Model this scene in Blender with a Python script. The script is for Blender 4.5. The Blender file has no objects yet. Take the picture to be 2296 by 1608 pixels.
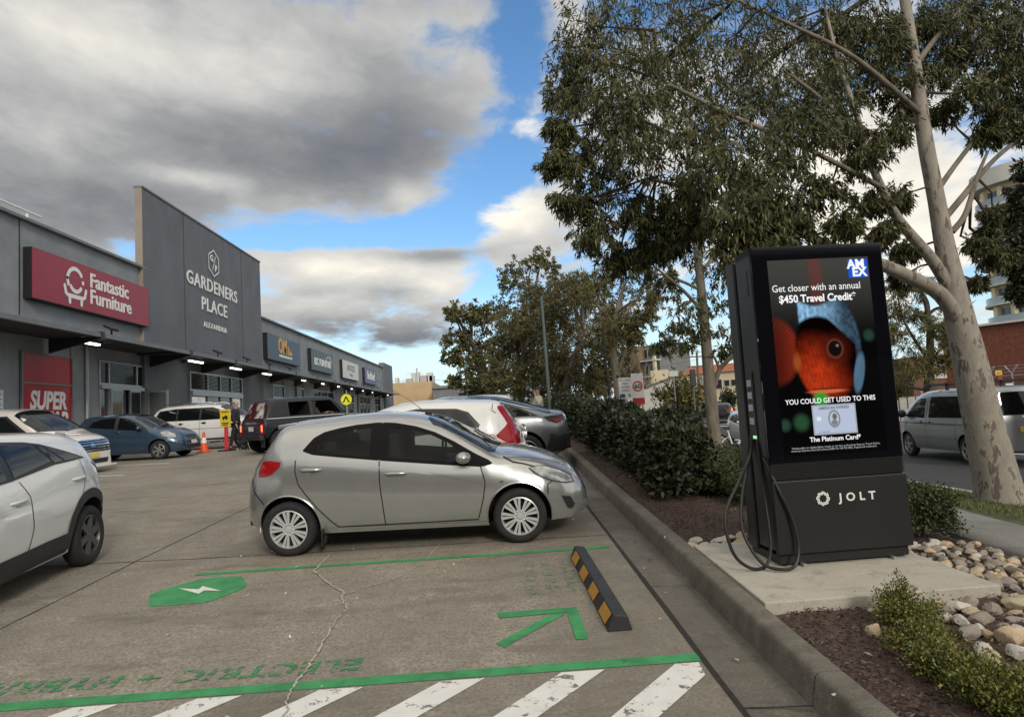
import bpy, bmesh, math, random
import numpy as np
from math import radians as rd, sin, cos, pi, exp, atan2, sqrt
from mathutils import Vector, Matrix, Euler
from mathutils.bvhtree import BVHTree
from mathutils.geometry import delaunay_2d_cdt
random.seed(7); RNG = np.random.default_rng(7)
SC = bpy.context.scene
COL = SC.collection

# ------------------------------------------------------------------ camera
PW, PH, FPX, CAM_H = 2296., 1608., 1498.5, 1.70          # working frame and focal length, eye height above the tarmac
def _rot(yaw, pitch, roll):
    fw = np.array([sin(yaw)*cos(pitch), cos(yaw)*cos(pitch), sin(pitch)])
    r = np.array([cos(yaw), -sin(yaw), 0]); u = np.cross(r, fw)
    return np.array([cos(roll)*r+sin(roll)*u, -sin(roll)*r+cos(roll)*u, -fw])
CR = _rot(rd(1.62), rd(4.66), rd(-3.48))
cam_data = bpy.data.cameras.new('camera'); cam = bpy.data.objects.new('camera', cam_data)
COL.objects.link(cam); SC.camera = cam
cam_data.sensor_width = 36; cam_data.sensor_fit = 'HORIZONTAL'; cam_data.lens = 36*FPX/PW
cam_data.clip_start = .05; cam_data.clip_end = 4000
cam.matrix_world = Matrix(((CR[0][0], CR[1][0], CR[2][0], 0), (CR[0][1], CR[1][1], CR[2][1], 0), (CR[0][2], CR[1][2], CR[2][2], CAM_H), (0, 0, 0, 1)))
def ray(x, y): return CR.T @ np.array([(x-PW/2)/FPX, -(y-PH/2)/FPX, -1.])
def at(x, y, depth):                                       # a place seen at (x, y), that many metres down the street
    d = ray(x, y); p = d*(depth/d[1]); return Vector((p[0], p[1], p[2]+CAM_H))

# ------------------------------------------------------------------ world: sky with clouds, weak low sun
SUN_EL, SUN_AZ = rd(26), rd(160)                            # azimuth from +Y clockwise: the sun is low behind the viewer
world = bpy.data.worlds.new('World'); SC.world = world; world.use_nodes = True
WT = world.node_tree; WT.nodes.clear()
def wn(t, **k):
    n = WT.nodes.new(t)
    for a, b in k.items(): setattr(n, a, b)
    return n
def wl(a, b): WT.links.new(a, b)
def wm(op, a, b=None, c=None):
    n = wn('ShaderNodeMath', operation=op)
    for i, v in enumerate((a, b, c)):
        if v is None: continue
        if isinstance(v, (int, float)): n.inputs[i].default_value = v
        else: wl(v, n.inputs[i])
    return n.outputs[0]
def wmix(f, a, b):
    n = wn('ShaderNodeMix', data_type='RGBA')
    for i, v in ((0, f), (6, a), (7, b)):
        if isinstance(v, (int, float)): n.inputs[i].default_value = v
        elif isinstance(v, tuple): n.inputs[i].default_value = (*v, 1)
        else: wl(v, n.inputs[i])
    return n.outputs[2]
def wsm(v, lo, hi):
    n = wn('ShaderNodeMapRange', interpolation_type='SMOOTHSTEP'); wl(v, n.inputs[0])
    n.inputs[1].default_value = lo; n.inputs[2].default_value = hi
    return n.outputs[0]
tc = wn('ShaderNodeTexCoord'); sep = wn('ShaderNodeSeparateXYZ'); wl(tc.outputs['Generated'], sep.inputs[0])
AZ = wm('ARCTAN2', sep.outputs[0], sep.outputs[1]); EL = wm('ARCSINE', sep.outputs[2])
ELp = wm('MAXIMUM', EL, 0.0)
sky = wn('ShaderNodeTexSky'); sky.sky_type = 'NISHITA'; sky.sun_disc = False
sky.sun_elevation = SUN_EL; sky.sun_rotation = SUN_AZ; sky.air_density = 1.0; sky.dust_density = .6; sky.ozone_density = 2.2
hs = wn('ShaderNodeHueSaturation'); hs.inputs['Saturation'].default_value = 1.18; hs.inputs['Value'].default_value = 1.55
wl(sky.outputs[0], hs.inputs['Color'])
# domain for cloud noise: clouds flatten towards the horizon
den = wm('ADD', ELp, .16)
ux = wm('DIVIDE', AZ, wm('ADD', wm('MULTIPLY', ELp, .55), .5)); uy = wm('LOGARITHM', den, 2.0)
cv = wn('ShaderNodeCombineXYZ'); wl(ux, cv.inputs[0]); wl(uy, cv.inputs[1])
def noise(scale, detail=7, rough=.55, dist=0., off=(0, 0, 0)):
    mp = wn('ShaderNodeMapping'); wl(cv.outputs[0], mp.inputs[0]); mp.inputs['Location'].default_value = off
    n = wn('ShaderNodeTexNoise'); n.inputs['Scale'].default_value = scale; n.inputs['Detail'].default_value = detail
    n.inputs['Roughness'].default_value = rough; n.inputs['Distortion'].default_value = dist
    wl(mp.outputs[0], n.inputs['Vector']); return n.outputs[0]
N1 = noise(4.5, 9, .58, .25, (3.1, 1.7, 0)); N2 = noise(2.0, 6, .5, .1, (8.3, 4.1, 0)); N3 = noise(11, 6, .6, .3, (1.3, 9.1, 0)); N4 = noise(3.2, 8, .52, .3, (5.5, 2.2, 3))
def azel(x, y):
    d = ray(x, y); d = d/np.linalg.norm(d); return math.atan2(d[0], d[1]), math.asin(d[2])
def blob(x, y, rx, ry, w):                                  # soft patch of sky round a direction, radii in radians
    a, e = azel(x, y)
    dx = wm('DIVIDE', wm('SUBTRACT', AZ, a), rx/FPX); dy = wm('DIVIDE', wm('SUBTRACT', EL, e), ry/FPX)
    q = wm('ADD', wm('MULTIPLY', dx, dx), wm('MULTIPLY', dy, dy))
    return wm('MULTIPLY', wm('EXPONENT', wm('MULTIPLY', q, -1.0)), w)
def bsum(lst, base):
    s = base
    for b in lst: s = wm('ADD', s, blob(*b))
    return s
# cloud cover: positive patches are cloud, negative ones open sky
cover = bsum([(360, 110, 600, 340, .50), (-250, 250, 500, 420, .4), (840, 210, 240, 180, .34), (640, 395, 330, 60, .24), (200, 480, 380, 90, .26), (1040, 40, 60, 80, .15),
              (800, 640, 250, 75, .50), (985, 660, 80, 50, .24), (900, 752, 180, 30, .36), (680, 710, 140, 40, .2), (1180, 520, 110, 80, .48), (1100, 495, 60, 26, .24), (1190, 290, 50, 26, .36), (1280, 10, 60, 70, .40),
              (1480, 330, 160, 200, .25), (1900, 480, 500, 300, .36), (2150, 420, 200, 140, .3), (930, 838, 50, 12, .28), (985, 572, 110, 18, .28), (900, 450, 60, 40, .20), (1040, 270, 60, 110, .12),
              (1165, 150, 50, 170, -.56), (1085, 430, 80, 60, -.50), (980, 490, 90, 36, -.50), (830, 528, 230, 26, -.80), (560, 540, 90, 20, -.4), (285, 560, 46, 26, -.55), (640, 560, 70, 14, -.24), (830, 815, 300, 24, -.42), (1085, 625, 40, 60, -.40), (1140, 350, 50, 60, -.34),
              (600, 790, 160, 24, -.3), (1640, 680, 160, 100, -.25), (2230, 640, 170, 60, -.3), (2250, 320, 60, 90, -.25), (1020, 780, 60, 30, -.2)], -.14)
dens = wm('ADD', cover, wm('ADD', wm('MULTIPLY', wm('SUBTRACT', N1, .5), 1.5), wm('MULTIPLY', wm('SUBTRACT', N3, .5), .8)))
dens = wm('ADD', dens, wm('MULTIPLY', wsm(wm('ABSOLUTE', AZ), 1.0, 1.7), .40))      # behind the viewer and overhead: mostly cloud
dens = wm('ADD', dens, wm('MULTIPLY', wsm(EL, .62, 1.0), .40))
alpha = wsm(dens, -.18, .32)
# cloud brightness: grey bases, warm white sunlit tops
lit = bsum([(800, 600, 250, 36, .46), (740, 665, 180, 34, .24), (1000, 640, 80, 36, .28), (1140, 480, 110, 50, .42), (1190, 290, 60, 30, .4), (60, 290, 120, 40, .14), (60, 50, 180, 80, .12), (330, 110, 300, 70, .16), (440, 400, 110, 20, .34), (540, 470, 30, 50, .12),
            (905, 440, 50, 24, .32), (1900, 520, 500, 300, .5), (1290, 30, 80, 60, .2), (900, 840, 120, 16, .2), (600, 190, 260, 50, .08), (700, 600, 60, 30, .1),
            (790, 350, 280, 75, -.30), (880, 250, 150, 110, -.14), (560, 310, 260, 80, -.06), (150, 120, 300, 100, .08), (620, 390, 180, 40, -.10), (900, 765, 190, 30, -.46), (740, 735, 130, 20, -.22), (700, 655, 60, 16, -.16), (880, 660, 70, 16, -.14), (980, 575, 110, 18, -.30), (870, 440, 90, 22, -.06), (200, 420, 200, 40, -.06), (1050, 720, 50, 40, -.15), (120, 480, 320, 70, -.16), (330, 480, 160, 60, -.12)], .50)
lit = wm('ADD', lit, wm('ADD', wm('MULTIPLY', wm('SUBTRACT', N2, .5), .30), wm('ADD', wm('MULTIPLY', wm('SUBTRACT', N4, .5), .42), wm('MULTIPLY', wm('SUBTRACT', N3, .5), .36))))
lit = wm('ADD', lit, wm('MULTIPLY', wsm(wm('ABSOLUTE', AZ), 1.1, 2.2), .45))
lit = wm('ADD', lit, wm('MULTIPLY', wsm(EL, .62, 1.1), .34))
thin = wsm(dens, .40, .05)
lit = wm('ADD', lit, wm('MULTIPLY', thin, .10))
cr = wn('ShaderNodeValToRGB'); wl(lit, cr.inputs[0])
els = cr.color_ramp.elements
els[0].position = 0.0; els[0].color = (.15, .165, .195, 1); els[1].position = 1.0; els[1].color = (.98, .92, .80, 1)
for p, c in ((.22, (.22, .228, .245)), (.42, (.335, .34, .345)), (.62, (.52, .52, .51)), (.84, (.74, .715, .655))):
    e = els.new(p); e.color = (*c, 1)
cl = wn('ShaderNodeVectorMath', operation='SCALE'); wl(cr.outputs[0], cl.inputs[0]); cl.inputs[3].default_value = 10.0
hz = wmix(wsm(EL, .20, -.02), hs.outputs[0], (6.6, 8.3, 9.0))
final = wmix(alpha, hz, cl.outputs[0])
bg = wn('ShaderNodeBackground'); bg.inputs['Strength'].default_value = .1; wl(final, bg.inputs[0])
wo = wn('ShaderNodeOutputWorld'); wl(bg.outputs[0], wo.inputs[0])
sun_d = bpy.data.lights.new('sun', 'SUN'); sun_d.energy = 1.5; sun_d.angle = rd(12); sun_d.color = (1, .93, .83)
sun = bpy.data.objects.new('sun', sun_d); COL.objects.link(sun)
sdir = Vector((sin(SUN_AZ)*cos(SUN_EL), cos(SUN_AZ)*cos(SUN_EL), sin(SUN_EL)))
sun.rotation_euler = sdir.to_track_quat('Z', 'Y').to_euler()
vs = SC.view_settings; vs.view_transform = 'Standard'; vs.look = 'None'; vs.exposure = .16; vs.gamma = 1; vs.use_curve_mapping = False

# ------------------------------------------------------------------ materials
MATS = {}
def mat(name, col=(.5, .5, .5), rough=.6, metal=0., var=0., scale=8., bump=0., bscale=None, coat=0., spec=.5, col2=None, emit=None, estr=1., thr=(.35, .65), wear=None, wscale=14, detail=6, alpha_wear=0., stretch=None, attr=None, trans=0.):
    if name in MATS: return MATS[name]
    m = bpy.data.materials.new(name); m.use_nodes = True; t = m.node_tree; b = t.nodes['Principled BSDF']
    def put(k, v):
        if k in b.inputs: b.inputs[k].default_value = v
    put('Base Color', (*col, 1)); put('Roughness', rough); put('Metallic', metal); put('Coat Weight', coat); put('Coat Roughness', .04); put('Specular IOR Level', spec)
    if trans: put('Transmission Weight', trans)
    tcn = t.nodes.new('ShaderNodeTexCoord'); vec = tcn.outputs['Object']
    if stretch:
        mp = t.nodes.new('ShaderNodeMapping'); mp.inputs['Scale'].default_value = stretch; t.links.new(vec, mp.inputs[0]); vec = mp.outputs[0]
    colout = None
    if attr:
        a = t.nodes.new('ShaderNodeAttribute'); a.attribute_name = attr; colout = a.outputs['Color']
    if var or col2:
        n = t.nodes.new('ShaderNodeTexNoise'); n.inputs['Scale'].default_value = scale; n.inputs['Detail'].default_value = detail; n.inputs['Roughness'].default_value = .62
        t.links.new(vec, n.inputs['Vector'])
        r = t.nodes.new('ShaderNodeMapRange'); r.inputs[1].default_value = thr[0]; r.inputs[2].default_value = thr[1]; t.links.new(n.outputs[0], r.inputs[0])
        mx = t.nodes.new('ShaderNodeMix'); mx.data_type = 'RGBA'
        c2 = col2 if col2 else tuple(min(1, c*(1+var)) for c in col); c1 = col if col2 else tuple(c*(1-var) for c in col)
        mx.inputs[6].default_value = (*c1, 1); mx.inputs[7].default_value = (*c2, 1); t.links.new(r.outputs[0], mx.inputs[0]); 
        if colout:
            m2 = t.nodes.new('ShaderNodeMix'); m2.data_type = 'RGBA'; m2.blend_type = 'MULTIPLY'; m2.inputs[0].default_value = 1
            t.links.new(colout, m2.inputs[6]); t.links.new(mx.outputs[2], m2.inputs[7]); colout = m2.outputs[2]
        else: colout = mx.outputs[2]
    if wear:                                               # patches of another colour: stains, chips, dirt
        n = t.nodes.new('ShaderNodeTexNoise'); n.inputs['Scale'].default_value = wscale; n.inputs['Detail'].default_value = 8; n.inputs['Roughness'].default_value = .7
        t.links.new(vec, n.inputs['Vector'])
        r = t.nodes.new('ShaderNodeMapRange'); r.inputs[1].default_value = wear[1]; r.inputs[2].default_value = wear[2]; t.links.new(n.outputs[0], r.inputs[0])
        mx = t.nodes.new('ShaderNodeMix'); mx.data_type = 'RGBA'; mx.inputs[6].default_value = (*col, 1); mx.inputs[7].default_value = (*wear[0], 1)
        if colout: t.links.new(colout, mx.inputs[6])
        t.links.new(r.outputs[0], mx.inputs[0]); colout = mx.outputs[2]
    if colout: t.links.new(colout, b.inputs['Base Color'])
    if bump:
        n = t.nodes.new('ShaderNodeTexNoise'); n.inputs['Scale'].default_value = bscale or scale*3; n.inputs['Detail'].default_value = 5; t.links.new(vec, n.inputs['Vector'])
        bp = t.nodes.new('ShaderNodeBump'); bp.inputs['Strength'].default_value = bump; bp.inputs['Distance'].default_value = .02
        t.links.new(n.outputs[0], bp.inputs['Height']); t.links.new(bp.outputs[0], b.inputs['Normal'])
    if emit:
        put('Emission Color', (*emit, 1)); put('Emission Strength', estr)
        if attr: t.links.new(colout, b.inputs['Emission Color'])
    if alpha_wear:                                         # worn paint: bare patches really are bare
        n = t.nodes.new('ShaderNodeTexNoise'); n.inputs['Scale'].default_value = wscale; n.inputs['Detail'].default_value = 9; n.inputs['Roughness'].default_value = .72
        t.links.new(vec, n.inputs['Vector'])
        r = t.nodes.new('ShaderNodeMapRange'); r.inputs[1].default_value = alpha_wear-.03; r.inputs[2].default_value = alpha_wear+.03
        t.links.new(n.outputs[0], r.inputs[0]); t.links.new(r.outputs[0], b.inputs['Alpha'])
    MATS[name] = m; return m

# ------------------------------------------------------------------ object helpers
def tag(o, label=None, cat=None, group=None, kind=None):
    for k, v in (('label', label), ('category', cat), ('group', group), ('kind', kind)):
        if v: o[k] = v
    return o
def thing(name, label, cat, loc=(0, 0, 0), rz=0., group=None, rot=None):
    o = bpy.data.objects.new(name, None); COL.objects.link(o); o.empty_display_size = .2
    o.location = loc; o.rotation_euler = rot if rot is not None else (0, 0, rz)
    return tag(o, label, cat, group)
def sub(name, parent, loc=(0, 0, 0), rot=(0, 0, 0)):
    o = bpy.data.objects.new(name, None); COL.objects.link(o); o.parent = parent; o.location = loc; o.rotation_euler = rot; return o
def link(name, me, parent=None, loc=None, rot=None):
    o = bpy.data.objects.new(name, me); COL.objects.link(o)
    if parent: o.parent = parent
    if loc is not None: o.location = loc
    if rot is not None: o.rotation_euler = rot
    return o
class MB:                                                  # mesh builder: several shapes become one mesh
    def __init__(s): s.v = []; s.f = []; s.m = []
    def add(s, vs_, fs, mi=0):
        o = len(s.v); s.v += [tuple(v) for v in vs_]; s.f += [tuple(i+o for i in f) for f in fs]; s.m += [mi]*len(fs); return s
    def box(s, c, d, mi=0, rz=0., rot=None):
        x, y, z = d[0]/2, d[1]/2, d[2]/2
        R = rot if rot is not None else Matrix.Rotation(rz, 3, 'Z')
        pts = [Vector(c)+R @ Vector(p) for p in ((-x, -y, -z), (x, -y, -z), (x, y, -z), (-x, y, -z), (-x, -y, z), (x, -y, z), (x, y, z), (-x, y, z))]
        return s.add(pts, [(0, 3, 2, 1), (4, 5, 6, 7), (0, 1, 5, 4), (1, 2, 6, 5), (2, 3, 7, 6), (3, 0, 4, 7)], mi)
    def bar(s, a, b, w, h, mi=0):
        a, b = Vector(a), Vector(b); d = b-a; q = d.to_track_quat('X', 'Z').to_matrix()
        return s.box((a+b)/2, (d.length, w, h), mi, rot=q)
    def tube(s, pts, rad, n=8, mi=0, cap=True):
        pts = [Vector(p) for p in pts]; k = len(pts); R = rad if isinstance(rad, (list, tuple)) else [rad]*k
        vs_, fs = [], []; up = None
        for i, p in enumerate(pts):
            t = (pts[min(i+1, k-1)]-pts[max(i-1, 0)]).normalized()
            if up is None:
                up = Vector((0, 0, 1)) if abs(t.z) < .9 else Vector((1, 0, 0))
            a = t.cross(up); a = a.normalized() if a.length > 1e-5 else Vector((1, 0, 0)); b = a.cross(t).normalized(); up = b
            for j in range(n):
                th = 2*pi*j/n; vs_.append(p+a*(cos(th)*R[i])+b*(sin(th)*R[i]))
        for i in range(k-1):
            for j in range(n): fs.append((i*n+j, i*n+(j+1) % n, (i+1)*n+(j+1) % n, (i+1)*n+j))
        if cap: fs += [tuple(range(n))[::-1], tuple(range((k-1)*n, k*n))]
        return s.add(vs_, fs, mi)
    def lathe(s, prof, n=24, mi=0, axis='Z', c=(0, 0, 0), close=False):
        vs_, fs = [], []; k = len(prof)
        for r, h in prof:
            for j in range(n):
                th = 2*pi*j/n; p = (r*cos(th), r*sin(th), h)
                if axis == 'Y': p = (p[0], h, p[1])
                if axis == 'X': p = (h, p[0], p[1])
                vs_.append(Vector(p)+Vector(c))
        K = k if close else k-1
        for i in range(K):
            for j in range(n):
                i2 = (i+1) % k; fs.append((i*n+j, i*n+(j+1) % n, i2*n+(j+1) % n, i2*n+j))
        return s.add(vs_, fs, mi)
    def prism(s, poly, d, mi=0):                            # poly: list of 3-d points, extruded by vector d
        n = len(poly); d = Vector(d); vs_ = [Vector(p) for p in poly]+[Vector(p)+d for p in poly]
        fs = [tuple(range(n))[::-1], tuple(range(n, 2*n))]+[(i, (i+1) % n, n+(i+1) % n, n+i) for i in range(n)]
        return s.add(vs_, fs, mi)
    def ball(s, c, r, n=10, m=7, mi=0, rot=None):
        r = r if isinstance(r, (tuple, list)) else (r, r, r); vs_, fs = [], []; c = Vector(c)
        for i in range(m+1):
            ph = -pi/2+pi*i/m
            for j in range(n):
                th = 2*pi*j/n; p = Vector((r[0]*cos(ph)*cos(th), r[1]*cos(ph)*sin(th), r[2]*sin(ph)))
                vs_.append(c+(rot @ p if rot is not None else p))
        for i in range(m):
            for j in range(n): fs.append((i*n+j, i*n+(j+1) % n, (i+1)*n+(j+1) % n, (i+1)*n+j))
        return s.add(vs_, fs, mi)
    def mesh(s, name, mats, smooth=False, angle=35, merge=0.):
        me = bpy.data.meshes.new(name); me.from_pydata([tuple(v) for v in s.v], [], s.f)
        for m in (mats if isinstance(mats, (list, tuple)) else [mats]): me.materials.append(m)
        me.polygons.foreach_set('material_index', s.m)
        b = bmesh.new(); b.from_mesh(me)
        if merge: bmesh.ops.remove_doubles(b, verts=b.verts, dist=merge)
        bmesh.ops.recalc_face_normals(b, faces=b.faces); b.to_mesh(me); b.free()
        if smooth:
            me.polygons.foreach_set('use_smooth', [True]*len(me.polygons)); me.set_sharp_from_angle(angle=rd(angle))
        return me
    def build(s, name, mats, parent=None, smooth=False, angle=35, bevel=0., loc=None, rot=None, merge=0.):
        o = link(name, s.mesh(name, mats, smooth, angle, merge), parent, loc, rot)
        if bevel:
            md = o.modifiers.new('bevel', 'BEVEL'); md.width = bevel; md.segments = 2; md.limit_method = 'ANGLE'; md.angle_limit = rd(40)
            md.harden_normals = False
        return o
def fast_mesh(name, verts, faces_n, nper, mats, smooth=False, midx=None):   # verts (N,3) array; faces: (M,nper) index array
    me = bpy.data.meshes.new(name); V = np.asarray(verts, np.float32); F = np.asarray(faces_n, np.int32)
    me.vertices.add(len(V)); me.vertices.foreach_set('co', V.ravel())
    me.loops.add(F.size); me.loops.foreach_set('vertex_index', F.ravel())
    me.polygons.add(len(F)); me.polygons.foreach_set('loop_start', np.arange(0, F.size, nper, dtype=np.int32))
    for m in (mats if isinstance(mats, (list, tuple)) else [mats]): me.materials.append(m)
    if midx is not None: me.polygons.foreach_set('material_index', np.asarray(midx, np.int32))
    if smooth: me.polygons.foreach_set('use_smooth', np.ones(len(F), bool))
    me.update(calc_edges=True); me.validate(); return me
def copy_tree(o, parent=None):
    c = o.copy(); COL.objects.link(c)
    if parent: c.parent = parent
    for ch in list(o.children): copy_tree(ch, c)
    return c
_tc = {}
def text_geo(txt, size, ext, bold=0., align='CENTER', spacing=1., shear=0., xscale=1.):
    cu = bpy.data.curves.new('text', 'FONT'); cu.body = txt; cu.size = size; cu.extrude = ext; cu.align_x = align; cu.offset = bold; cu.space_character = spacing; cu.shear = shear
    cu.resolution_u = 3
    o = bpy.data.objects.new('text', cu); COL.objects.link(o); dg = bpy.context.evaluated_depsgraph_get()
    me = bpy.data.meshes.new_from_object(o.evaluated_get(dg)); bpy.data.objects.remove(o); bpy.data.curves.remove(cu)
    V = [Vector((v.co.x*xscale, v.co.y, v.co.z)) for v in me.vertices]; F = [tuple(p.vertices) for p in me.polygons]
    bpy.data.meshes.remove(me); return V, F
def add_text(mb, txt, M, size, ext=.002, mi=0, **k):        # letters as geometry; M places their plane (x right, y up, z out)
    V, F = text_geo(txt, size, ext, **k); mb.add([M @ v for v in V], F, mi)
def frame(o, x, y):                                         # matrix from origin, x axis, y axis
    x = Vector(x).normalized(); y = Vector(y).normalized(); z = x.cross(y).normalized(); y = z.cross(x)
    return Matrix(((x.x, y.x, z.x, o[0]), (x.y, y.y, z.y, o[1]), (x.z, y.z, z.z, o[2]), (0, 0, 0, 1)))

# ------------------------------------------------------------------ terrain: the car park climbs away, the road beyond the garden stays level
def sm(a, b, x):
    t = min(1., max(0., (x-a)/(b-a))); return t*t*(3-2*t)
def park(y):
    if y < -6: return -.265
    return .0442*y if y < 18 else .0442*18+.35*(1-exp(-(y-18)/8))
def T(x, y):
    p = park(y)
    if x < 1.6: return p
    k = sm(3, 9.5, x); return (p+.10)*(1-k)-.30*k
def ground_at(x, y, off=0.):                                # where the line of sight (x, y) meets the ground
    d = ray(x, y); t = .5
    while t < 600:
        p = d*t
        if p[2]+CAM_H < T(p[0], p[1])+off: return Vector((p[0], p[1], p[2]+CAM_H))
        t *= 1.004
    return Vector(d*600)
def ground_rot(x, y, yaw):                                  # orientation of something standing on the slope
    e = .6; n = Vector((-(T(x+e, y)-T(x-e, y))/(2*e), -(T(x, y+e)-T(x, y-e))/(2*e), 1)).normalized()
    f = Vector((cos(yaw), sin(yaw), 0)); s = n.cross(f).normalized(); f = s.cross(n)
    return Matrix(((f.x, s.x, n.x), (f.y, s.y, n.y), (f.z, s.z, n.z))).to_euler()
# ------------------------------------------------------------------ ground, car park, kerb, garden bed, footpath, road
def sheet(name, xs, ys, zf, m, kind='structure', jit=0., label=None):
    X, Y = np.meshgrid(xs, ys); V = np.array([(x, y, zf(x, y)+(random.uniform(-jit, jit) if jit else 0)) for x, y in zip(X.ravel(), Y.ravel())])
    nx, ny = len(xs), len(ys); i = np.arange((nx-1)*(ny-1)); a = (i//(nx-1))*nx+i % (nx-1)
    o = link(name, fast_mesh(name, V, np.stack([a, a+1, a+nx+1, a+nx], 1), 4, m, smooth=True)); o['kind'] = kind
    return o
def concrete_mat(name, base, dark, light, spot=160., damp=None, mott=.46, edge=None):
    m = bpy.data.materials.new(name); m.use_nodes = True; t = m.node_tree; b = t.nodes['Principled BSDF']; b.inputs['Roughness'].default_value = .85
    tcn = t.nodes.new('ShaderNodeTexCoord')
    def nz(scale, detail, rough=.6, sc=(1, 1, 1)):
        mp = t.nodes.new('ShaderNodeMapping'); mp.inputs['Scale'].default_value = sc; t.links.new(tcn.outputs['Object'], mp.inputs[0])
        n = t.nodes.new('ShaderNodeTexNoise'); n.inputs['Scale'].default_value = scale; n.inputs['Detail'].default_value = detail; n.inputs['Roughness'].default_value = rough
        t.links.new(mp.outputs[0], n.inputs['Vector']); return n.outputs[0]
    def mr(v, a, c):
        r = t.nodes.new('ShaderNodeMapRange'); r.inputs[1].default_value = a; r.inputs[2].default_value = c; t.links.new(v, r.inputs[0]); return r.outputs[0]
    def mx(f, a, c, bt='MIX', k=None):
        n = t.nodes.new('ShaderNodeMix'); n.data_type = 'RGBA'; n.blend_type = bt
        t.links.new(f, n.inputs[0]) if not isinstance(f, float) else setattr(n.inputs[0], 'default_value', f)
        for i, v in ((6, a), (7, c)):
            if isinstance(v, tuple): n.inputs[i].default_value = (*v, 1)
            else: t.links.new(v, n.inputs[i])
        return n.outputs[2]
    c = mx(mr(nz(.55, 6), .36, .66), dark, base)
    c = mx(mr(nz(2.3, 8, .7), .50, .75), c, light)
    c = mx(mr(nz(spot, 5, .62), .34, .60), tuple(x*mott for x in base), c)
    c = mx(mr(nz(spot*.9, 3, .6), .68, .76), c, tuple(min(1, x*1.3) for x in light))
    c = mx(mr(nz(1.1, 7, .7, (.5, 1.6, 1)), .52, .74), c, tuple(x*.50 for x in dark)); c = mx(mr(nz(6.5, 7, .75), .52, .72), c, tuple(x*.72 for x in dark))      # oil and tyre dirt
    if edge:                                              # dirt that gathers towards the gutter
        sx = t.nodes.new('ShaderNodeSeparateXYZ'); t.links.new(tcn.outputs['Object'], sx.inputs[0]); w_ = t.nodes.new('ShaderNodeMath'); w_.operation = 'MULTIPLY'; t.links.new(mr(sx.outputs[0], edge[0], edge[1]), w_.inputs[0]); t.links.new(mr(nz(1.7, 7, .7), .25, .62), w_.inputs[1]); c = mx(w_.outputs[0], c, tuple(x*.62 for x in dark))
    if damp: c = mx(mr(nz(3.1, 8, .75), .48, .7), c, damp)
    t.links.new(c, b.inputs['Base Color'])
    bp = t.nodes.new('ShaderNodeBump'); bp.inputs['Strength'].default_value = .5; bp.inputs['Distance'].default_value = .006
    t.links.new(nz(spot, 3), bp.inputs['Height']); t.links.new(bp.outputs[0], b.inputs['Normal'])
    return m
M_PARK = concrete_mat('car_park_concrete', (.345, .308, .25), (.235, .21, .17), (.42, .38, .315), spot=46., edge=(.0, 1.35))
M_GUT = concrete_mat('gutter_concrete', (.20, .178, .148), (.145, .13, .108), (.26, .235, .195), spot=85., damp=(.085, .08, .066))
M_KERB = concrete_mat('kerb_concrete', (.235, .208, .168), (.15, .135, .108), (.32, .285, .23), spot=90., damp=(.085, .082, .062))
M_PAD = concrete_mat('pad_concrete', (.50, .465, .395), (.40, .37, .315), (.55, .51, .44), spot=90., mott=.80)
M_ASPH = concrete_mat('asphalt', (.062, .062, .063), (.05, .05, .052), (.08, .08, .08), spot=90.)
M_PATH = concrete_mat('footpath_concrete', (.30, .29, .26), (.22, .21, .19), (.35, .33, .30), spot=60.)
M_GREEN = mat('green_paint', (.045, .265, .092), .7, var=.22, scale=5, wear=((.16, .17, .12), .66, .70), wscale=24, alpha_wear=.365)
M_GREENW = mat('faded_green_paint', (.05, .25, .10), .75, var=.2, scale=5, wscale=26, alpha_wear=.50)
M_GREENF = mat('ghost_green_paint', (.08, .24, .11), .75, var=.2, scale=5, wscale=30, alpha_wear=.56)
M_WHITEP = mat('white_line_paint', (.72, .71, .68), .65, var=.06, scale=6, wscale=13, alpha_wear=.41)
M_WHITEP2 = mat('white_road_paint', (.70, .70, .68), .65, var=.06, scale=6)
M_MULCH = mat('bark_mulch', (.05, .03, .022), .95, scale=70, col2=(.13, .085, .065), bump=1., bscale=60, wear=((.24, .18, .13), .68, .74), wscale=50)
M_GRASSB = mat('grass_soil', (.07, .075, .03), .95, var=.35, scale=9, bump=.4)
M_DARK = mat('joint_dirt', (.025, .022, .018), .95, var=.4, scale=40)
M_EARTH = mat('earth', (.11, .10, .085), .95, var=.3, scale=.6)

def lin(a, b, n): return list(np.linspace(a, b, n))
sheet('far_verge', [33.0, 45, 70, 120], lin(-30, 140, 30), lambda x, y: -.24, M_GRASSB)
sheet('ground', [-700, -300, -120, -60]+lin(-40, 40, 41)+[60, 120, 300, 700], [-400, -100, -30]+lin(-10, 60, 71)+[80, 120, 200, 400, 900, 1500], lambda x, y: T(x, y)-.12, M_EARTH)
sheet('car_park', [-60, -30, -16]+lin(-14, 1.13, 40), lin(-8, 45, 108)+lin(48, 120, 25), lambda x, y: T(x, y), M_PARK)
sheet('gutter', [1.152, 1.25, 1.36, 1.44, 1.51], lin(-8, 45, 108), lambda x, y: park(y)-.012*(x-1.15)/.35-(.012 if x > 1.4 else 0), M_GUT)
M_BED_X = [1.66, 1.8, 2.0, 2.3, 2.6]+lin(2.9, 4.30, 6)
sheet('garden_bed', M_BED_X, lin(-3, 12, 76)+lin(12.6, 45, 40), lambda x, y: T(x, y)-.035+.02*sin(x*5+y*3)*cos(y*4-x), M_MULCH)
sheet('footpath', [4.245]+lin(4.25, 5.62, 5), lin(-8, 60, 120), lambda x, y: T(x, y)+(.004 if x > 4.248 else -.12), M_PATH)
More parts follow.
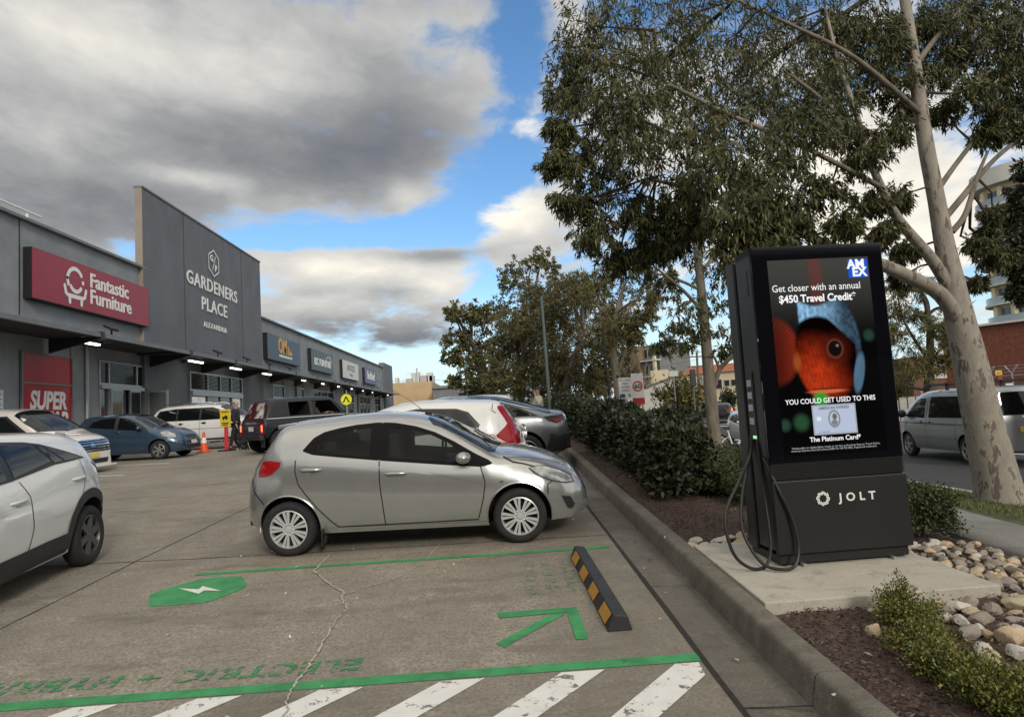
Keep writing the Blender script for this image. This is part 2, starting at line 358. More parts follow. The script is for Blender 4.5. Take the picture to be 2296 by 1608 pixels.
sheet('verge', [5.45, 5.6, 5.7]+lin(5.9, 8.37, 9), lin(-8, 60, 120), lambda x, y: T(x, y)-.02+.045*sm(5.5, 5.68, x)+.012*sin(3*x)*sin(2.3*y), M_GRASSB)
sheet('road', lin(8.52, 32, 20), lin(-30, 140, 60), lambda x, y: min(T(x, y), T(9.5, y))-.02+.0*x, M_ASPH)
# dark open joint between gutter and slab
mb = MB()
for y0 in np.arange(-8, 45, 1.):
    w = [(1.127+random.uniform(-.006, .004), y0), (1.16+random.uniform(-.004, .008), y0)]
    if y0 > -8: mb.add([(pw[0][0], pw[0][1], park(pw[0][1])+.004), (pw[1][0], pw[1][1], park(pw[1][1])+.004), (w[1][0], y0, park(y0)+.004), (w[0][0], y0, park(y0)+.004)], [(0, 1, 2, 3)])
    pw = w
tag(mb.build('gutter_joint', M_DARK), kind='structure')
# kerb, in cast lengths with a rounded front edge
KL = [-5.1, -2.55, 1.2, 3.47, 5.46, 8.3, 11.2, 14.1, 17, 20, 23, 26, 29, 32, 35, 38, 41, 44]
prof = [(1.50, -.06), (1.512, .02), (1.530, .112), (1.538, .135), (1.553, .147), (1.572, .150), (1.665, .150), (1.68, .142), (1.685, -.06)]
mb = MB()
for y0, y1 in zip(KL[:-1], KL[1:]):
    a, b = y0+.006, y1-.006; ns = 5; ys = np.linspace(a, b, ns); k = len(prof); V = []
    dj = random.uniform(-.003, .003)
    for y in ys:
        for (x, z) in prof: V.append((x+dj+random.uniform(-.001, .001), y, park(y)+z+dj*.6))
    F = [(i*k+j, i*k+j+1, (i+1)*k+j+1, (i+1)*k+j) for i in range(ns-1) for j in range(k-1)]+[tuple(range(k)), tuple(range((ns-1)*k, ns*k))[::-1]]
    mb.add(V, F)
tag(mb.build('kerb', M_KERB, smooth=True, angle=50), kind='structure')
# road edge kerb and the far kerb
mb = MB()
for y0 in np.arange(-30, 138, 2.): mb.prism([(8.36, y0, T(8.4, y0)-.1), (8.52, y0, T(8.4, y0)-.1), (8.52, y0, T(8.4, y0)+.03), (8.36, y0, T(8.4, y0)+.03)], (0, 1.99, T(8.4, y0+2)-T(8.4, y0)))
tag(mb.build('road_kerb', mat('pale_kerb', (.38, .36, .31), .85, var=.2, scale=6)), kind='structure')

def flat(name, polys, m, off=.004, kind='structure', seg=.25, zf=None):   # painted marking laid on the slope, polygons on the plan
    mb = MB(); zf = zf or T
    for p in polys:
        mb.add([(x, y, zf(x, y)+off) for x, y in p], [tuple(range(len(p)))])
    me = mb.mesh(name, m); o = link(name, me); o['kind'] = kind
    for f in me.polygons: 
        if f.normal.z < 0: f.flip()
    return o
def strip(x0, x1, y0, y1, n=12, ya=None):
    return [[(x0+(x1-x0)*i/n, y0), (x0+(x1-x0)*(i+1)/n, y0), (x0+(x1-x0)*(i+1)/n, y1), (x0+(x1-x0)*i/n, y1)] for i in range(n)]
flat('green_bay_line', strip(-7.5, 1.125, 4.045, 4.155)+strip(-3.05, 1.05, 6.79, 6.875), M_GREEN)
st = []
for i in range(-3, 6):                                     # white hatching beside the bay
    x = .31-.70*i; st.append([(x-.02, 4.025), (x+.235, 4.025), (x+.235-.88, 3.0), (x-.02-.88, 3.0)])
st = [s for s in st if s[0][0] < .9]
st.append([(.96, 4.03), (1.10, 4.03), (1.085, 3.86), (.33, 3.0), (.08, 3.0)])
flat('white_hatch_line', st, M_WHITEP)
flat('green_arrow', [[(-.08, 5.12), (.515, 5.125), (.512, 5.03), (-.07, 5.0)], [(.515, 5.028), (.515, 4.50), (.435, 4.50), (.43, 5.026)], [(.42, 5.0), (-.035, 4.455), (-.09, 4.53), (.31, 5.0)]], M_GREEN, .005)
GP = lambda L_: [tuple(ground_at(390/1.2012+x/3.988/1.2012, 1480/1.2012+y/3.988/1.2012))[:2] for x, y in L_]
flat('green_badge', [GP([(48, 490), (180, 440), (580, 328), (800, 302), (1035, 290), (1070, 330), (1097, 385), (1070, 415), (860, 505), (660, 575), (330, 600), (46, 620)])], M_GREEN)
bq = GP([(360, 428), (578, 440), (622, 402), (822, 455), (640, 452), (578, 483)])
flat('white_bolt', [[bq[0], bq[1], bq[5]], [bq[1], bq[2], bq[4], bq[5]], [bq[2], bq[3], bq[4]]], M_WHITEP2, .008)
mb = MB(); add_text(mb, 'ELECTRIC + HYBRID', frame((-2.13, 4.44, 0), (-1, 0, 0), (0, -1, 0)), .25, ext=0, xscale=.98, spacing=1.10, bold=.009)
mb.v = [(x, y, T(x, y)+.005) for x, y, z in mb.v]; o = mb.build('green_lettering', M_GREENW); o['kind'] = 'structure'
gp = []
for bx, by0, by1 in ((.16, 5.42, 6.47), (.33, 5.40, 6.5), (.50, 5.5, 6.48)):    # the worn-out wording by the wheel stop: only ghosts of strokes remain
    y = by0
    while y < by1: h = random.uniform(.05, .09); gp.append([(bx, y), (bx+.11, y), (bx+.11, y+h), (bx, y+h)]); y += h+random.uniform(.015, .04)
flat('ghost_marking', gp, M_GREENF, .005)
def ribbon(pts, w, jit=.0, z=.006, n=6):
    P = []
    for (a, b) in zip(pts[:-1], pts[1:]):
        for i in range(n): P.append((a[0]+(b[0]-a[0])*i/n+random.gauss(0, jit), a[1]+(b[1]-a[1])*i/n+random.gauss(0, jit)))
    P.append(pts[-1]); out = []
    L = []
    for i, p in enumerate(P):
        q, r = P[max(0, i-1)], P[min(len(P)-1, i+1)]; d = Vector((r[0]-q[0], r[1]-q[1])); d = d.normalized() if d.length else Vector((1, 0)); ww = w*random.uniform(.6, 1.4)/2
        L.append(((p[0]-d.y*ww, p[1]+d.x*ww), (p[0]+d.y*ww, p[1]-d.x*ww)))
    return [[a[0], a[1], b[1], b[0]] for a, b in zip(L[:-1], L[1:])]
c1 = [(-1.85, 7.27), (-1.84, 6.99), (-1.85, 6.66), (-1.71, 6.4), (-1.55, 6.12), (-1.39, 5.89), (-1.36, 5.68), (-1.26, 5.44), (-1.29, 5.21), (-1.28, 4.95), (-1.27, 4.57), (-1.27, 4.33), (-1.28, 4.16), (-1.28, 3.98), (-1.23, 3.8), (-1.24, 3.3)]
c2 = [(-1.37, 5.81), (-1.2, 6.02), (-1.0, 6.18), (-.86, 6.53), (-.77, 6.78), (-.73, 7.2), (-.6, 7.7)]
flat('filled_crack', ribbon(c1, .014, .006)+ribbon(c2, .008, .006), mat('crack_filler', (.42, .39, .34), .8, var=.25, scale=20, wear=((.15, .14, .12), .56, .6), wscale=18), .009)
flat('slab_joint', ribbon([(-9, 7.8), (-4.49, 7.58), (-2.57, 7.46), (1.12, 7.35)], .014, .002)+ribbon([(-4.02, 2), (-4.02, 5), (-4.02, 6.42), (-4.03, 7.52), (-3.98, 10.8), (-3.95, 30)], .014, .003), M_DARK, .003)
flat('slab_seam', ribbon([(-14, 14.2), (-4, 13.8), (1.12, 13.6)], .014, .003)+ribbon([(-11.5, 7.9), (-11, 20), (-10.6, 40)], .014, .003), M_DARK, .003)
flat('gutter_crack', ribbon([(1.16, 3.47), (1.50, 3.44)], .012, .002)+ribbon([(1.16, 5.49), (1.50, 5.46)], .006, .002)+ribbon([(1.16, 8.3), (1.5, 8.3)], .008, .002), M_DARK, .0, zf=lambda x, y: park(y)+.002)
bl = []
for (x0, y0) in ((-10.6, 14.4), (-10.7, 17.0), (-10.9, 19.7), (-11, 22.5), (-11.2, 25.1)):
    bl.append([(x0-5.2, y0+.55), (x0+1.4, y0-.05), (x0+1.4, y0+.05), (x0-5.2, y0+.65)])
flat('white_bay_line', bl, M_WHITEP2, .005)
flat('white_bay_stripe', [[(-4.2, y-.04), (1.1, y-.04), (1.1, y+.04), (-4.2, y+.04)] for y in (15.0, 17.7, 20.4, 23.1)], M_WHITEP, .005)
rz = lambda x, y: min(T(x, y), T(9.5, y))-.02
flat('road_marking', [[(14.3, 25), (14.6, 25), (15.0, 33), (14.7, 33)], [(15, 33.2), (16.4, 34.5), (15.4, 37.5)], [(11.9, 33), (14.2, 33.6), (14.1, 34.3), (11.8, 33.7)], [(12.2, 36), (15.2, 36.6), (15.1, 37.6), (12.1, 37)], [(16, 52), (24, 52), (24, 52.8), (16, 52.8)], [(16, 56), (26, 56), (26, 56.5), (16, 56.5)], [(20.4, -10), (20.52, -10), (20.52, 70), (20.4, 70)]]
     +[[(14.6, y), (14.72, y), (14.72, y+3), (14.6, y+3)] for y in range(-10, 24, 9)], M_WHITEP2, .005, zf=rz)
# concrete pad of the charging kiosk
mb = MB(); e = .0442
P = [(1.70, 4.50), (3.32, 4.53), (3.24, 6.1), (1.70, 6.1)]
mb.add([(x, y, park(y)+.152) for x, y in P]+[(x, y, park(y)-.1) for x, y in P], [(0, 1, 2, 3), (7, 6, 5, 4), (0, 4, 5, 1), (1, 5, 6, 2), (2, 6, 7, 3), (3, 7, 4, 0)])
o = mb.build('concrete_pad', M_PAD, bevel=.008); o['kind'] = 'structure'
# grass on the verge
def grass(name, x0, x1, y0, y1, n, hgt, m, zf):
    x = RNG.uniform(x0, x1, n); y = y0+(y1-y0)*RNG.random(n)**1.6; z = np.array([zf(a, b) for a, b in zip(x, y)])
    a = RNG.uniform(0, 2*pi, n); h = hgt*RNG.uniform(.5, 1.3, n); w = .006+.004*y/10; l = RNG.uniform(-.5, .5, (n, 2))*h[:, None]
    b0 = np.stack([x-np.cos(a)*w, y-np.sin(a)*w, z], 1); b1 = np.stack([x+np.cos(a)*w, y+np.sin(a)*w, z], 1); t = np.stack([x+l[:, 0], y+l[:, 1], z+h], 1)
    V = np.stack([b0, b1, t], 1).reshape(-1, 3); o = link(name, fast_mesh(name, V, np.arange(3*n).reshape(-1, 3), 3, m))
    return tag(o, 'short green grass growing on the verge between footpath and road', 'grass', kind='stuff')
grass('grass', 5.64, 8.35, 6, 40, 30000, .05, mat('grass_blade', (.075, .10, .028), .8, scale=1.5, col2=(.14, .14, .045)), lambda x, y: T(x, y)+.02)
# ------------------------------------------------------------------ the shopping strip on the left
M_WALL = mat('grey_render', (.25, .27, .285), .85, var=.13, scale=.9, bump=.25, bscale=40, wear=((.31, .33, .34), .58, .75), wscale=2.2)
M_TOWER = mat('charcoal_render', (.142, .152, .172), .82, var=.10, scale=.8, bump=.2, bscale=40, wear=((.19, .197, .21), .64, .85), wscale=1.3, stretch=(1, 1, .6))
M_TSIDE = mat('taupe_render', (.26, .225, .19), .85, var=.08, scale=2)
M_LOWW = mat('lower_wall_paint', (.245, .26, .275), .8, var=.12, scale=1.2)
M_DSTEEL = mat('dark_steel', (.025, .026, .03), .5, var=.2, scale=4)
M_FASC = mat('grey_fascia', (.17, .18, .185), .55, var=.12, scale=3)
M_SOFF = mat('soffit_sheet', (.045, .046, .05), .7, var=.2, scale=2)
M_ALU = mat('aluminium', (.40, .41, .42), .42, metal=.7, var=.05, scale=5)
M_GLASS = mat('shop_glass', (.018, .021, .024), .05, spec=.6)
M_LOUV = mat('louvre_dark', (.022, .023, .024), .9, spec=.1)
M_WHITE = mat('white_paint', (.72, .72, .71), .55, var=.04, scale=5)
M_BLACK = mat('black_paint', (.012, .012, .014), .4)
M_LETTER = mat('white_lettering', (.78, .78, .77), .5)
FX = -15.5
def wall(x, y, px=FX):                                     # (along, up) on a plane parallel to the shopfront
    d = ray(x, y); p = d*(px/d[0]); return p[1], p[2]+CAM_H
bld = thing('retail_building', 'long grey shopping strip with a tall charcoal middle wall and dark awning', 'building', (FX, 0, 0))
G0 = .95
def bpart(mb, name, m, parent=bld, **k): return mb.build(name, m, parent, **k)
mb = MB(); mb.box((-12.5, 7, (G0+9.12)/2-.3), (25, 46, 9.12-G0+.6)); bpart(mb, 'wall', M_WALL)
mb = MB(); mb.box((-12.5, 69, (G0+9.10)/2-.3), (25, 48.2, 9.10-G0+.6)); bpart(mb, 'wall', M_WALL)
mb = MB(); mb.box((.02, 37.2, (G0+12.8)/2-.3), (.32, 15.0, 12.8-G0+.6)); bpart(mb, 'centre_wall', M_TOWER)
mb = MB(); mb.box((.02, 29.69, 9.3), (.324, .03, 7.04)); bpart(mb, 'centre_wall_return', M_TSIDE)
mb = MB(); mb.box((-.1, 96.9, (G0+9.78)/2), (.7, 7.6, 9.78-G0)); bpart(mb, 'end_wall', M_TOWER)
mb = MB(); mb.box((-.06, 7, 9.16), (.5, 46.1, .1)); mb.box((-.06, 69, 9.14), (.5, 48.2, .1)); mb.box((.02, 37.2, 12.84), (.42, 15.1, .08)); bpart(mb, 'parapet_capping', M_FASC)
# panel joints
for u in (4, 13.6, 22.2, 53.7, 64.7, 76.3, 86.5): bpart(MB().box((.006, u, 7.5), (.012, .05, 3.2)), 'panel_joint', M_DSTEEL)
for u in (33.66, 41.34): bpart(MB().box((.186, u, 9.3), (.012, .06, 7.0)), 'panel_joint', M_DSTEEL)
# lower walls slightly recessed tone
for a, b in ((-16, 22.1), (24.8, 26.45), (29.85, 30.0), (45.0, 46.8), (49.4, 51.5), (54.4, 57.2), (64.5, 68), (73.4, 76.5), (82.8, 86), (90, 93)): bpart(MB().box((.03, (a+b)/2, 2.9), (.06, b-a, 4.6)), 'lower_wall', M_LOWW)
# awning
AZB, AZT, AX = 5.18, 5.33, 2.0
mb = MB(); mb.box((AX-.06, 38.5, (AZB+AZT)/2), (.12, 112, AZT-AZB)); bpart(mb, 'awning_fascia', M_FASC)
mb = MB(); mb.box((AX/2-.03, 38.5, 5.27), (AX-.1, 111.9, .05)); bpart(mb, 'awning_roof', M_SOFF)
for u in (18.2, 23.4, 30.2, 35.4, 40.6, 46, 51.5, 57, 62.6, 68.2, 73.8, 79.4, 85, 90.6):
    mb = MB(); mb.prism([(.19, u-.06, 5.22), (1.85, u-.06, 5.22), (1.85, u-.06, 5.12), (.19, u-.06, 4.72)], (0, .12, 0)); mb.box((1.93, u, 5.24), (.20, .2, .26)); bpart(mb, 'awning_bracket', M_DSTEEL)
for u in (24.9, 29.2, 33.2, 47.5, 60, 71): 
    mb = MB(); mb.box((1.0, u, 5.21), (1.7, .16, .1)); bpart(mb, 'awning_purlin', M_DSTEEL)
def downpipe(u, m=M_FASC):
    mb = MB(); mb.tube([(.14, u, G0), (.14, u, 4.5), (.14, u, 5.2)], .07, 8); bpart(mb, 'downpipe', m, smooth=True)
for u in (25.6, 52.1, 63.5, 75.2, 89.3): downpipe(u, M_ALU if u < 30 else M_DSTEEL)
mb = MB()
for u in (11.0, 15.5, 20.0, 23.9): mb.box((-.9, u, 9.5), (.07, .07, .75))
mb.tube([(-.9, 9, 9.95), (-.9, 24.6, 9.95)], .045, 6); mb.tube([(-.9, 9, 9.55), (-.9, 24.6, 9.55)], .035, 6)
bpart(mb, 'roof_rail', M_WHITE)
# shopfronts: each opening is a window with frame and louvre
def shopfront(u0, u1, z0, z1, mull=(), zl=None, name='window', off=.0):
    mb = MB(); mb.box((.02+off, (u0+u1)/2, (z0+z1)/2), (.04, u1-u0-.1, z1-z0-.1)); w = bpart(mb, name, M_GLASS)
    mb = MB(); d = .10
    for u in [u0+.04, u1-.04]+list(mull): mb.box((.06+off, u, (z0+z1)/2), (d, .08, z1-z0))
    for z in (z1-.04, z0+.04)+((zl, ) if zl else ()): mb.box((.058+off, (u0+u1)/2, z), (d-.006, u1-u0-.16, .09))
    bpart(mb, 'frame', M_ALU, w)
    if zl:
        mb = MB(); z = zl+.1
        while z < z1-.08: mb.box((.05+off, (u0+u1)/2, z), (.03, u1-u0-.18, .035), rot=Euler((0, rd(35), 0)).to_matrix()); z += .075
        bpart(mb, 'louvre', M_LOUV, w)
    return w
w = shopfront(26.45, 29.85, G0, 4.76, (27.12, 29.2), 3.82, 'entrance')
mb = MB(); mb.box((.12, 28.15, 3.70), (.12, 3.3, .14)); bpart(mb, 'header', M_ALU, w)
for u in (27.55, 28.95):
    mb = MB(); mb.box((.14, u, 2.25), (.06, .78, 2.7)); d = bpart(mb, 'door', M_GLASS, bld)
    mb = MB()
    for du in (-.39, .39): mb.box((.14, u+du, 2.25), (.08, .07, 2.76))
    for z in (.98, 3.6): mb.box((.14, u, z), (.078, .71, .08))
    bpart(mb, 'frame', M_ALU, d)
mb = MB(); mb.box((.62, 29.95, 2.25), (.86, .05, 2.7)); d = bpart(mb, 'door', mat('grey_film_glass', (.09, .095, .10), .15), bld)
mb = MB()
for x in (.22, 1.02): mb.box((x, 29.95, 2.25), (.07, .08, 2.78))
for z in (.98, 3.6): mb.box((.62, 29.95, z), (.74, .076, .08))
bpart(mb, 'frame', M_ALU, d)
w = shopfront(33.85, 40.75, G0, 4.78, (35.9, 37.55, 39.1), 3.84, 'entrance', .18)
mb = MB(); mb.box((.29, 37.3, 3.68), (.14, 6.7, .24)); bpart(mb, 'header', M_ALU, w)
for (a, b) in ((46.8, 49.4), (51.5, 54.4), (57.2, 64.4), (68, 73.3), (76.5, 82.7), (86, 90)):
    shopfront(a, b, G0, 4.7, tuple(np.linspace(a, b, int((b-a)/2)+1)[1:-1]), 3.8)
# warm-lit shop interior seen through the open doors, and a bright display
mb = MB(); mb.box((.015, 28.25, 2.1), (.03, .6, 2.2)); bpart(mb, 'shop_interior', mat('lit_interior', (.12, .08, .05), .8, emit=(.5, .3, .15), estr=.10))
for u, w_ in ((34.9, 1.5), (39.9, 1.1)): bpart(MB().box((.225, u, 3.27), (.03, w_, .47)), 'window_display', mat('display_white', (.6, .6, .6), .6, emit=(1, 1, 1), estr=.25, col2=(.1, .1, .1), scale=3))
# lights under the awning
M_TUBE = mat('tube_light', (.9, .9, .88), .4, emit=(1, .98, .93), estr=4)
lu = [24.1, 32.8, 37.8, 42.9, 51.4, 57.1, 62.8, 68.5, 74.3, 80, 86, 91]
lp = ['over the red poster', 'below the start of the big name', 'below the end of the big name', 'by the charcoal wall\'s right edge', 'below the dark green sign', 'past the dark green sign', 'below the cream sign', 'between the cream and violet signs', 'below the violet sign', 'just past the violet sign', 'near the far end of the awning', 'at the very end of the awning']
for u, p in zip(lu, lp):
    t = thing('awning_light', 'lit white tube light under the awning, '+p, 'light', (FX+1.05, u, 5.14), 0, 'tube lights under the awning')
    MB().box((0, 0, .03), (.16, 1.5, .06)).build('housing', M_ALU, t); MB().box((0, 0, -.03), (.12, 1.42, .06)).build('tube', M_TUBE, t)
fl = [(24.4, 'above the awning under the red sign'), (33.7, 'at the foot of the left joint of the charcoal wall'), (37.6, 'below the big white name'), (41.3, 'at the foot of the right joint of the charcoal wall'), (45.3, 'between the charcoal wall and the navy sign'), (62, 'right of the dark green sign'), (70.5, 'below the cream sign'), (79, 'below the violet sign')]
for u, p in fl:
    t = thing('flood_light', 'small black flood light '+p, 'flood light', (FX+AX-.25, u, 5.34), 0, 'flood lights on the awning')
    MB().box((0, 0, .12), (.05, .05, .24)).build('arm', M_BLACK, t); MB().box((-.02, 0, .30), (.34, .46, .08), rot=Euler((0, rd(28), 0)).to_matrix()).build('lamp_head', M_BLACK, t)
# ---- signs
FR = lambda u, z, off: frame((FX+off, u, z), (0, 1, 0), (0, 0, 1))
def stroke(mb, pts, w, M, mi=0, off=0, cap=True):           # a rounded pen stroke in the sign's plane
    P = [Vector((p[0], p[1], 0)) for p in pts]; L = []; Rr = []
    for i, p in enumerate(P):
        d = (P[min(i+1, len(P)-1)]-P[max(i-1, 0)]).normalized(); n = Vector((-d.y, d.x, 0)); L.append(p+n*w/2); Rr.append(p-n*w/2)
    out = list(Rr)
    if cap:
        d = (P[-1]-P[-2]).normalized(); n = Vector((-d.y, d.x, 0))
        out += [P[-1]+(-n*cos(a)+d*sin(a))*w/2 for a in np.linspace(0, pi, 7)[1:-1]]
    out += L[::-1]
    if cap:
        d = (P[0]-P[1]).normalized(); n = Vector((-d.y, d.x, 0))
        out += [P[0]+(-n*cos(a)+d*sin(a))*w/2 for a in np.linspace(0, pi, 7)[1:-1]]
    k = len(P); V = [M @ Vector((p.x, p.y, off)) for p in Rr+L]
    F = [(i, i+1, k+i+1, k+i) for i in range(k-1)]
    mb.add(V, F, mi)
    if cap:
        for e, s_ in ((k-1, 1), (0, -1)):
            d = (P[-1]-P[-2]).normalized() if s_ == 1 else (P[0]-P[1]).normalized(); n = Vector((-d.y, d.x, 0)); c = P[e]
            fan = [c+(-n*cos(a)+d*sin(a))*w/2 for a in np.linspace(0, pi, 9)]
            mb.add([M @ Vector((p.x, p.y, off)) for p in fan], [tuple(range(len(fan)))], mi)
def arc(cx, cy, r, a0, a1, n=14, ry=None): return [(cx+r*cos(rd(a)), cy+(ry or r)*sin(rd(a))) for a in np.linspace(a0, a1, n)]
def board(name, label, u0, u1, z0, z1, col, depth=.28, side=None):
    t = thing(name, label, 'sign', (FX+.02, (u0+u1)/2, (z0+z1)/2), 0, 'sign boards on the shopping strip')
    MB().box((depth/2, 0, 0), (depth, u1-u0, z1-z0)).build('casing', side or M_BLACK, t)
    MB().box((depth+.012, 0, 0), (.02, u1-u0-.03, z1-z0-.03)).build('face', mat(name+'_'+label.split()[0]+'_face', col, .45, var=.05, scale=1.5), t)
    return t, frame((depth+.03, 0, 0), (0, 1, 0), (0, 0, 1))
t, M = board('shop_sign', 'wide red sign board with a white armchair emblem and white rounded name', 22.35, 29.85, 6.48, 8.22, (.30, .022, .045))
mb = MB()
LX = -1.45
stroke(mb, arc(LX-.02, .10, .46, 168, 38, 14, .50), .15, M); stroke(mb, [(LX-.47, .17), (LX-.42, -.02)], .15, M)
stroke(mb, arc(LX+.02, .12, .36, 215, 325, 10, .36), .15, M); stroke(mb, [(LX+.44, .16), (LX+.445, .14)], .15, M)
stroke(mb, [(LX-.62, -.12), (LX-.55, -.38), (LX-.42, -.44), (LX+.42, -.44), (LX+.55, -.38), (LX+.62, -.12)], .15, M)
stroke(mb, [(LX-.36, -.45), (LX-.34, -.68)], .15, M, off=.004); stroke(mb, [(LX+.36, -.45), (LX+.34, -.68)], .15, M, off=.004)
mb.build('emblem', M_LETTER, t)
mb = MB(); add_text(mb, 'Fantastic', M @ Matrix.Translation((-.58, .10, 0)), .78, .012, align='LEFT', bold=.014, xscale=.98); add_text(mb, 'Furniture', M @ Matrix.Translation((-.58, -.52, 0)), .78, .012, align='LEFT', bold=.014, xscale=.98)
mb.build('lettering', M_LETTER, t)
t, M = board('shop_sign', 'navy sign board with big yellow initials ending in stepped bars', 45.35, 52.95, 6.36, 8.15, (.022, .045, .085))
mb = MB(); add_text(mb, 'OM', M @ Matrix.Translation((-.55, -.25, 0)), 1.5, .012, bold=.05, xscale=.82)
for k, (x, h0, h1) in enumerate(((.62, -.27, .34), (.98, -.27, .18), (1.30, -.27, .05))):
    mb.prism([M @ Vector((x, h0, 0)), M @ Vector((x+.2, h0, 0)), M @ Vector((x+.2, h1, 0)), M @ Vector((x, h1, 0))], (.012, 0, 0))
mb.prism([M @ Vector((.83, -.27, 0)), M @ Vector((1.62, -.27, 0)), M @ Vector((1.62, -.08, 0)), M @ Vector((.83, -.08, 0))], (.010, 0, 0))
mb.build('initials', mat('yellow_letter', (.62, .33, .05), .5), t)
mb = MB(); add_text(mb, 'ORIGINAL MATTRESS FACTORY', M @ Matrix.Translation((.1, -.55, 0)), .21, .012, bold=.006); mb.build('lettering', M_LETTER, t)
t, M = board('shop_sign', 'dark green sign board with a white house outline over white capitals', 56.1, 63.7, 6.34, 8.14, (.03, .05, .05))
mb = MB(); add_text(mb, 'B2C FURNITURE', M @ Matrix.Translation((0, -.38, 0)), .86, .012, bold=.012, xscale=.92)
stroke(mb, [(1.0, .3), (1.9, .68), (2.7, .3)], .08, M, cap=False); stroke(mb, [(2.25, .54), (2.55, .68), (3.3, .22)], .08, M, off=.004, cap=False)
mb.build('lettering', M_LETTER, t)
t, M = board('shop_sign', 'cream white sign board with thin grey capitals', 67.6, 75.3, 6.30, 8.14, (.60, .60, .57))
mb = MB(); add_text(mb, 'NATUZZI', M @ Matrix.Translation((0, -.05, 0)), .85, .012); add_text(mb, 'ITALIA', M @ Matrix.Translation((0, -.6, 0)), .40, .012, spacing=1.2); mb.build('lettering', mat('grey_letter', (.16, .16, .16), .6), t)
t, M = board('shop_sign', 'violet blue sign board with white lower case lettering', 79.0, 86.8, 6.30, 8.10, (.06, .06, .19))
mb = MB(); add_text(mb, 'Bedshed', M @ Matrix.Translation((0, -.35, 0)), 1.45, .012, bold=.02, xscale=1.0); mb.build('lettering', M_LETTER, t)
# the centre's own name on the charcoal wall
t = thing('centre_name_sign', 'big raised white name with a six sided emblem on the charcoal wall', 'sign', (FX+.20, 37.45, 5.4))
MM = lambda u, z: frame((.02, u-37.45, z-5.4), (0, 1, 0), (0, 0, 1))
mb = MB(); add_text(mb, 'GARDENERS', MM(37.15, 9.32), .98, .012, bold=.016, xscale=1.12, spacing=1.12); add_text(mb, 'PLACE', MM(37.2, 8.2), .98, .012, bold=.016, xscale=1.12, spacing=1.12); add_text(mb, 'ALEXANDRIA', MM(37.25, 7.28), .42, .012, xscale=1.08, spacing=1.15)
mb.build('lettering', M_LETTER, t)
mb = MB(); M = MM(37.15, 11.02)
hx = [(0, .74), (.66, .38), (.66, -.38), (0, -.74), (-.66, -.38), (-.66, .38)]
for i in range(6):
    a, b = Vector(hx[i]), Vector(hx[(i+1) % 6]); d = (b-a).normalized(); stroke(mb, [a-d*.03, b+d*.03], .075, M, off=.02+.004*(i % 2), cap=False)
stroke(mb, [(-.22, -.42), (.22, .42)], .07, M, off=.03, cap=False)
add_text(mb, 'G', M @ Matrix.Translation((-.27, .06, .02)), .52, .01, bold=.012); add_text(mb, 'P', M @ Matrix.Translation((.27, -.42, .02)), .52, .01, bold=.012)
mb.build('emblem', M_LETTER, t)
# red window poster
t = thing('window_poster', 'red shop window poster with bold white slanted capitals and a bar across', 'poster', (FX+.06, 23.45, 2.8))
MB().box((.02, 0, .15), (.05, 2.6, 3.4)).build('panel', mat('poster_red', (.36, .012, .02), .25, var=.2, scale=.7, spec=.6), t)
mb = MB()
for y in (-1.3, 1.3): mb.box((.05, y, .15), (.07, .07, 3.5))
for z in (1.88, .86, -1.58): mb.box((.048, 0, z), (.066, 2.53, .06))
mb.build('frame', M_FASC, t)
mb = MB(); M = frame((.05, .02, 0), (0, 1, 0), (0, 0, 1)); add_text(mb, 'SUPER', M @ Matrix.Translation((0, .02, 0)), .84, .008, bold=.03, shear=.12, xscale=.80); add_text(mb, 'CHEAP', M @ Matrix.Translation((-.06, -.68, 0)), .84, .008, bold=.03, shear=.12, xscale=.80)
mb.build('lettering', M_LETTER, t)
t = thing('wall_notice', 'small white paper notice on the grey wall left of the red poster', 'notice', (FX+.07, 21.2, 3.0))
MB().box((.01, 0, 0), (.02, .34, .78)).build('sheet', M_WHITE, t)
mb = MB()
for z in (.25, .1, -.08, -.2): mb.box((.022, 0, z), (.004, .22, .03))
mb.build('print', mat('grey_print', (.3, .3, .3), .7), t)
# ------------------------------------------------------------------ cars: a lofted shell with cut wheel arches, then panels, glass, lamps and trim shaped to it
M_TYRE = mat('tyre_rubber', (.018, .018, .019), .85, var=.25, scale=12)
M_RIM = mat('alloy', (.55, .56, .57), .28, metal=.85)
M_RIMD = mat('dark_alloy', (.13, .13, .135), .4, metal=.6)
M_WELL = mat('wheel_well', (.008, .008, .008), .9)
M_CGLASS = mat('car_glass', (.010, .012, .014), .03, spec=.55)
M_SEE = bpy.data.materials.new('see_through_glass'); M_SEE.use_nodes = True; _t = M_SEE.node_tree; _t.nodes.clear()
_o = _t.nodes.new('ShaderNodeOutputMaterial'); _m = _t.nodes.new('ShaderNodeMixShader'); _tr = _t.nodes.new('ShaderNodeBsdfTransparent'); _tr.inputs[0].default_value = (.50, .53, .52, 1); _g = _t.nodes.new('ShaderNodeBsdfGlossy'); _g.inputs['Roughness'].default_value = .02; _f = _t.nodes.new('ShaderNodeFresnel'); _f.inputs[0].default_value = 1.36
for _a, _b in ((_f.outputs[0], _m.inputs[0]), (_tr.outputs[0], _m.inputs[1]), (_g.outputs[0], _m.inputs[2]), (_m.outputs[0], _o.inputs[0])): _t.links.new(_a, _b)
M_CGLASS2 = mat('tinted_car_glass', (.006, .007, .008), .04, spec=.5)
M_TRIM = mat('black_trim', (.022, .022, .024), .45)
M_FRAME = mat('window_frame_black', (.007, .007, .008), .75, spec=.15)
M_CLAD = mat('grey_cladding', (.035, .036, .038), .7, var=.15, scale=20)
M_GAP = mat('panel_gap', (.01, .01, .01), .8)
M_RED = mat('red_lamp', (.30, .005, .008), .15, coat=.35, spec=.4)
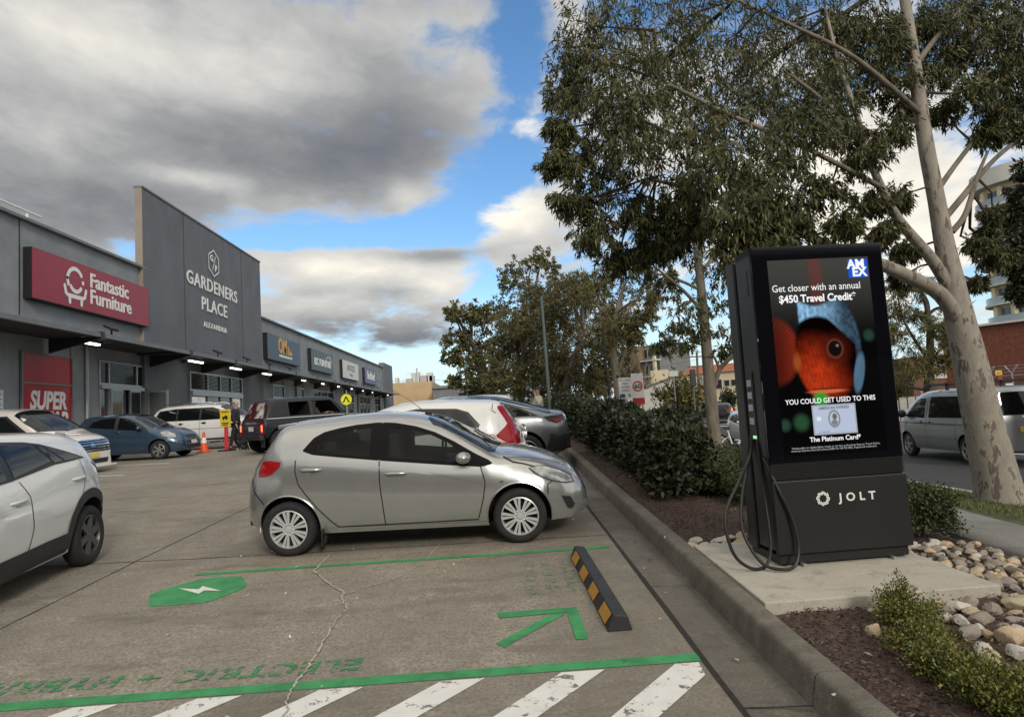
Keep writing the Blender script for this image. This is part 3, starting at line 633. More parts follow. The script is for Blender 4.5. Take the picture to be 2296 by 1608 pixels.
M_LAMP = mat('clear_lamp', (.50, .52, .53), .10, coat=1, metal=.35, col2=(.14, .145, .15), scale=7)
M_CHROME = mat('chrome', (.75, .76, .77), .12, metal=1.)
M_PLATE = mat('number_plate', (.60, .50, .10), .5); M_PLATEW = mat('white_plate', (.62, .62, .6), .5); M_PLATEK = mat('black_plate', (.03, .03, .03), .5)
def paint(name, col, metal=.0, rough=.28): return mat(name, col, rough, metal=metal, coat=1., var=.03, scale=3)
def interp(pts, x):
    X = [p[0] for p in pts]; return np.interp(x, X, [p[1] for p in pts])
def smooth(a, k=2):
    a = np.array(a, float)
    for _ in range(k):
        b = a.copy(); b[1:-1] = .25*a[:-2]+.5*a[1:-1]+.25*a[2:]; a = b
    return a
def car_shell(sp, ds=.05, ng=13):
    top = sp['top']; P = np.array(top, float); seg = np.hypot(*np.diff(P, axis=0).T); s = np.r_[0, np.cumsum(seg)]; n = max(30, int(s[-1]/ds))
    q = np.linspace(0, s[-1], n); xs = np.interp(q, s, P[:, 0]); zt = np.interp(q, s, P[:, 1]); k = sp.get('sm', 2); xs, zt = smooth(xs, k), smooth(zt, k)
    i0, i1 = int(np.argmin(xs)), int(np.argmax(xs)); xs[:i0] = xs[i0]-1e-3*np.arange(i0, 0, -1); xs[i1+1:] = xs[i1]+1e-3*np.arange(1, n-i1)
    xs = np.maximum.accumulate(xs+1e-5*np.arange(n)); zl = interp(sp['bot'], xs); zl = np.minimum(zl, zt-.05); zs = interp(sp['belt'], xs); w = interp(sp['w'], xs); tuck = interp(sp['tuck'], xs) if 'tuck' in sp else np.full(n, .05)
    rings = []
    lean = sp.get('lean', .33); nmax = sp.get('boxy', 2.6); bul = sp.get('bulge', .55)
    for i in range(n):
        b, t, W = zl[i], zt[i], w[i]; sh = min(zs[i], b+(t-b)*.82); ws = W-tuck[i]*min(1, (sh-b)/.5); H = t-sh; zm = b+(sh-b)*bul
        r = [(0, b), (.45*W, b), (.82*W, b+.002), (.92*W, b+.02*min(1, (sh-b)/.4)), (.962*W, b+.18*(sh-b)), (.985*W, b+.33*(sh-b)), (W, zm), (W-.18*(W-ws), zm+(sh-zm)*.4), (W-.48*(W-ws), zm+(sh-zm)*.72), (ws+.12*(W-ws), sh-.02*min(1, H*8)), ]
        ne = 2.3+nmax*sm(.12, .42, H)
        for th in np.linspace(0, pi/2, ng):
            c, s_ = max(0, cos(th))**(2/ne), sin(th)**(2/ne); r.append((c*max(.05, ws-lean*H*s_), sh+H*s_))
        rings.append(r)
    m = len(rings[0]); V, F = [], []
    for i in range(n):
        for (y, z) in rings[i]: V.append((xs[i], y, z))
        for (y, z) in rings[i][1:-1][::-1]: V.append((xs[i], -y, z))
    R = 2*m-2
    for i in range(n-1):
        for j in range(R): F.append((i*R+j, i*R+(j+1) % R, (i+1)*R+(j+1) % R, (i+1)*R+j))
    F += [tuple(range(R))[::-1], tuple(range((n-1)*R, n*R))]
    return V, F
def cdt(poly, g):
    P = []; k = len(poly)
    for a, b in zip(poly, list(poly[1:])+[poly[0]]):
        L = math.hypot(b[0]-a[0], b[1]-a[1]); c = max(1, int(L/g))
        P += [(a[0]+(b[0]-a[0])*i/c, a[1]+(b[1]-a[1])*i/c) for i in range(c)]
    nb = len(P); xs = [p[0] for p in P]; ys = [p[1] for p in P]
    pts = list(P); x = min(xs)+g*.6
    while x < max(xs):
        y = min(ys)+g*.6
        while y < max(ys): pts.append((x, y)); y += g
        x += g
    V, E, F, *_ = delaunay_2d_cdt([Vector(p) for p in pts], [(i, (i+1) % nb) for i in range(nb)], [], 1, 1e-5)
    V = [(v[0], v[1]) for v in V]; used = sorted({i for f in F for i in f}); mp = {u: i for i, u in enumerate(used)}
    return [V[u] for u in used], [tuple(mp[i] for i in f) for f in F]
class Car:
    def __init__(s, sp, root, det=1.):
        s.sp, s.root, s.det = sp, root, det
        V, F = car_shell(sp, .05/det, 13 if det > .7 else 9); mb = MB(); mb.add(V, F); me = mb.mesh('shell', [sp['paint'], M_WELL], smooth=True, angle=60)
        s.bvh = BVHTree.FromPolygons([v.co for v in me.vertices], [tuple(p.vertices) for p in me.polygons])
        wb, tr = sp['wb'], sp['tr']; ra = sp.get('ra', tr+.055); Wm = max(p[1] for p in sp['w'])
        body = link('body', me)
        cb = MB()
        for x in (-wb/2, wb/2):
            for sg in (1, -1):
                cb.tube([(x, sg*(Wm-.34), tr+.01), (x, sg*(Wm+.3), tr+.01)], ra, int(36*det)+8, 0)
        for poly in sp.get('cuts', ()): cb.prism([(a, -1.4, b) for a, b in poly], (0, 2.8, 0))
        cut = link('cut', cb.mesh('cut', [M_WELL])); md = body.modifiers.new('b', 'BOOLEAN'); md.operation = 'DIFFERENCE'; md.object = cut; md.solver = 'EXACT'
        try: md.material_mode = 'TRANSFER'
        except Exception: pass
        dg = bpy.context.evaluated_depsgraph_get(); nm = bpy.data.meshes.new_from_object(body.evaluated_get(dg)); body.modifiers.clear(); body.data = nm
        if max(abs(v.co.y) for v in nm.vertices) > Wm+.08: print('BOOLEAN LEFTOVER', root.name)
        bpy.data.objects.remove(cut); body.parent = root
        nm.polygons.foreach_set('use_smooth', [True]*len(nm.polygons)); nm.set_sharp_from_angle(angle=rd(42))
        s.body = body
    def hit(s, u, v, view):
        if view in 'LR':
            sg = 1 if view == 'L' else -1; o, d = Vector((u, sg*3, v)), Vector((0, -sg, 0)); near = Vector((u, sg*.8, v))
        elif view in 'FB':
            sg = 1 if view == 'F' else -1; o, d = Vector((sg*6, u, v)), Vector((-sg, 0, 0)); near = Vector((sg*2.2, u, v))
        else: o, d = Vector((v, u, 4)), Vector((0, 0, -1)); near = Vector((v, u, 1.4))
        p, n, *_ = s.bvh.ray_cast(o, d)
        if p is None: p, n, *_ = s.bvh.find_nearest(near)
        if n.dot(d) > 0: n = -n
        return p, n
    def patch(s, name, poly, view, m, eps=.004, g=None, parent=None, mirror=False):
        g = (g or .07)/s.det; mb = MB()
        for sg in ((1, -1) if mirror else (1, )):
            pl = [(sg*a, b) for a, b in poly]; V, F = cdt(pl, g); W = []
            for a, b in V:
                p, n = s.hit(a, b, view); W.append(p+n*eps)
            mb.add(W, F)
        o = link(name, mb.mesh(name, m, smooth=True, angle=60), parent or s.root)
        # faces outwards
        return o
    def both(s, name, poly, m, eps=.004, g=None, parents=None, sides='LR'):
        return [s.patch(name, poly, v, m, eps, g, parents[i] if parents else None) for i, v in enumerate(sides)]
    def line(s, pts, view, w=.008, eps=.005, mb=None):      # panel gap following the surface
        P = []
        for a, b in zip(pts[:-1], pts[1:]):
            L = math.hypot(b[0]-a[0], b[1]-a[1]); c = max(1, int(L/(.05/s.det))); P += [(a[0]+(b[0]-a[0])*i/c, a[1]+(b[1]-a[1])*i/c) for i in range(c)]
        P.append(pts[-1]); V = []
        for i, p in enumerate(P):
            a, b = P[max(0, i-1)], P[min(len(P)-1, i+1)]; d = Vector((b[0]-a[0], b[1]-a[1])); d = d.normalized() if d.length else Vector((1, 0))
            for sg in (1, -1):
                h, n = s.hit(p[0]-d.y*sg*w/2, p[1]+d.x*sg*w/2, view); V.append(h+n*eps)
        mb.add(V, [(2*i, 2*i+1, 2*i+3, 2*i+2) for i in range(len(P)-1)])
    def lines(s, name, lst, w=.008, eps=.005, m=None, parent=None):
        mb = MB()
        for pts, views in lst:
            for v in views: s.line(pts, v, w, eps, mb)
        return mb.build(name, m or M_GAP, parent or s.root)
    def wheels(s, style='five', rim=None, rr=None, n=5, which=(0, 1, 2, 3)):
        sp = s.sp; tr, tw, wb = sp['tr'], sp.get('tw', .20), sp['wb']; rr = rr or tr*.68; Wm = max(p[1] for p in sp['w']); rim = rim or M_RIM
        ty = MB(); h = tw/2; seg = int(30*s.det)+10
        ty.lathe([(rr*.97, -h*.80), (rr*1.03, -h*.95), (rr+.6*(tr-rr), -h), (tr-.02, -h*.88), (tr, -h*.62), (tr, h*.62), (tr-.02, h*.88), (rr+.6*(tr-rr), h), (rr*1.03, h*.95), (rr*.97, h*.80)], seg, axis='Y', close=True)
        tm = ty.mesh('tyre', M_TYRE, smooth=True, angle=50)
        rb = MB(); y = -h*.72                               # outer face towards -y
        rb.lathe([(rr*.985, y-.012), (rr*.93, y-.016), (rr*.90, y+.01), (rr*.88, h*.6)], seg, axis='Y', mi=0); rb.lathe([(0, y+.045), (rr*.9, y+.055)], seg, axis='Y', mi=1)
        rb.lathe([(0, y-.016), (rr*.15, y-.014), (rr*.2, y+.004), (rr*.2, y+.04)], 16, axis='Y')
        def spoke(a, r0, r1, w0, w1, yy=0., th=.03):
            c, s_ = cos(a), sin(a)
            def P(r, t, yv): return (r*c-t*s_, yv, r*s_+t*c)
            q = [P(r0, -w0/2, y-.012+yy), P(r1, -w1/2, y-.010+yy), P(r1, w1/2, y-.010+yy), P(r0, w0/2, y-.012+yy)]
            rb.prism(q, (0, th, 0))
        for i in range(n):
            a = 2*pi*i/n+.3
            if style == 'fin':
                for k in (-1, 1): spoke(a+k*.125, rr*.26, rr*.94, rr*.07, rr*.155)
                spoke(a, rr*.1, rr*.45, rr*.16, rr*.05, .008)
            elif style == 'double':
                for k in (-1, 1): spoke(a+k*.14, rr*.15, rr*.94, rr*.12, rr*.11)
            else: spoke(a, rr*.1, rr*.94, rr*.30, rr*.34)
            if style == 'fin':
                b = a+pi/n; rb.ball((rr*.27*cos(b), y-.008, rr*.27*sin(b)), (.012, .012, .012), 6, 4)
        rm = rb.mesh('rim', [rim, M_WELL], smooth=True, angle=30)
        i = 0
        for x in (-wb/2, wb/2):
            for sg in (-1, 1):
                if i in which:
                    wh = sub('wheel', s.root, (x, sg*(Wm-h-.015), tr), (0, 0, 0 if sg < 0 else pi)); link('tyre', tm, wh); link('rim', rm, wh)
                i += 1
    def mirror(s, x, z, m, size=(.07, .11, .07), out=.10):
        for sg, v in ((1, 'L'), (-1, 'R')):
            p, n = s.hit(x, z-.03, v); mb = MB(); mb.ball((x-.02, p.y+sg*out, z), size, 14, 10); mb.tube([(x+.02, p.y-sg*.02, z-.05), (x, p.y+sg*out, z-.03)], [.03, .022], 8)
            mb.build('mirror', m, s.root, smooth=True, angle=60)
    def handle(s, x, z, m, parent=None, L=.20, views='LR', cup=True):
        for i, v in enumerate(views):
            sg = 1 if v == 'L' else -1; p, n = s.hit(x, z, v); mb = MB()
            y = p.y+sg*.022; mb.tube([(x-L/2, p.y-sg*.004, z), (x-L/2+.03, y, z+.002), (x+L/2-.03, y, z), (x+L/2, p.y-sg*.004, z-.002)], [.012, .016, .016, .012], 8)
            par = parent[i] if parent else s.root
            mb.build('handle', m, par, smooth=True, angle=60)
            if cup: s.patch('handle_cup', [(x+.085*cos(a)*.9, z-.008+.045*sin(a)) for a in np.linspace(0, 2*pi, 15)[:-1]], v, s.sp.get('cup', M_TRIM), .0035, .04, par)
def place_car(name, label, x, y, yaw, group=None, z=None, cat='car', flat=False):
    return thing(name, label, cat, (x, y, T(x, y) if z is None else z), group=group, rot=(0, 0, yaw) if flat else ground_rot(x, y, yaw))
def ell(cx, cy, rx, ry, n=16): return [(cx+rx*cos(a), cy+ry*sin(a)) for a in np.linspace(0, 2*pi, n+1)[:-1]]

# ---- the silver hatchback
M_SILV = paint('silver_paint', (.43, .43, .425), .68, .23)
sp = dict(paint=M_SILV, wb=2.47, tr=.287, tw=.185, ra=.345, boxy=2.4, lean=.34, cup=mat('silver_shadow', (.30, .30, .305), .4, metal=.7),
    top=[(-1.83, .33), (-1.87, .42), (-1.88, .56), (-1.845, .80), (-1.80, .87), (-1.74, .99), (-1.67, 1.083), (-1.54, 1.22), (-1.42, 1.345), (-1.37, 1.395), (-1.2, 1.428), (-.97, 1.445), (-.7, 1.464), (-.41, 1.473), (-.2, 1.467), (0, 1.447), (.256, 1.394), (.443, 1.315), (.72, 1.16), (.95, 1.035), (1.06, .990), (1.2, .975), (1.375, .94), (1.56, .884), (1.72, .812), (1.84, .735), (1.92, .65), (1.97, .53), (1.99, .40), (1.985, .32)],
    bot=[(-1.88, .35), (-1.75, .28), (-1.5, .235), (-.9, .20), (.9, .185), (1.5, .19), (1.8, .20), (2, .27)],
    belt=[(-1.88, .5), (-1.83, .72), (-1.74, .90), (-1.57, .995), (-1.4, 1.03), (-1.1, 1.045), (-.68, .995), (-.24, .935), (.5, .845), (.84, .815), (1.1, .83), (1.3, .82), (1.6, .765), (1.83, .675), (1.93, .58), (2, .4)],
    w=[(-1.88, .48), (-1.85, .58), (-1.79, .66), (-1.68, .73), (-1.5, .80), (-1.3, .835), (-1.0, .848), (.9, .848), (1.25, .845), (1.5, .825), (1.7, .765), (1.84, .69), (1.93, .59), (1.99, .45)],
    tuck=[(-2, .05), (-1.2, .05), (0, .045), (.9, .04), (1.3, .10), (1.7, .12), (2, .06)])
for k_ in ('top', 'bot', 'belt', 'w'): sp[k_] = [((a if a > -1.235 else -1.235+(a+1.235)*.83), (b if k_ != 'top' or b < 1.36 else 1.36+(b-1.36)*.80)) for a, b in sp[k_]]
sp['cuts'] = [[(-.158, 1.305), (.1, 1.265), (.318, 1.192), (.50, 1.10), (.63, 1.015), (.735, .905), (.70, .885), (.505, .895), (-.158, .975)], [(-.932, 1.092), (-.912, 1.158), (-.87, 1.208), (-.80, 1.248), (-.583, 1.288), (-.318, 1.308), (-.328, .994), (-.68, 1.043)]]
root = place_car('hatchback', 'silver five door hatchback parked across the front with dark side windows', -1.02, 8.09, rd(-1.86), cat='car')
c = Car(sp, root, 1.5)
hero_front = [(-.231, .957), (.3, .893), (.843, .828), (.884, .672), (.858, .506), (.795, .294), (-.194, .269), (-.212, .5), (-.232, .739)]
hero_rear = [(-1.132, 1.011), (-1.108, 1.06), (-.68, 1.015), (-.237, .957), (-.236, .739), (-.214, .5), (-.198, .27), (-.70, .287), (-.78, .36), (-.904, .494), (-1.03, .66), (-1.098, .757), (-1.131, .893)]
fd = c.both('door', hero_front, M_SILV, .0035, .05); rdr = c.both('door', hero_rear, M_SILV, .0035, .05)
fw = [(-.229, 1.352), (-.069, 1.337), (.151, 1.289), (.353, 1.218), (.569, 1.105), (.783, .972), (.985, .866), (.94, .842), (.843, .83), (.505, .866), (-.229, .956)]
rw = [(-1.065, 1.105), (-.944, 1.236), (-.84, 1.288), (-.667, 1.322), (-.496, 1.343), (-.299, 1.352), (-.227, 1.352), (-.227, .957), (-.68, 1.02), (-.951, 1.060)]
fg = [(-.168, 1.316), (.1, 1.276), (.318, 1.204), (.51, 1.11), (.645, 1.02), (.752, .905), (.715, .872), (.505, .884), (-.168, .966)]; rg = [(-.942, 1.082), (-.921, 1.165), (-.88, 1.217), (-.807, 1.259), (-.583, 1.299), (-.308, 1.320), (-.318, .984), (-.68, 1.033)]
def framed(outer, inner, parents):                          # black surround: outline ribbons and the solid corners, leaving the opening free
    for i_, v_ in enumerate('LR'):
        m_ = MB(); n_ = 180
        def samp(poly):
            P_ = [Vector(q_) for q_ in poly]+[Vector(poly[0])]; L_ = np.r_[0, np.cumsum([(b_-a_).length for a_, b_ in zip(P_[:-1], P_[1:])])]; c_ = Vector((sum(q_[0] for q_ in inner)/len(inner), sum(q_[1] for q_ in inner)/len(inner))); out_ = []
            for th_ in np.linspace(0, 2*pi, n_, endpoint=False):
                dr_ = Vector((cos(th_), sin(th_))); best = None
                for a_, b_ in zip(P_[:-1], P_[1:]):
                    e_ = b_-a_; den_ = dr_.x*e_.y-dr_.y*e_.x
                    if abs(den_) < 1e-9: continue
                    w_ = a_-c_; t_ = (w_.x*e_.y-w_.y*e_.x)/den_; u_ = (w_.x*dr_.y-w_.y*dr_.x)/den_
                    if t_ > 0 and -1e-6 <= u_ <= 1+1e-6 and (best is None or t_ < best): best = t_
                out_.append(c_+dr_*best)
            return out_
        A_, B_ = samp(inner), samp(outer); V_ = []
        for a_, b_ in zip(A_, B_):
            for f_ in (0, .33, .66, 1): q_ = a_.lerp(b_, f_); h_, nn_ = c.hit(q_.x, q_.y, v_); V_.append(h_+nn_*.006)
        m_.add(V_, [(4*i+j, 4*i+j+1, 4*((i+1) % n_)+j+1, 4*((i+1) % n_)+j) for i in range(n_) for j in range(3)]); m_.build('window_frame', M_FRAME, parents[i_], smooth=True)
shr = lambda P_, f_=.965: [((a-sum(p[0] for p in P_)/len(P_))*f_+sum(p[0] for p in P_)/len(P_), (b-sum(p[1] for p in P_)/len(P_))*f_+sum(p[1] for p in P_)/len(P_)) for a, b in P_]
framed(fw, shr(sp['cuts'][0]), fd); framed(rw, shr(sp['cuts'][1]), rdr)
c.both('window', fg, M_SEE, .004, .05, fd)
c.both('window', rg, M_SEE, .004, .05, rdr)
M_SEAT = mat('seat_cloth', (.035, .035, .037), .9, var=.2, scale=30)
for sx, sy in ((-.12, .36), (-.12, -.36)):
    m_ = MB(); m_.box((sx, sy, 1.02), (.14, .44, .42)); m_.box((sx-.02, sy, 1.275), (.09, .24, .14)); m_.build('seat', M_SEAT, root, bevel=.04)
m_ = MB(); m_.box((-.82, 0, 1.06), (.14, 1.2, .26)); m_.build('rear_seat', M_SEAT, root, bevel=.04)
m_ = MB(); m_.lathe([(.165, -.012), (.18, 0), (.165, .012)], 20, axis='X', c=(.42, -.36, 1.0)); m_.build('steering_wheel', M_TRIM, root)
m_ = MB(); m_.box((.60, 0, .93), (.30, 1.25, .12)); m_.build('dashboard', M_TRIM, root, bevel=.03)
c.patch('windscreen', [(-.56, .33), (-.45, .27), (0, .245), (.45, .27), (.56, .33), (.60, .6), (.66, .93), (.62, 1.0), (0, 1.06), (-.62, 1.0), (-.66, .93), (-.60, .6)], 'T', M_CGLASS, .004, .06)
c.patch('rear_window', [(-.46, 1.34), (.46, 1.34), (.56, 1.1), (.52, 1.0), (-.52, 1.0), (-.56, 1.1)], 'B', M_CGLASS2, .005, .06)
mb = MB(); mb.prism([(-1.20, -.50, 1.362), (-1.20, .50, 1.362), (-1.43, .46, 1.336), (-1.43, -.46, 1.336)], (0, 0, .045)); mb.build('spoiler', M_SILV, root, smooth=True, bevel=.012)
tl = [(-1.56, .85), (-1.55, .94), (-1.50, 1.012), (-1.42, 1.02), (-1.294, 1.0), (-1.304, .954), (-1.40, .876), (-1.49, .85)]
c.both('tail_lamp', tl, M_RED, .007, .04); 
hl = [(1.369, .778), (1.45, .792), (1.55, .778), (1.70, .72), (1.80, .66), (1.83, .60), (1.75, .60), (1.62, .635), (1.50, .685), (1.42, .735)]
c.both('headlight', hl, M_LAMP, .006, .03); c.both('headlight_rim', [(1.355, .781), (1.45, .80), (1.56, .786), (1.71, .728), (1.815, .668), (1.845, .59), (1.75, .588), (1.61, .622), (1.49, .672), (1.40, .73)], M_TRIM, .004, .03)
c.both('fog_lamp', [(1.69, .47), (1.79, .452), (1.835, .36), (1.80, .315), (1.755, .33)], M_TRIM, .006, .03)
c.patch('grille', [(-.45, .50), (-.38, .30), (.38, .30), (.45, .50), (.3, .53), (-.3, .53)], 'F', M_TRIM, .006, .05); c.patch('upper_grille', [(-.42, .66), (-.36, .60), (.36, .60), (.42, .66)], 'F', M_TRIM, .006, .05)
c.patch('number_plate', [(-.19, .36), (.19, .36), (.19, .46), (-.19, .46)], 'F', M_PLATEK, .02)
G = 'LR'
c.lines('panel_gap', [([(-1.132, 1.011), (-1.135, .893), (-1.102, .757), (-1.03, .655), (-.904, .49), (-.78, .355), (-.70, .283)], G), ([(-.237, .955), (-.236, .739), (-.214, .5), (-.198, .27)], G), ([(.845, .83), (.886, .672), (.86, .506), (.797, .294)], G),
    ([(-.70, .284), (.797, .278)], G), ([(1.09, .91), (1.19, .855), (1.30, .83), (1.42, .79)], G), ([(1.60, .63), (1.55, .60), (1.545, .5)], G), ([(-1.66, .83), (-1.63, .70), (-1.5, .56)], G), ], .0115, .0055)
c.lines('sill_strip', [([(-.82, .262), (-.66, .268), (.74, .238), (.88, .238)], G)], .022, .010, M_SILV)
c.lines('bonnet_gap', [([(-.70, 1.10), (-.60, 1.5), (-.44, 1.80)], 'T'), ([(.70, 1.10), (.60, 1.5), (.44, 1.80)], 'T')], .008, .005)
c.lines('crease', [([(-1.1, .962), (-.24, .885), (.4, .77), (.88, .66)], G)], .012, .0075, M_SILV)
c.handle(-.965, .905, M_SILV, rdr, .22); c.handle(-.06, .815, M_SILV, fd, .24)
c.mirror(.69, .945, M_SILV, (.085, .10, .062), .12)
c.wheels('fin', mat('hubcap_silver', (.58, .59, .60), .35, metal=.35), .205, 9)
c.both('indicator', ell(1.06, .665, .022, .012, 10), M_LAMP, .006, .03)
for sg in (1, -1):
    for x in (-1.235, 1.235):
        mb = MB(); pts = []
        for a in np.linspace(rd(-8), rd(188), 22):
            p, n = c.hit(x+.352*cos(a), .297+.352*sin(a), 'L' if sg > 0 else 'R'); pts.append(Vector((x+.348*cos(a), p.y+sg*.001, .297+.348*sin(a))))
        mb.tube(pts, .010, 6); mb.build('arch_lip', M_SILV, root, smooth=True)
mb = MB(); mb.tube([(.20, 0, 1.40), (.02, 0, 1.55), (-.42, 0, 1.86)], [.006, .003, .002], 6); mb.ball((.22, 0, 1.41), (.05, .03, .02)); mb.build('aerial', M_BLACK, root, smooth=True)
mb = MB(); mb.tube([(.98, -.45, 1.045), (.75, -.05, 1.17)], .008, 6); mb.tube([(.98, .1, 1.045), (.72, .5, 1.16)], .008, 6); mb.build('wiper', M_BLACK, root)
mb = MB(); mb.tube([(-.84, -.83, .20), (-.86, -.83, .13)], .02, 4); mb.box((-.865, -.80, .19), (.012, .17, .17)); mb.box((-.865, .80, .19), (.012, .17, .17)); mb.build('mud_flap', M_TRIM, root)
# ---- the other cars: the same shell method with their own outlines
def scaled(sp, sx=1., sy=1., sz=1., **k):
    q = dict(sp)
    for key in ('top', 'bot', 'belt'): q[key] = [(a*sx, b*sz) for a, b in sp[key]]
    q['w'] = [(a*sx, b*sy) for a, b in sp['w']]; q['tuck'] = [(a*sx, b) for a, b in sp.get('tuck', [(-3, .05), (3, .05)])]
    q['wb'] = sp['wb']*sx; q['tr'] = sp['tr']*k.pop('str', sz); q['ra'] = q['tr']+.05; q.update(k); return q
HSP = {k_: v_ for k_, v_ in sp.items() if k_ != 'cuts'}; S = lambda P, sx=1., sz=1., dx=0.: [(a*sx+dx, b*sz) for a, b in P]
def plate(c, view, m, z=.45, y=.19, h=.055, eps=.02, txt=None):
    c.patch('number_plate', [(-y, z-h), (y, z-h), (y, z+h), (-y, z+h)], view, m, eps, .1)
def windows(c, frame_poly, glass, screen=None, rear=None, m=M_CGLASS2, fr=M_TRIM, doors=None):
    c.both('window_frame', frame_poly, fr, .004)
    for g in glass: c.both('window', g, m, .008)
    if screen: c.patch('windscreen', screen, 'T', M_CGLASS, .005, .09)
    if rear: c.patch('rear_window', rear, 'B', m, .006, .09)

# white crossover at the left edge, coming towards the viewer's left
M_WCAR = paint('white_paint_car', (.66, .67, .67), .0, .22); M_PEARL = paint('pearl_paint', (.68, .66, .62), .05, .22)
q = scaled(HSP, 2.57/2.47, .8825/.848, 1.045, str=1.12, paint=M_WCAR, cup=mat('white_shadow', (.40, .41, .41), .4), ra=.40)
q.pop('cuts', 0); q['w'] = [(-1.86, .60), (-1.80, .72), (-1.70, .80), (-1.55, .855), (-1.3, .88)]+[p_ for p_ in q['w'] if p_[0] > -1.2]; q['top'] = [(a if a > -1.3 else -1.3+(a+1.3)*1.16, b) for a, b in q['top']]
root = place_car('crossover_car', 'white crossover with black wheel arch cladding, cut off by the left edge', -5.24, 6.22, rd(-84.3))
c = Car(q, root, 1.3); dx = -1.285
P_ = lambda pts: [(a+dx, b) for a, b in pts]
fr = c.both('door', P_([(1.17, 1.06), (1.09, .91), (1.10, .61), (1.17, .42), (.62, .42), (.40, .62), (.18, .80), (.08, .97), (.10, 1.15)]), M_WCAR, .004, .06)
f2 = c.both('door', P_([(1.18, 1.06), (1.10, .91), (1.11, .61), (1.18, .42), (2.1, .42), (2.15, .98)]), M_WCAR, .004, .06)
c.both('window_frame', P_([(2.1, 1.03), (2.0, 1.12), (1.39, 1.435), (1.1, 1.43), (.8, 1.405), (.62, 1.37), (.30, 1.27), (-.03, 1.165), (.3, 1.155), (.55, 1.15), (1.26, 1.075)]), M_TRIM, .006, .06)
c.both('window', P_([(1.9, 1.06), (1.85, 1.13), (1.40, 1.39), (1.28, 1.395), (1.33, 1.09)]), M_CGLASS, .010, .06, f2); c.both('window', P_([(1.22, 1.40), (.86, 1.375), (.74, 1.33), (.60, 1.19), (1.22, 1.10)]), M_CGLASS, .010, .06, fr)
c.both('quarter_window', P_([(.72, 1.37), (.66, 1.355), (.40, 1.17), (.55, 1.17)]), M_CGLASS, .010, .06); c.both('quarter_window', P_([(.60, 1.345), (.05, 1.175), (.36, 1.17)]), M_CGLASS, .010, .06)
c.both('tail_lamp', P_([(-.16, 1.10), (-.30, 1.115), (-.46, 1.08), (-.46, .97), (-.38, .965), (-.28, 1.03)]), M_RED, .008, .04)
c.patch('windscreen', [(-.57, .35), (0, .27), (.57, .35), (.68, .98), (0, 1.1), (-.68, .98)], 'T', M_CGLASS, .005, .08); c.patch('rear_window', [(-.48, 1.38), (.48, 1.38), (.58, 1.12), (-.58, 1.12)], 'B', M_CGLASS2, .006, .07)
for v in 'LR':
    for xw in (-1.285, 1.285):
        c.patch('arch_cladding', [(xw+.40*cos(a), .33+.40*sin(a)) for a in np.linspace(rd(-8), rd(188), 20)]+[(xw+.50*cos(a), .33+.50*sin(a)) for a in np.linspace(rd(188), rd(-8), 20)], v, M_CLAD, .010, .07)
    c.patch('sill_cladding', [(-.86, .40), (-.80, .44), (-.45, .44), (.80, .40), (.86, .36), (.85, .22), (-.85, .22)], v, M_CLAD, .010, .07); c.patch('bumper_cladding', [(-1.70, .50), (-1.86, .50), (-1.86, .30), (-1.66, .32)], v, M_CLAD, .010, .07)
mb = MB(); mb.prism([(-1.30, -.52, 1.43), (-1.30, .52, 1.43), (-1.60, .48, 1.40), (-1.60, -.48, 1.40)], (0, 0, .045)); mb.build('spoiler', M_WCAR, root, bevel=.012)
c.lines('panel_gap', [(P_([(1.17, 1.06), (1.09, .91), (1.10, .61), (1.17, .42)]), G), (P_([(.10, 1.15), (.08, .97), (.18, .80), (.40, .62)]), G), (P_([(-.1, .95), (-.2, .72)]), G)], .008, .007)
c.handle(-1.285+.22, .965, M_WCAR, fr, .24); c.handle(-1.285+1.27, .885, M_WCAR, f2, .24)
c.wheels('five', M_RIMD, .222, 6); c.mirror(.62, 1.0, M_WCAR); plate(c, 'B', M_PLATE, .60)

# white people mover nose out behind it
q = dict(paint=M_PEARL, wb=2.9, tr=.33, lean=.25, boxy=2.8, top=[(-2.35, .35), (-2.4, .7), (-2.35, 1.2), (-2.15, 1.62), (-1.9, 1.77), (-.8, 1.82), (0, 1.815), (.5, 1.76), (.9, 1.60), (1.5, 1.20), (1.68, 1.11), (1.95, 1.05), (2.18, .97), (2.30, .87), (2.36, .70), (2.38, .5), (2.40, .30), (2.36, .20)], bot=[(-2.4, .3), (-1.8, .2), (2, .18), (2.4, .16)], belt=[(-2.4, .8), (-2, 1.0), (1, .99), (1.7, .97), (2.1, .90), (2.3, .78), (2.4, .4)], w=[(-2.4, .7), (-2.2, .84), (-1.8, .90), (1.7, .90), (2.05, .84), (2.25, .74), (2.36, .62), (2.4, .58)])
root = place_car('people_mover', 'pearl white people mover with wide chrome barred grille and yellow front plate', -12.95, 18.45, rd(-12), group='cars parked nose out before the shops')
c = Car(q, root, .9)
windows(c, [(-2.1, 1.05), (-1.9, 1.62), (.45, 1.62), (1.3, 1.12), (1.35, 1.02)], [[(-2.0, 1.08), (-1.83, 1.58), (-1.0, 1.6), (-1.0, 1.08)], [(-.9, 1.08), (-.9, 1.6), (.1, 1.6), (.1, 1.06)], [(.2, 1.06), (.2, 1.58), (.42, 1.57), (1.15, 1.12), (1.15, 1.06)]], [(-.60, .62), (0, .52), (.60, .62), (.70, 1.05), (.72, 1.48), (0, 1.62), (-.72, 1.48), (-.70, 1.05)])
c.patch('grille', [(-.60, .56), (.60, .56), (.62, .86), (-.62, .86)], 'F', M_TRIM, .006, .07)
for z in (.60, .67, .74, .805, .86): c.patch('grille_bar', [(-.60, z-.014), (.60, z-.014), (.60, z+.014), (-.60, z+.014)], 'F', M_CHROME, .022, .08)
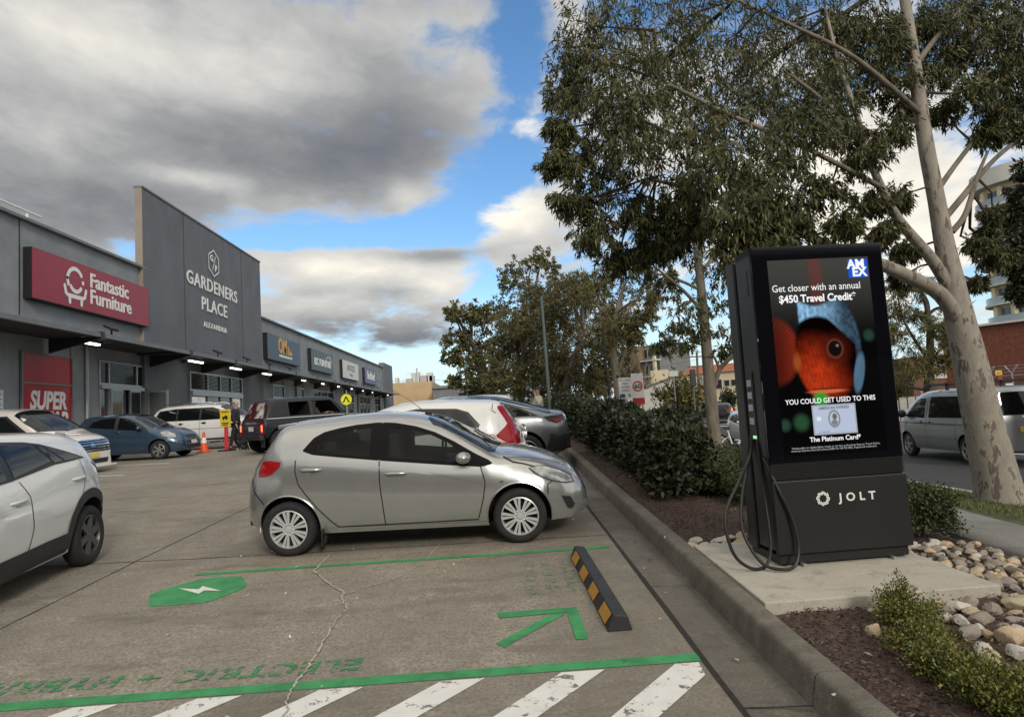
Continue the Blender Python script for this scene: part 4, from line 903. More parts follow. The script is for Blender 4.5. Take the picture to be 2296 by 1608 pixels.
c.patch('badge', ell(0, .715, .085, .06, 14), 'F', M_CHROME, .035, .05); plate(c, 'F', M_PLATE, .47, .19, .055)
for v in (1, -1): c.patch('headlight', [(v*.62, .80), (v*.74, .82), (v*.74, .66), (v*.62, .62)], 'F', M_LAMP, .012, .06)
c.patch('lower_intake', [(-.45, .26), (.45, .26), (.5, .38), (-.5, .38)], 'F', M_TRIM, .01, .08)
mb = MB(); mb.box((2.33, 0, .17), (.2, 1.5, .05)); mb.build('splitter', M_PEARL, root, bevel=.015); c.wheels('five', None, None, 7); c.mirror(1.05, 1.12, M_PEARL); c.both('headlight_side', [(2.26, .82), (1.95, .90), (2.0, .76), (2.28, .68)], M_LAMP, .01, .06)

# blue hatchback
M_BLUE = paint('blue_paint', (.035, .070, .115), .35, .25)
kx, kz = 2.46/2.47, 1.04
root = place_car('hatchback', 'slate blue hatchback with pale headlight, beside an orange cone', -11.85, 22.35, rd(-2), group='cars parked nose out before the shops')
c = Car(scaled(HSP, .965, 1., 1.04, str=1.03, paint=M_BLUE, cup=M_TRIM), root, .9); t = lambda P: S(P, .965, 1.04)
windows(c, t([(-1.2, 1.08), (-1.0, 1.27), (-.75, 1.33), (-.3, 1.352), (.151, 1.295), (.5, 1.15), (.82, .95), (.843, .87), (.3, .93), (-.6, 1.02)]), [t([(-.12, 1.322), (.15, 1.27), (.45, 1.13), (.68, .96), (.6, .9), (-.12, .97)]), t([(-.24, 1.32), (-.7, 1.30), (-.95, 1.22), (-1.08, 1.08), (-.24, .99)])], [(-.56, .33), (0, .245), (.56, .33), (.66, .93), (0, 1.04), (-.66, .93)])
c.both('headlight', t([(1.25, .82), (1.45, .85), (1.68, .74), (1.75, .64), (1.60, .64), (1.38, .70)]), M_LAMP, .008, .05)
c.lines('panel_gap', [(t([(-.24, .95), (-.26, .6), (-.22, .28)]), G), (t([(.83, .86), (.88, .6), (.8, .28)]), G), (t([(-.22, .28), (.8, .28)]), G)], .010, .006)
c.handle(-.10, .92, M_BLUE, None, .2, 'LR'); c.mirror(.62, 1.02, M_BLUE); c.wheels('five', None, .2, 6); plate(c, 'F', M_PLATEW, .48, .19, .055); c.patch('grille', [(-.35, .62), (.35, .62), (.32, .72), (-.32, .72)], 'F', M_TRIM, .01, .07); c.patch('lower_grille', [(-.45, .30), (.45, .30), (.42, .42), (-.42, .42)], 'F', M_TRIM, .01, .07); c.both('tail_lamp', t(tl), M_RED, .008, .06)

# white four wheel drive by the entrance
SUV = dict(paint=M_WCAR, wb=2.915, tr=.375, lean=.27, boxy=2.6, top=[(-2.33, .42), (-2.39, .6), (-2.38, .95), (-2.30, 1.15), (-2.15, 1.45), (-2.0, 1.67), (-1.7, 1.735), (-1, 1.765), (0, 1.755), (.4, 1.70), (.75, 1.53), (1.15, 1.24), (1.35, 1.19), (1.9, 1.13), (2.22, 1.03), (2.36, .86), (2.41, .6), (2.38, .42)], bot=[(-2.4, .42), (-2, .33), (0, .30), (2, .33), (2.42, .40)], belt=[(-2.4, .7), (-2.2, 1.0), (-1.5, 1.10), (1, 1.06), (1.4, 1.04), (2, .99), (2.3, .84), (2.42, .55)], w=[(-2.4, .78), (-2.2, .91), (-1.8, .96), (1.8, .96), (2.15, .88), (2.35, .72), (2.42, .6)])
SUVW = ([(-2.05, 1.16), (-1.85, 1.56), (-1.2, 1.62), (.2, 1.61), (.55, 1.50), (1.08, 1.14), (0, 1.13)], [[(-1.95, 1.18), (-1.8, 1.52), (-1.15, 1.58), (-1.15, 1.16)], [(-1.08, 1.16), (-1.08, 1.585), (-.25, 1.585), (-.25, 1.15)], [(-.17, 1.15), (-.17, 1.58), (.2, 1.57), (.5, 1.46), (.92, 1.17)]], [(-.62, .48), (0, .40), (.62, .48), (.76, 1.08), (0, 1.24), (-.76, 1.08)])
root = place_car('four_wheel_drive', 'white four wheel drive with black side glass parked by the wide entrance', -11.1, 26.9, rd(-3), group='cars parked nose out before the shops')
c = Car(SUV, root, .8); windows(c, *SUVW); c.mirror(.85, 1.22, M_WCAR, (.08, .13, .1), .14); c.wheels('five', None, .26, 5)
for x in (-.95, -.05): c.handle(x, 1.03, M_TRIM, None, .2)
c.lines('panel_gap', [([(-.21, 1.13), (-.21, .42)], G), ([(-1.12, 1.13), (-1.12, .75), (-1.0, .45)], G), ([(1.0, 1.1), (1.02, .42)], G), ([(-1.5, .82), (1.5, .8)], G)], .012, .006); c.both('headlight', [(2.3, .95), (1.95, 1.0), (2.0, .86), (2.32, .82)], M_LAMP, .01, .06); c.both('sill_cladding', [(-1.0, .44), (1.0, .44), (1.0, .31), (-1.0, .31)], M_CLAD, .008)
mb = MB()
for sg in (1, -1): mb.tube([(-1.8, sg*.62, 1.74), (-1.6, sg*.62, 1.80), (.1, sg*.62, 1.80), (.3, sg*.62, 1.73)], .02, 6)
mb.build('roof_rail', M_CHROME, root)

# old dark off-roader pulling away, with the driver's arm in its open window
M_NAVY = mat('midnight_paint', (.010, .015, .022), .4, coat=.25, spec=.3); M_MAROON = paint('maroon_paint', (.045, .012, .018), .2, .35)
OFF = dict(paint=M_NAVY, wb=2.54, tr=.37, lean=.24, boxy=4.0, sm=1, bulge=.6, ra=.45, top=[(-1.82, .55), (-1.87, .62), (-1.87, 1.02), (-1.82, 1.10), (-1.58, 1.60), (-1.50, 1.66), (-1.2, 1.70), (0, 1.715), (.52, 1.69), (.64, 1.63), (1.05, 1.14), (1.15, 1.09), (2.0, 1.06), (2.10, 1.0), (2.13, .65), (2.10, .55)], bot=[(-1.9, .56), (-1.6, .45), (1.8, .45), (2.15, .55)], belt=[(-1.9, .95), (-1.8, 1.02), (1.1, 1.02), (2.0, 1.0), (2.12, .9)], w=[(-1.88, .80), (-1.8, .87), (-1.6, .89), (1.7, .89), (2.0, .87), (2.13, .80)], cuts=[[(-.20, 1.13), (-.20, 1.56), (.48, 1.56), (.80, 1.18), (.80, 1.13)], [(-1.0, 1.13), (-1.0, 1.56), (-.30, 1.56), (-.30, 1.13)]])
OX, OY, OYAW = -6.25, 22.35, rd(43)
root = place_car('off_roader', 'dark vintage off roader pulling away, brake lamp lit, maroon tailgate', OX, OY, OYAW)
c = Car(OFF, root, .9)
c.both('quarter_window', [(-1.58, 1.12), (-1.42, 1.55), (-1.06, 1.57), (-1.06, 1.12)], M_CGLASS2, .006); c.both('pillar_trim', [(-.30, 1.57), (-.20, 1.57), (-.20, 1.12), (-.30, 1.12)], M_TRIM, .005)
c.lines('window_frame', [([(-1.03, 1.115), (-1.03, 1.575), (.5, 1.575), (.84, 1.12), (-1.03, 1.115)], G)], .03, .008, M_TRIM)
c.patch('windscreen', [(-.66, .70), (.66, .70), (.72, 1.04), (-.72, 1.04)], 'T', M_CGLASS, .006, .1)
tg = c.patch('tailgate', [(-.78, .62), (.78, .62), (.78, 1.02), (.62, 1.60), (-.62, 1.60), (-.78, 1.02)], 'B', M_MAROON, .006, .08)
c.patch('rear_window', [(-.68, 1.10), (.68, 1.10), (.56, 1.56), (-.56, 1.56)], 'B', mat('flag_glass', (.07, .008, .014), .15, col2=(.42, .40, .38), scale=2.6, thr=(.52, .60), spec=.6), .012, .08, tg)
add = MB(); M = frame((-1.885, 0, .93), (0, -1, 0), (0, 0, 1))
add_text(add, 'RANGE ROVER', M, .085, .003, spacing=1.5); add.build('lettering', mat('grey_letter2', (.3, .3, .3), .4), root)
for sg in (1, -1):
    mb = MB(); mb.box((-1.86, sg*.76, .78), (.05, .14, .30)); lamp = mb.build('tail_lamp', M_RED, root)
    mb = MB(); mb.box((-1.888, sg*.77, .80), (.01, .08, .20)); mb.build('lit_lens', mat('brake_glow', (.5, .05, .03), .3, emit=(1, .12, .06), estr=3.0), lamp)
plate(c, 'B', M_PLATEW, .78, .19, .07); c.wheels('five', M_RIMD, .22, 5)
mb = MB(); mb.box((-1.93, 0, .52), (.14, 1.74, .15)); mb.box((2.15, 0, .58), (.14, 1.76, .15)); mb.build('bumper', M_TRIM, root, bevel=.02)
mb = MB(); mb.tube([(-1.85, 0, .45), (-2.08, 0, .42), (-2.12, 0, .50)], .03, 6); mb.build('tow_bar', M_TRIM, root)
for sy in (-.62, .62): MB().box((-1.8, sy, .36), (.02, .24, .3)).build('mud_flap', M_TRIM, root)
c.lines('waist_line', [([(-1.85, 1.075), (1.05, 1.075)], G)], .018, .010, M_CHROME); c.lines('panel_gap', [([(-.25, 1.07), (-.25, .48)], G), ([(.9, 1.07), (.9, .5)], G), ([(-1.05, 1.07), (-1.05, .8), (-.9, .5)], G)], .010, .006)
mb = MB(); mb.lathe([(.17, -.012), (.185, 0), (.17, .012)], 20, axis='X', c=(.78, -.42, 1.20)); mb.build('steering_wheel', M_TRIM, root)
mb = MB(); mb.box((-.10, -.42, 1.22), (.14, .48, .66)); mb.ball((-.12, -.42, 1.5), (.06, .12, .09)); mb.build('seat', M_TRIM, root, bevel=.05)

# the row backed up to the kerb beyond the silver car
M_WHT2 = paint('white_paint_two', (.70, .70, .69), 0, .22)
q = scaled(HSP, 1.0, .999, 1.0, paint=M_WHT2, wb=2.53, tr=.29, top=[(-1.80, .33), (-1.86, .42), (-1.88, .56), (-1.86, .80), (-1.80, .95), (-1.72, 1.09), (-1.60, 1.28), (-1.50, 1.42), (-1.43, 1.455), (-1.2, 1.475), (-.7, 1.50), (-.2, 1.505), (.2, 1.46), (.6, 1.34), (1.0, 1.13), (1.3, .97), (1.6, .90), (1.85, .78), (1.98, .6), (2.0, .45), (1.98, .32)])
root = place_car('hatchback', 'white hatchback with tall red tail lamp, directly behind the silver car', -1.42, 11.0, rd(181), group='cars backed up to the kerb')
c = Car(q, root, 1.0)
windows(c, [(-1.12, 1.06), (-1.15, 1.10), (-.98, 1.30), (-.8, 1.36), (-.2, 1.39), (.3, 1.33), (.9, 1.05), (1.1, .92), (.6, .93), (-.7, 1.03)], [[(-1.08, 1.09), (-.93, 1.28), (-.80, 1.32), (-.72, 1.32), (-.72, 1.06)], [(-.64, 1.06), (-.62, 1.33), (-.1, 1.345), (-.1, 1.01)], [(0, 1.0), (0, 1.34), (.28, 1.29), (.8, 1.04), (.8, .96)]], [(-.56, .5), (0, .4), (.56, .5), (.66, 1.2), (0, 1.3), (-.66, 1.2)], [(-.5, 1.39), (.5, 1.39), (.6, 1.08), (-.6, 1.08)], M_CGLASS)
c.both('tail_lamp', [(-1.43, 1.36), (-1.50, 1.36), (-1.60, 1.20), (-1.72, .98), (-1.76, .78), (-1.70, .72), (-1.58, .78), (-1.40, .90), (-1.385, .93), (-1.52, 1.04), (-1.565, 1.09), (-1.52, 1.18), (-1.43, 1.32)], M_RED, .010, .045)
c.lines('lamp_trim', [([(-1.50, 1.37), (-1.61, 1.20), (-1.73, .98), (-1.77, .78)], G)], .022, .014, M_CHROME); c.lines('panel_gap', [([(-1.12, 1.06), (-1.16, .9), (-1.0, .66), (-.85, .45)], G), ([(-1.36, 1.40), (-1.34, 1.30), (-1.40, 1.26)], G), ([(-.05, 1.0), (-.05, .27)], G)], .009, .006)
c.lines('fuel_flap', [(ell(-1.30, .86, .085, .085, 18)+[(-1.215, .86)], 'LR')], .007, .006); c.wheels('double', None, .2, 5); c.mirror(.75, 1.02, M_WHT2)
mb = MB(); mb.box((-1.86, 0, .98), (.05, .7, .06)); mb.box((-1.83, .50, .90), (.10, .12, .10)); mb.build('tailgate_trim', M_CHROME, root, bevel=.015); plate(c, 'B', M_PLATE, .85)
mb = MB(); mb.tube([(.5, 0, 1.38), (1.15, 0, 1.85)], [.006, .003], 6); mb.build('aerial', M_BLACK, root)
M_GREYM = paint('graphite_paint', (.24, .25, .265), .7, .28)
SED = dict(paint=M_GREYM, wb=2.87, tr=.335, lean=.36, boxy=1.8, top=[(-2.22, .36), (-2.30, .5), (-2.31, .75), (-2.29, .97), (-2.24, 1.055), (-2.15, 1.065), (-1.9, 1.11), (-1.5, 1.23), (-1.0, 1.36), (-.5, 1.425), (-.1, 1.442), (.25, 1.42), (.7, 1.26), (1.2, 1.01), (1.4, .93), (1.9, .83), (2.15, .69), (2.28, .5), (2.27, .32)], bot=[(-2.32, .38), (-2, .24), (0, .17), (2, .19), (2.3, .28)], belt=[(-2.32, .6), (-2.2, .90), (-1.7, .96), (0, .93), (1.2, .86), (1.9, .75), (2.2, .55)], w=[(-2.32, .58), (-2.25, .70), (-2.1, .80), (-1.8, .88), (-1.3, .925), (1.6, .92), (2.0, .84), (2.2, .68), (2.29, .5)])
root = place_car('fastback_sedan', 'mid grey fastback with black rear bumper beyond the white one with tall lamp', -.90, 13.75, rd(180), group='cars backed up to the kerb'); root.scale = (1, 1, 1.05)
c = Car(SED, root, .9)
windows(c, [(-1.70, 1.0), (-1.35, 1.16), (-.8, 1.31), (-.1, 1.36), (.4, 1.27), (.9, 1.06), (1.1, .94), (0, .97)], [[(-1.55, 1.02), (-1.3, 1.14), (-.8, 1.27), (-.5, 1.30), (-.5, 1.0)], [(-.42, 1.0), (-.42, 1.31), (-.1, 1.33), (.35, 1.24), (.85, 1.03), (.9, .97)]], [(-.5, .3), (.5, .3), (.68, 1.15), (-.68, 1.15)], None, M_CGLASS)
c.patch('rear_window', [(-.5, -.35), (.5, -.35), (.66, -1.2), (.68, -1.95), (-.68, -1.95), (-.66, -1.2)], 'T', M_CGLASS, .006, .09)
c.both('tail_lamp', [(-2.18, .98), (-2.20, .90), (-2.05, .84), (-1.90, .89), (-1.80, .965), (-1.95, .985)], M_TRIM, .008, .05); c.both('lamp_lens', [(-2.15, .95), (-2.16, .895), (-2.05, .86), (-1.93, .90)], M_RED, .014, .05)
c.patch('bumper_trim', [(-.85, .36), (.85, .36), (.85, .66), (.6, .60), (-.6, .60), (-.85, .66)], 'B', M_TRIM, .01, .08); c.both('bumper_side', [(-2.22, .64), (-2.1, .60), (-1.85, .50), (-1.83, .32), (-2.25, .34)], M_TRIM, .01, .06)
c.wheels('five', M_RIMD, .24, 5); c.lines('roof_trim', [([(-1.9, 1.045), (-1.35, 1.19), (-.8, 1.34), (-.1, 1.385), (.4, 1.29), (1.0, 1.03)], G)], .016, .010, M_CHROME)
root = place_car('hatchback', 'white hatchback with narrow red lamp, farthest of the kerb row beside the person', -.95, 19.6, rd(180), group='cars backed up to the kerb')
c = Car(scaled(HSP, 1.0, 1.0, .99, paint=M_WHT2), root, .7)
windows(c, fw[:-1]+[(-.22, .956)]+[(-.68, 1.02), (-1.065, 1.105), (-.84, 1.288), (-.3, 1.35)], [[(-.942, 1.082), (-.8, 1.26), (-.305, 1.32), (-.318, .984)], [(-.168, 1.31), (.3, 1.2), (.7, .95), (-.163, .966)]]) if False else windows(c, [(-1.065, 1.105), (-.84, 1.288), (-.3, 1.345), (.151, 1.285), (.569, 1.10), (.9, .87), (-.22, .96)], [[(-.942, 1.082), (-.8, 1.25), (-.305, 1.31), (-.318, .984)], [(-.168, 1.30), (.3, 1.19), (.7, .95), (-.163, .966)]])
c.both('tail_lamp', [(-1.40, 1.36), (-1.46, 1.35), (-1.66, 1.0), (-1.64, .88), (-1.55, .90), (-1.52, 1.1)], M_RED, .01, .05); c.wheels('five', None, .2, 5)
for (nm, lb, x, y, yaw, pm, sx) in (('hatchback', 'white bonneted small car showing between the off roader and the silver roof', -4.6, 33.5, -170, M_WHT2, 1.), ('sedan', 'dark blue roofed sedan just right of the pedestrian crossing disc', -4.1, 38.5, 178, paint('dusk_paint', (.05, .07, .10), .4, .3), 1.), ('sedan', 'pale silver car behind the man in the beige jacket', 3.2, 52, 95, M_SILV, 1.), ('sedan', 'white car parked under the trees left of the leaning umbrella', -.5, 47, 170, M_WHT2, 1.)):
    root = place_car(nm, lb, x, y, rd(yaw)); c = Car(scaled(SED if nm == 'sedan' else HSP, sx, 1, 1, paint=pm), root, .6)
    windows(c, *(([(-1.70, 1.0), (-.8, 1.31), (-.1, 1.36), (.4, 1.27), (1.1, .94), (0, .97)], [[(-1.5, 1.02), (-.8, 1.27), (-.5, 1.30), (-.5, 1.0)], [(-.42, 1.0), (-.42, 1.31), (.35, 1.24), (.9, .97)]], [(-.5, .3), (.5, .3), (.68, 1.15), (-.68, 1.15)]) if nm == 'sedan' else ([(-1.065, 1.105), (-.84, 1.288), (-.3, 1.345), (.569, 1.10), (.9, .87), (-.22, .96)], [[(-.942, 1.082), (-.8, 1.25), (-.305, 1.31), (-.318, .984)]], [(-.56, .33), (0, .25), (.56, .33), (.66, .93), (0, 1.04), (-.66, .93)]))); c.wheels('five', None, .2, 5)

# ---- vehicles on the road
M_VAN = paint('van_silver', (.40, .425, .445), .6, .30)
VAN = dict(paint=M_VAN, wb=3.0, tr=.345, lean=.20, boxy=4.2, sm=1, top=[(-2.40, .40), (-2.46, .55), (-2.46, 1.10), (-2.38, 1.5), (-2.29, 1.84), (-2.15, 1.92), (-1, 1.955), (0, 1.955), (.75, 1.92), (1.1, 1.82), (1.5, 1.52), (1.82, 1.25), (1.95, 1.18), (2.2, 1.07), (2.34, .9), (2.39, .6), (2.37, .38)], bot=[(-2.46, .38), (-2, .27), (2, .25), (2.4, .3)], belt=[(-2.46, .9), (-2.35, 1.08), (1.3, 1.10), (1.9, 1.06), (2.2, .95), (2.4, .5)], w=[(-2.46, .80), (-2.4, .88), (-2.2, .945), (1.7, .945), (2.05, .87), (2.25, .75), (2.39, .6)])
root = place_car('passenger_van', 'silver passenger van with black roof rack behind the mottled gum trunk', 13.05, 18.35, rd(83.5), z=-.30, flat=True, cat='van')
c = Car(VAN, root, .9)
c.both('window', [(-1.95, 1.17), (-1.92, 1.72), (.28, 1.74), (.28, 1.16)], M_CGLASS, .006); c.both('window', [(.50, 1.15), (.50, 1.70), (.80, 1.70), (1.05, 1.60), (1.55, 1.18)], M_CGLASS, .006); c.both('pillar_trim', [(.40, 1.16), (.40, 1.74), (.47, 1.74), (.47, 1.16)], M_VAN, .006)
c.patch('rear_window', [(-.72, 1.22), (.72, 1.22), (.66, 1.78), (-.66, 1.78)], 'B', M_CGLASS2, .008, .1); c.patch('windscreen', [(-.66, 1.15), (.66, 1.15), (.75, 1.78), (-.75, 1.78)], 'T', M_CGLASS, .006, .1)
c.lines('panel_gap', [([(.39, 1.75), (.39, .9), (.36, .34)], G), ([(-1.1, 1.1), (-1.1, .5)], G), ([(1.5, 1.1), (1.45, .8)], G), ([(-2.35, .98), (-1.1, .99)], G)], .012, .006); c.lines('side_rub_strip', [([(1.1, .62), (-1.05, .62)], G)], .03, .012, M_RIM); c.lines('sill_strip', [([(1.12, .36), (-1.12, .34)], G)], .03, .012, M_RIM); c.lines('waist_groove', [([(1.9, 1.0), (-1.05, .99)], G)], .02, .008, M_GAP)
for x in (.66, .20): c.handle(x, 1.06, M_VAN, None, .2)
c.wheels('double', mat('bright_alloy', (.6, .61, .62), .3, metal=.8), .25, 5); c.mirror(1.55, 1.27, M_TRIM, (.08, .12, .12), .14)
rk = sub('roof_rack', root); mb = MB()
for sg in (1, -1):
    mb.tube([(-1.9, sg*.70, 2.06), (.55, sg*.70, 2.06)], .028, 6)
    for x in (-1.6, -.5, .4): mb.box((x, sg*.70, 1.98), (.08, .06, .16))
mb.build('rail', M_BLACK, rk); mb = MB()
for x in (-1.6, -.5, .4): mb.box((x, 0, 2.09), (.07, 1.5, .03))
mb.build('cross_bar', M_BLACK, rk)
plate(c, 'B', M_PLATE, .88, .19, .065, .03)
mb = MB(); add_text(mb, 'CU 77 BY', frame((-2.505, 0, .85), (0, -1, 0), (0, 0, 1)), .10, .002) ; mb = MB()
em = MB(); em.lathe([(.075, -.005), (.085, 0), (.075, .012), (.055, .012), (.055, -.005)], 20, axis='X', c=(-2.45, 0, 1.13)); em.prism([(-2.455, .03, 1.17), (-2.455, 0, 1.10), (-2.455, -.03, 1.17), (-2.455, -.015, 1.17), (-2.455, 0, 1.13), (-2.455, .015, 1.17)], (-.01, 0, 0)); em.build('badge', M_CHROME, root)
for sg in (1, -1): c.patch('tail_lamp', [(sg*.76, .78), (sg*.90, .78), (sg*.88, 1.18), (sg*.78, 1.18)], 'B', M_RED, .01, .08)
M_DKG = paint('dark_green_paint', (.010, .016, .017), .2, .3)
root = place_car('off_roader', 'dark off roader with rear spare wheel on the road behind a slim gum trunk', 20.9, 61.5, rd(70), z=-.30, flat=True)
c = Car(dict(SUV, paint=M_DKG), root, .7); windows(c, *SUVW); c.wheels('five', M_RIMD, .24, 5); c.patch('rear_window', [(-.6, 1.2), (.6, 1.2), (.55, 1.55), (-.55, 1.55)], 'B', M_CGLASS2, .008, .1)
mb = MB(); mb.tube([(-2.36, -.05, 1.0), (-2.62, -.05, 1.0)], .37, 24); mb.build('spare_wheel_cover', M_TRIM, root, smooth=True, bevel=.03)
for sg in (1, -1):
    mb = MB(); mb.box((-2.36, sg*.82, 1.12), (.06, .1, .3)); mb.build('tail_lamp', mat('brake_glow', (.5, .05, .03), .3) if sg < 0 else M_RED, root)
root = place_car('hatchback', 'white hatchback on the road half hidden by the dark kiosk', 11.6, 30.0, rd(-94), z=-.31, flat=True)
c = Car(scaled(HSP, 1.05, 1.03, 1.04, paint=M_WHT2), root, .7); windows(c, [(-1.065, 1.105), (-.84, 1.288), (-.3, 1.345), (.569, 1.10), (.9, .87), (-.22, .96)], [[(-.942, 1.082), (-.8, 1.25), (-.305, 1.31), (-.318, .984)], [(-.168, 1.30), (.3, 1.19), (.7, .95), (-.163, .966)]], [(-.56, .35), (.56, .35), (.66, .95), (-.66, .95)]); c.wheels('five', None, .2, 5); c.mirror(.7, 1.0, M_WHT2); c.both('headlight', hl, M_LAMP, .008, .05)
# ------------------------------------------------------------------ charging kiosk
KX, KY, KZ, KYAW = 2.66, 5.285, park(5.28)+.152, rd(2.6)
M_KIOSK = mat('kiosk_metal', (.019, .020, .0205), .42, metal=.3, var=.08, scale=3); M_KSIDE = mat('kiosk_side_metal', (.045, .046, .048), .38, metal=.5, var=.06, scale=3)
M_KGLASS = mat('kiosk_glass', (.004, .004, .006), .04, spec=.35); M_CABLE = mat('cable_rubber', (.012, .012, .013), .45)
M_WTXT = mat('screen_white', (0, 0, 0), .4, emit=(1, 1, 1), estr=.82); M_WTXT2 = mat('screen_grey', (0, 0, 0), .4, emit=(.8, .82, .85), estr=.5)
k = thing('charging_kiosk', 'tall dark car charging kiosk with a lit fish advertisement and looped cables', 'kiosk', (KX, KY, KZ), KYAW)
KW, KH, KD = 1.10, 2.52, .64
mb = MB(); mb.box((0, .145, 1.32), (KW, .29, KH-.12)); mb.build('casing', M_KSIDE, k, bevel=.012)
mb = MB(); mb.box((0, .33, 1.25), (KW-.10, .10, KH-.2)); mb.build('recess', M_BLACK, k)
mb = MB(); mb.box((0, .45, 1.28), (KW-.02, .17, KH-.1)); mb.build('back_casing', M_KSIDE, k, bevel=.012)
mb = MB(); mb.prism([(-KW/2, 0, KH-.0), (KW/2, 0, KH-.0), (KW/2, 0, KH-.07), (-KW/2, 0, KH-.07)], (0, .29, 0)); mb.build('top_cap', M_KSIDE, k, bevel=.012)
mb = MB(); mb.box((0, -.012, 1.655), (KW-.004, .03, 1.73)); mb.build('glass_front', M_KGLASS, k, bevel=.006)
mb = MB(); mb.box((0, -.018, .375), (KW-.004, .045, .56)); mb.build('lower_panel', M_KIOSK, k, bevel=.006)
mb = MB()
for i in range(8): mb.box((0, -.012, .675+i*.0155), (KW-.01, .03, .008))
mb.box((0, -.002, .73), (KW-.012, .02, .125)); mb.build('vent', M_KIOSK, k)
mb = MB(); mb.box((0, .02, .052), (KW-.05, .05, .07)); mb.box((0, .28, .05), (KW-.06, .48, .06)); mb.build('plinth', M_KIOSK, k, bevel=.004)
mb = MB()
for x in (-.35, .38): mb.box((x, .1, .01), (.03, .3, .02))
mb.build('foot', M_ALU, k)
# side column: little display, sockets and a green status strip
mb = MB(); mb.box((-.552, .20, 1.22), (.012, .13, .62)); sp_ = mb.build('socket_panel', M_BLACK, k)
mb = MB()
for z in (1.44, 1.34, 1.24, 1.13): mb.box((-.56, .20, z), (.008, .075, .055))
mb.build('display', mat('dim_display', (.05, .05, .055), .2, emit=(.3, .32, .34), estr=.25), sp_)
mb = MB(); mb.box((-.556, .20, 1.0), (.012, .11, .025)); mb.build('status_light', mat('green_light', (.1, .3, .1), .4, emit=(.35, .8, .4), estr=.9), k)
mb = MB(); mb.box((-.548, .15, 2.25), (.012, .15, .22)); mb.build('hatch_cover', M_KSIDE, k, bevel=.006)
# screen picture: computed colours on a fine grid (a lit display)
SW, SZ0, SZ1 = .845, .845, 2.405
nu, nv = 150, 250
U, Vv = np.meshgrid((np.arange(nu)+.5)/nu, (np.arange(nv)+.5)/nv)
def ssm(a, b, x): t_ = np.clip((x-a)/(b-a), 0, 1); return t_*t_*(3-2*t_)
def cval(n_, seed):                                        # smooth value noise
    r = np.random.default_rng(seed).random((n_+2, n_+2)); x, y = U*n_, Vv*n_*1.6 % n_; i, j = x.astype(int), y.astype(int); fx, fy = ssm(0, 1, x-i), ssm(0, 1, y-j)
    return (r[j, i]*(1-fx)+r[j, i+1]*fx)*(1-fy)+(r[j+1, i]*(1-fx)+r[j+1, i+1]*fx)*fy
img = np.zeros((nv, nu, 3)); top = (1-ssm(0, .45, Vv))
img += top[..., None]*np.array([.050, .049, .044]); img += .002
A = 1.85                                                   # display is taller than wide
def put_(mask, col): 
    global img
    img = img*(1-mask[..., None])+mask[..., None]*np.asarray(col)
def elm(cx, cy, rx, ry, soft=.08, rot=0.):
    x, y = (U-cx), (Vv-cy)*A; c_, s_ = cos(rot), sin(rot); q = np.hypot((x*c_+y*s_)/rx, (-x*s_+y*c_)/ry); return 1-ssm(1-soft, 1+soft, q)
put_(elm(.46, .10, .06, .34, .5)*.45, (.17, .03, .02))     # fin behind
fin = elm(-.02, .47, .25, .32, .12)*(U < .24); rays = .75+.25*np.sin((np.arctan2((Vv-.47)*A, U+.1))*60)
put_(fin*.85*(.35+.65*ssm(0, .22, U)), (.26, .028, .012)); img *= (1-fin*(1-rays)*.8)[..., None]
body = np.clip(elm(.50, .495, .31, .46, .06), 0, 1)*(Vv < .72)*ssm(.27, .31, Vv+.10*(U-.5)**2)
scl = .82+.18*np.sin(U*150+3*np.sin(Vv*150))*np.sin(Vv*240); shade = scl*np.clip(1.15-1.2*np.hypot((U-.37)/.40, (Vv-.61)*A/.50), .015, .95)**1.3+.10*elm(.60, .66, .20, .10, .6)
put_(body, (0, 0, 0)); img += body[..., None]*shade[..., None]*np.array([.52, .042, .009])*(.75+.5*cval(26, 3))[..., None]
eb_ = elm(.47, .46, .37, .55, .04); band = np.maximum(eb_*(1-ssm(.335, .36, Vv+.05*np.cos((U-.42)*7)-.25*np.clip(U-.55, 0, 1))), eb_*(1-elm(.455, .48, .335, .50, .04))*(U > .5)*(Vv < .62)*.8)*ssm(.235, .26, Vv+1.2*(U-.43)**2)*ssm(.245, .27, U)
put_(band, (0, 0, 0)); img += band[..., None]*np.array([.22, .42, .62])*(.55+.9*cval(40, 5))[..., None]*(1.0-.85*ssm(.42, .72, U))[..., None]
put_(elm(.80, .60, .05, .19, .2, .2)*.7, (.10, .20, .30))
put_(elm(.585, .475, .14, .14, .5)*.75, (.06, .008, .004)); put_(elm(.585, .47, .066, .075, .1), (.006, .004, .004)); put_(elm(.585, .47, .085, .095, .1)*(1-elm(.585, .47, .066, .075, .1))*.7, (.15, .04, .02)); put_(elm(.61, .455, .014, .014, .3), (.2, .16, .15))
put_(elm(.205, .53, .035, .08, .6)*.6, (.40, .10, .02)); put_(elm(.47, .685, .17, .018, .4), (.60, .13, .06)); put_(elm(.48, .672, .16, .010, .4)*.8, (.12, .01, .005))
for (a, b, r_, g_) in ((.40, .725, .065, .42), (.93, .41, .05, .06), (.19, .835, .07, .09), (.03, .845, .05, .07)): put_(elm(a, b, r_, r_*1.05, .5), (.02, .42*g_/.55, .03))
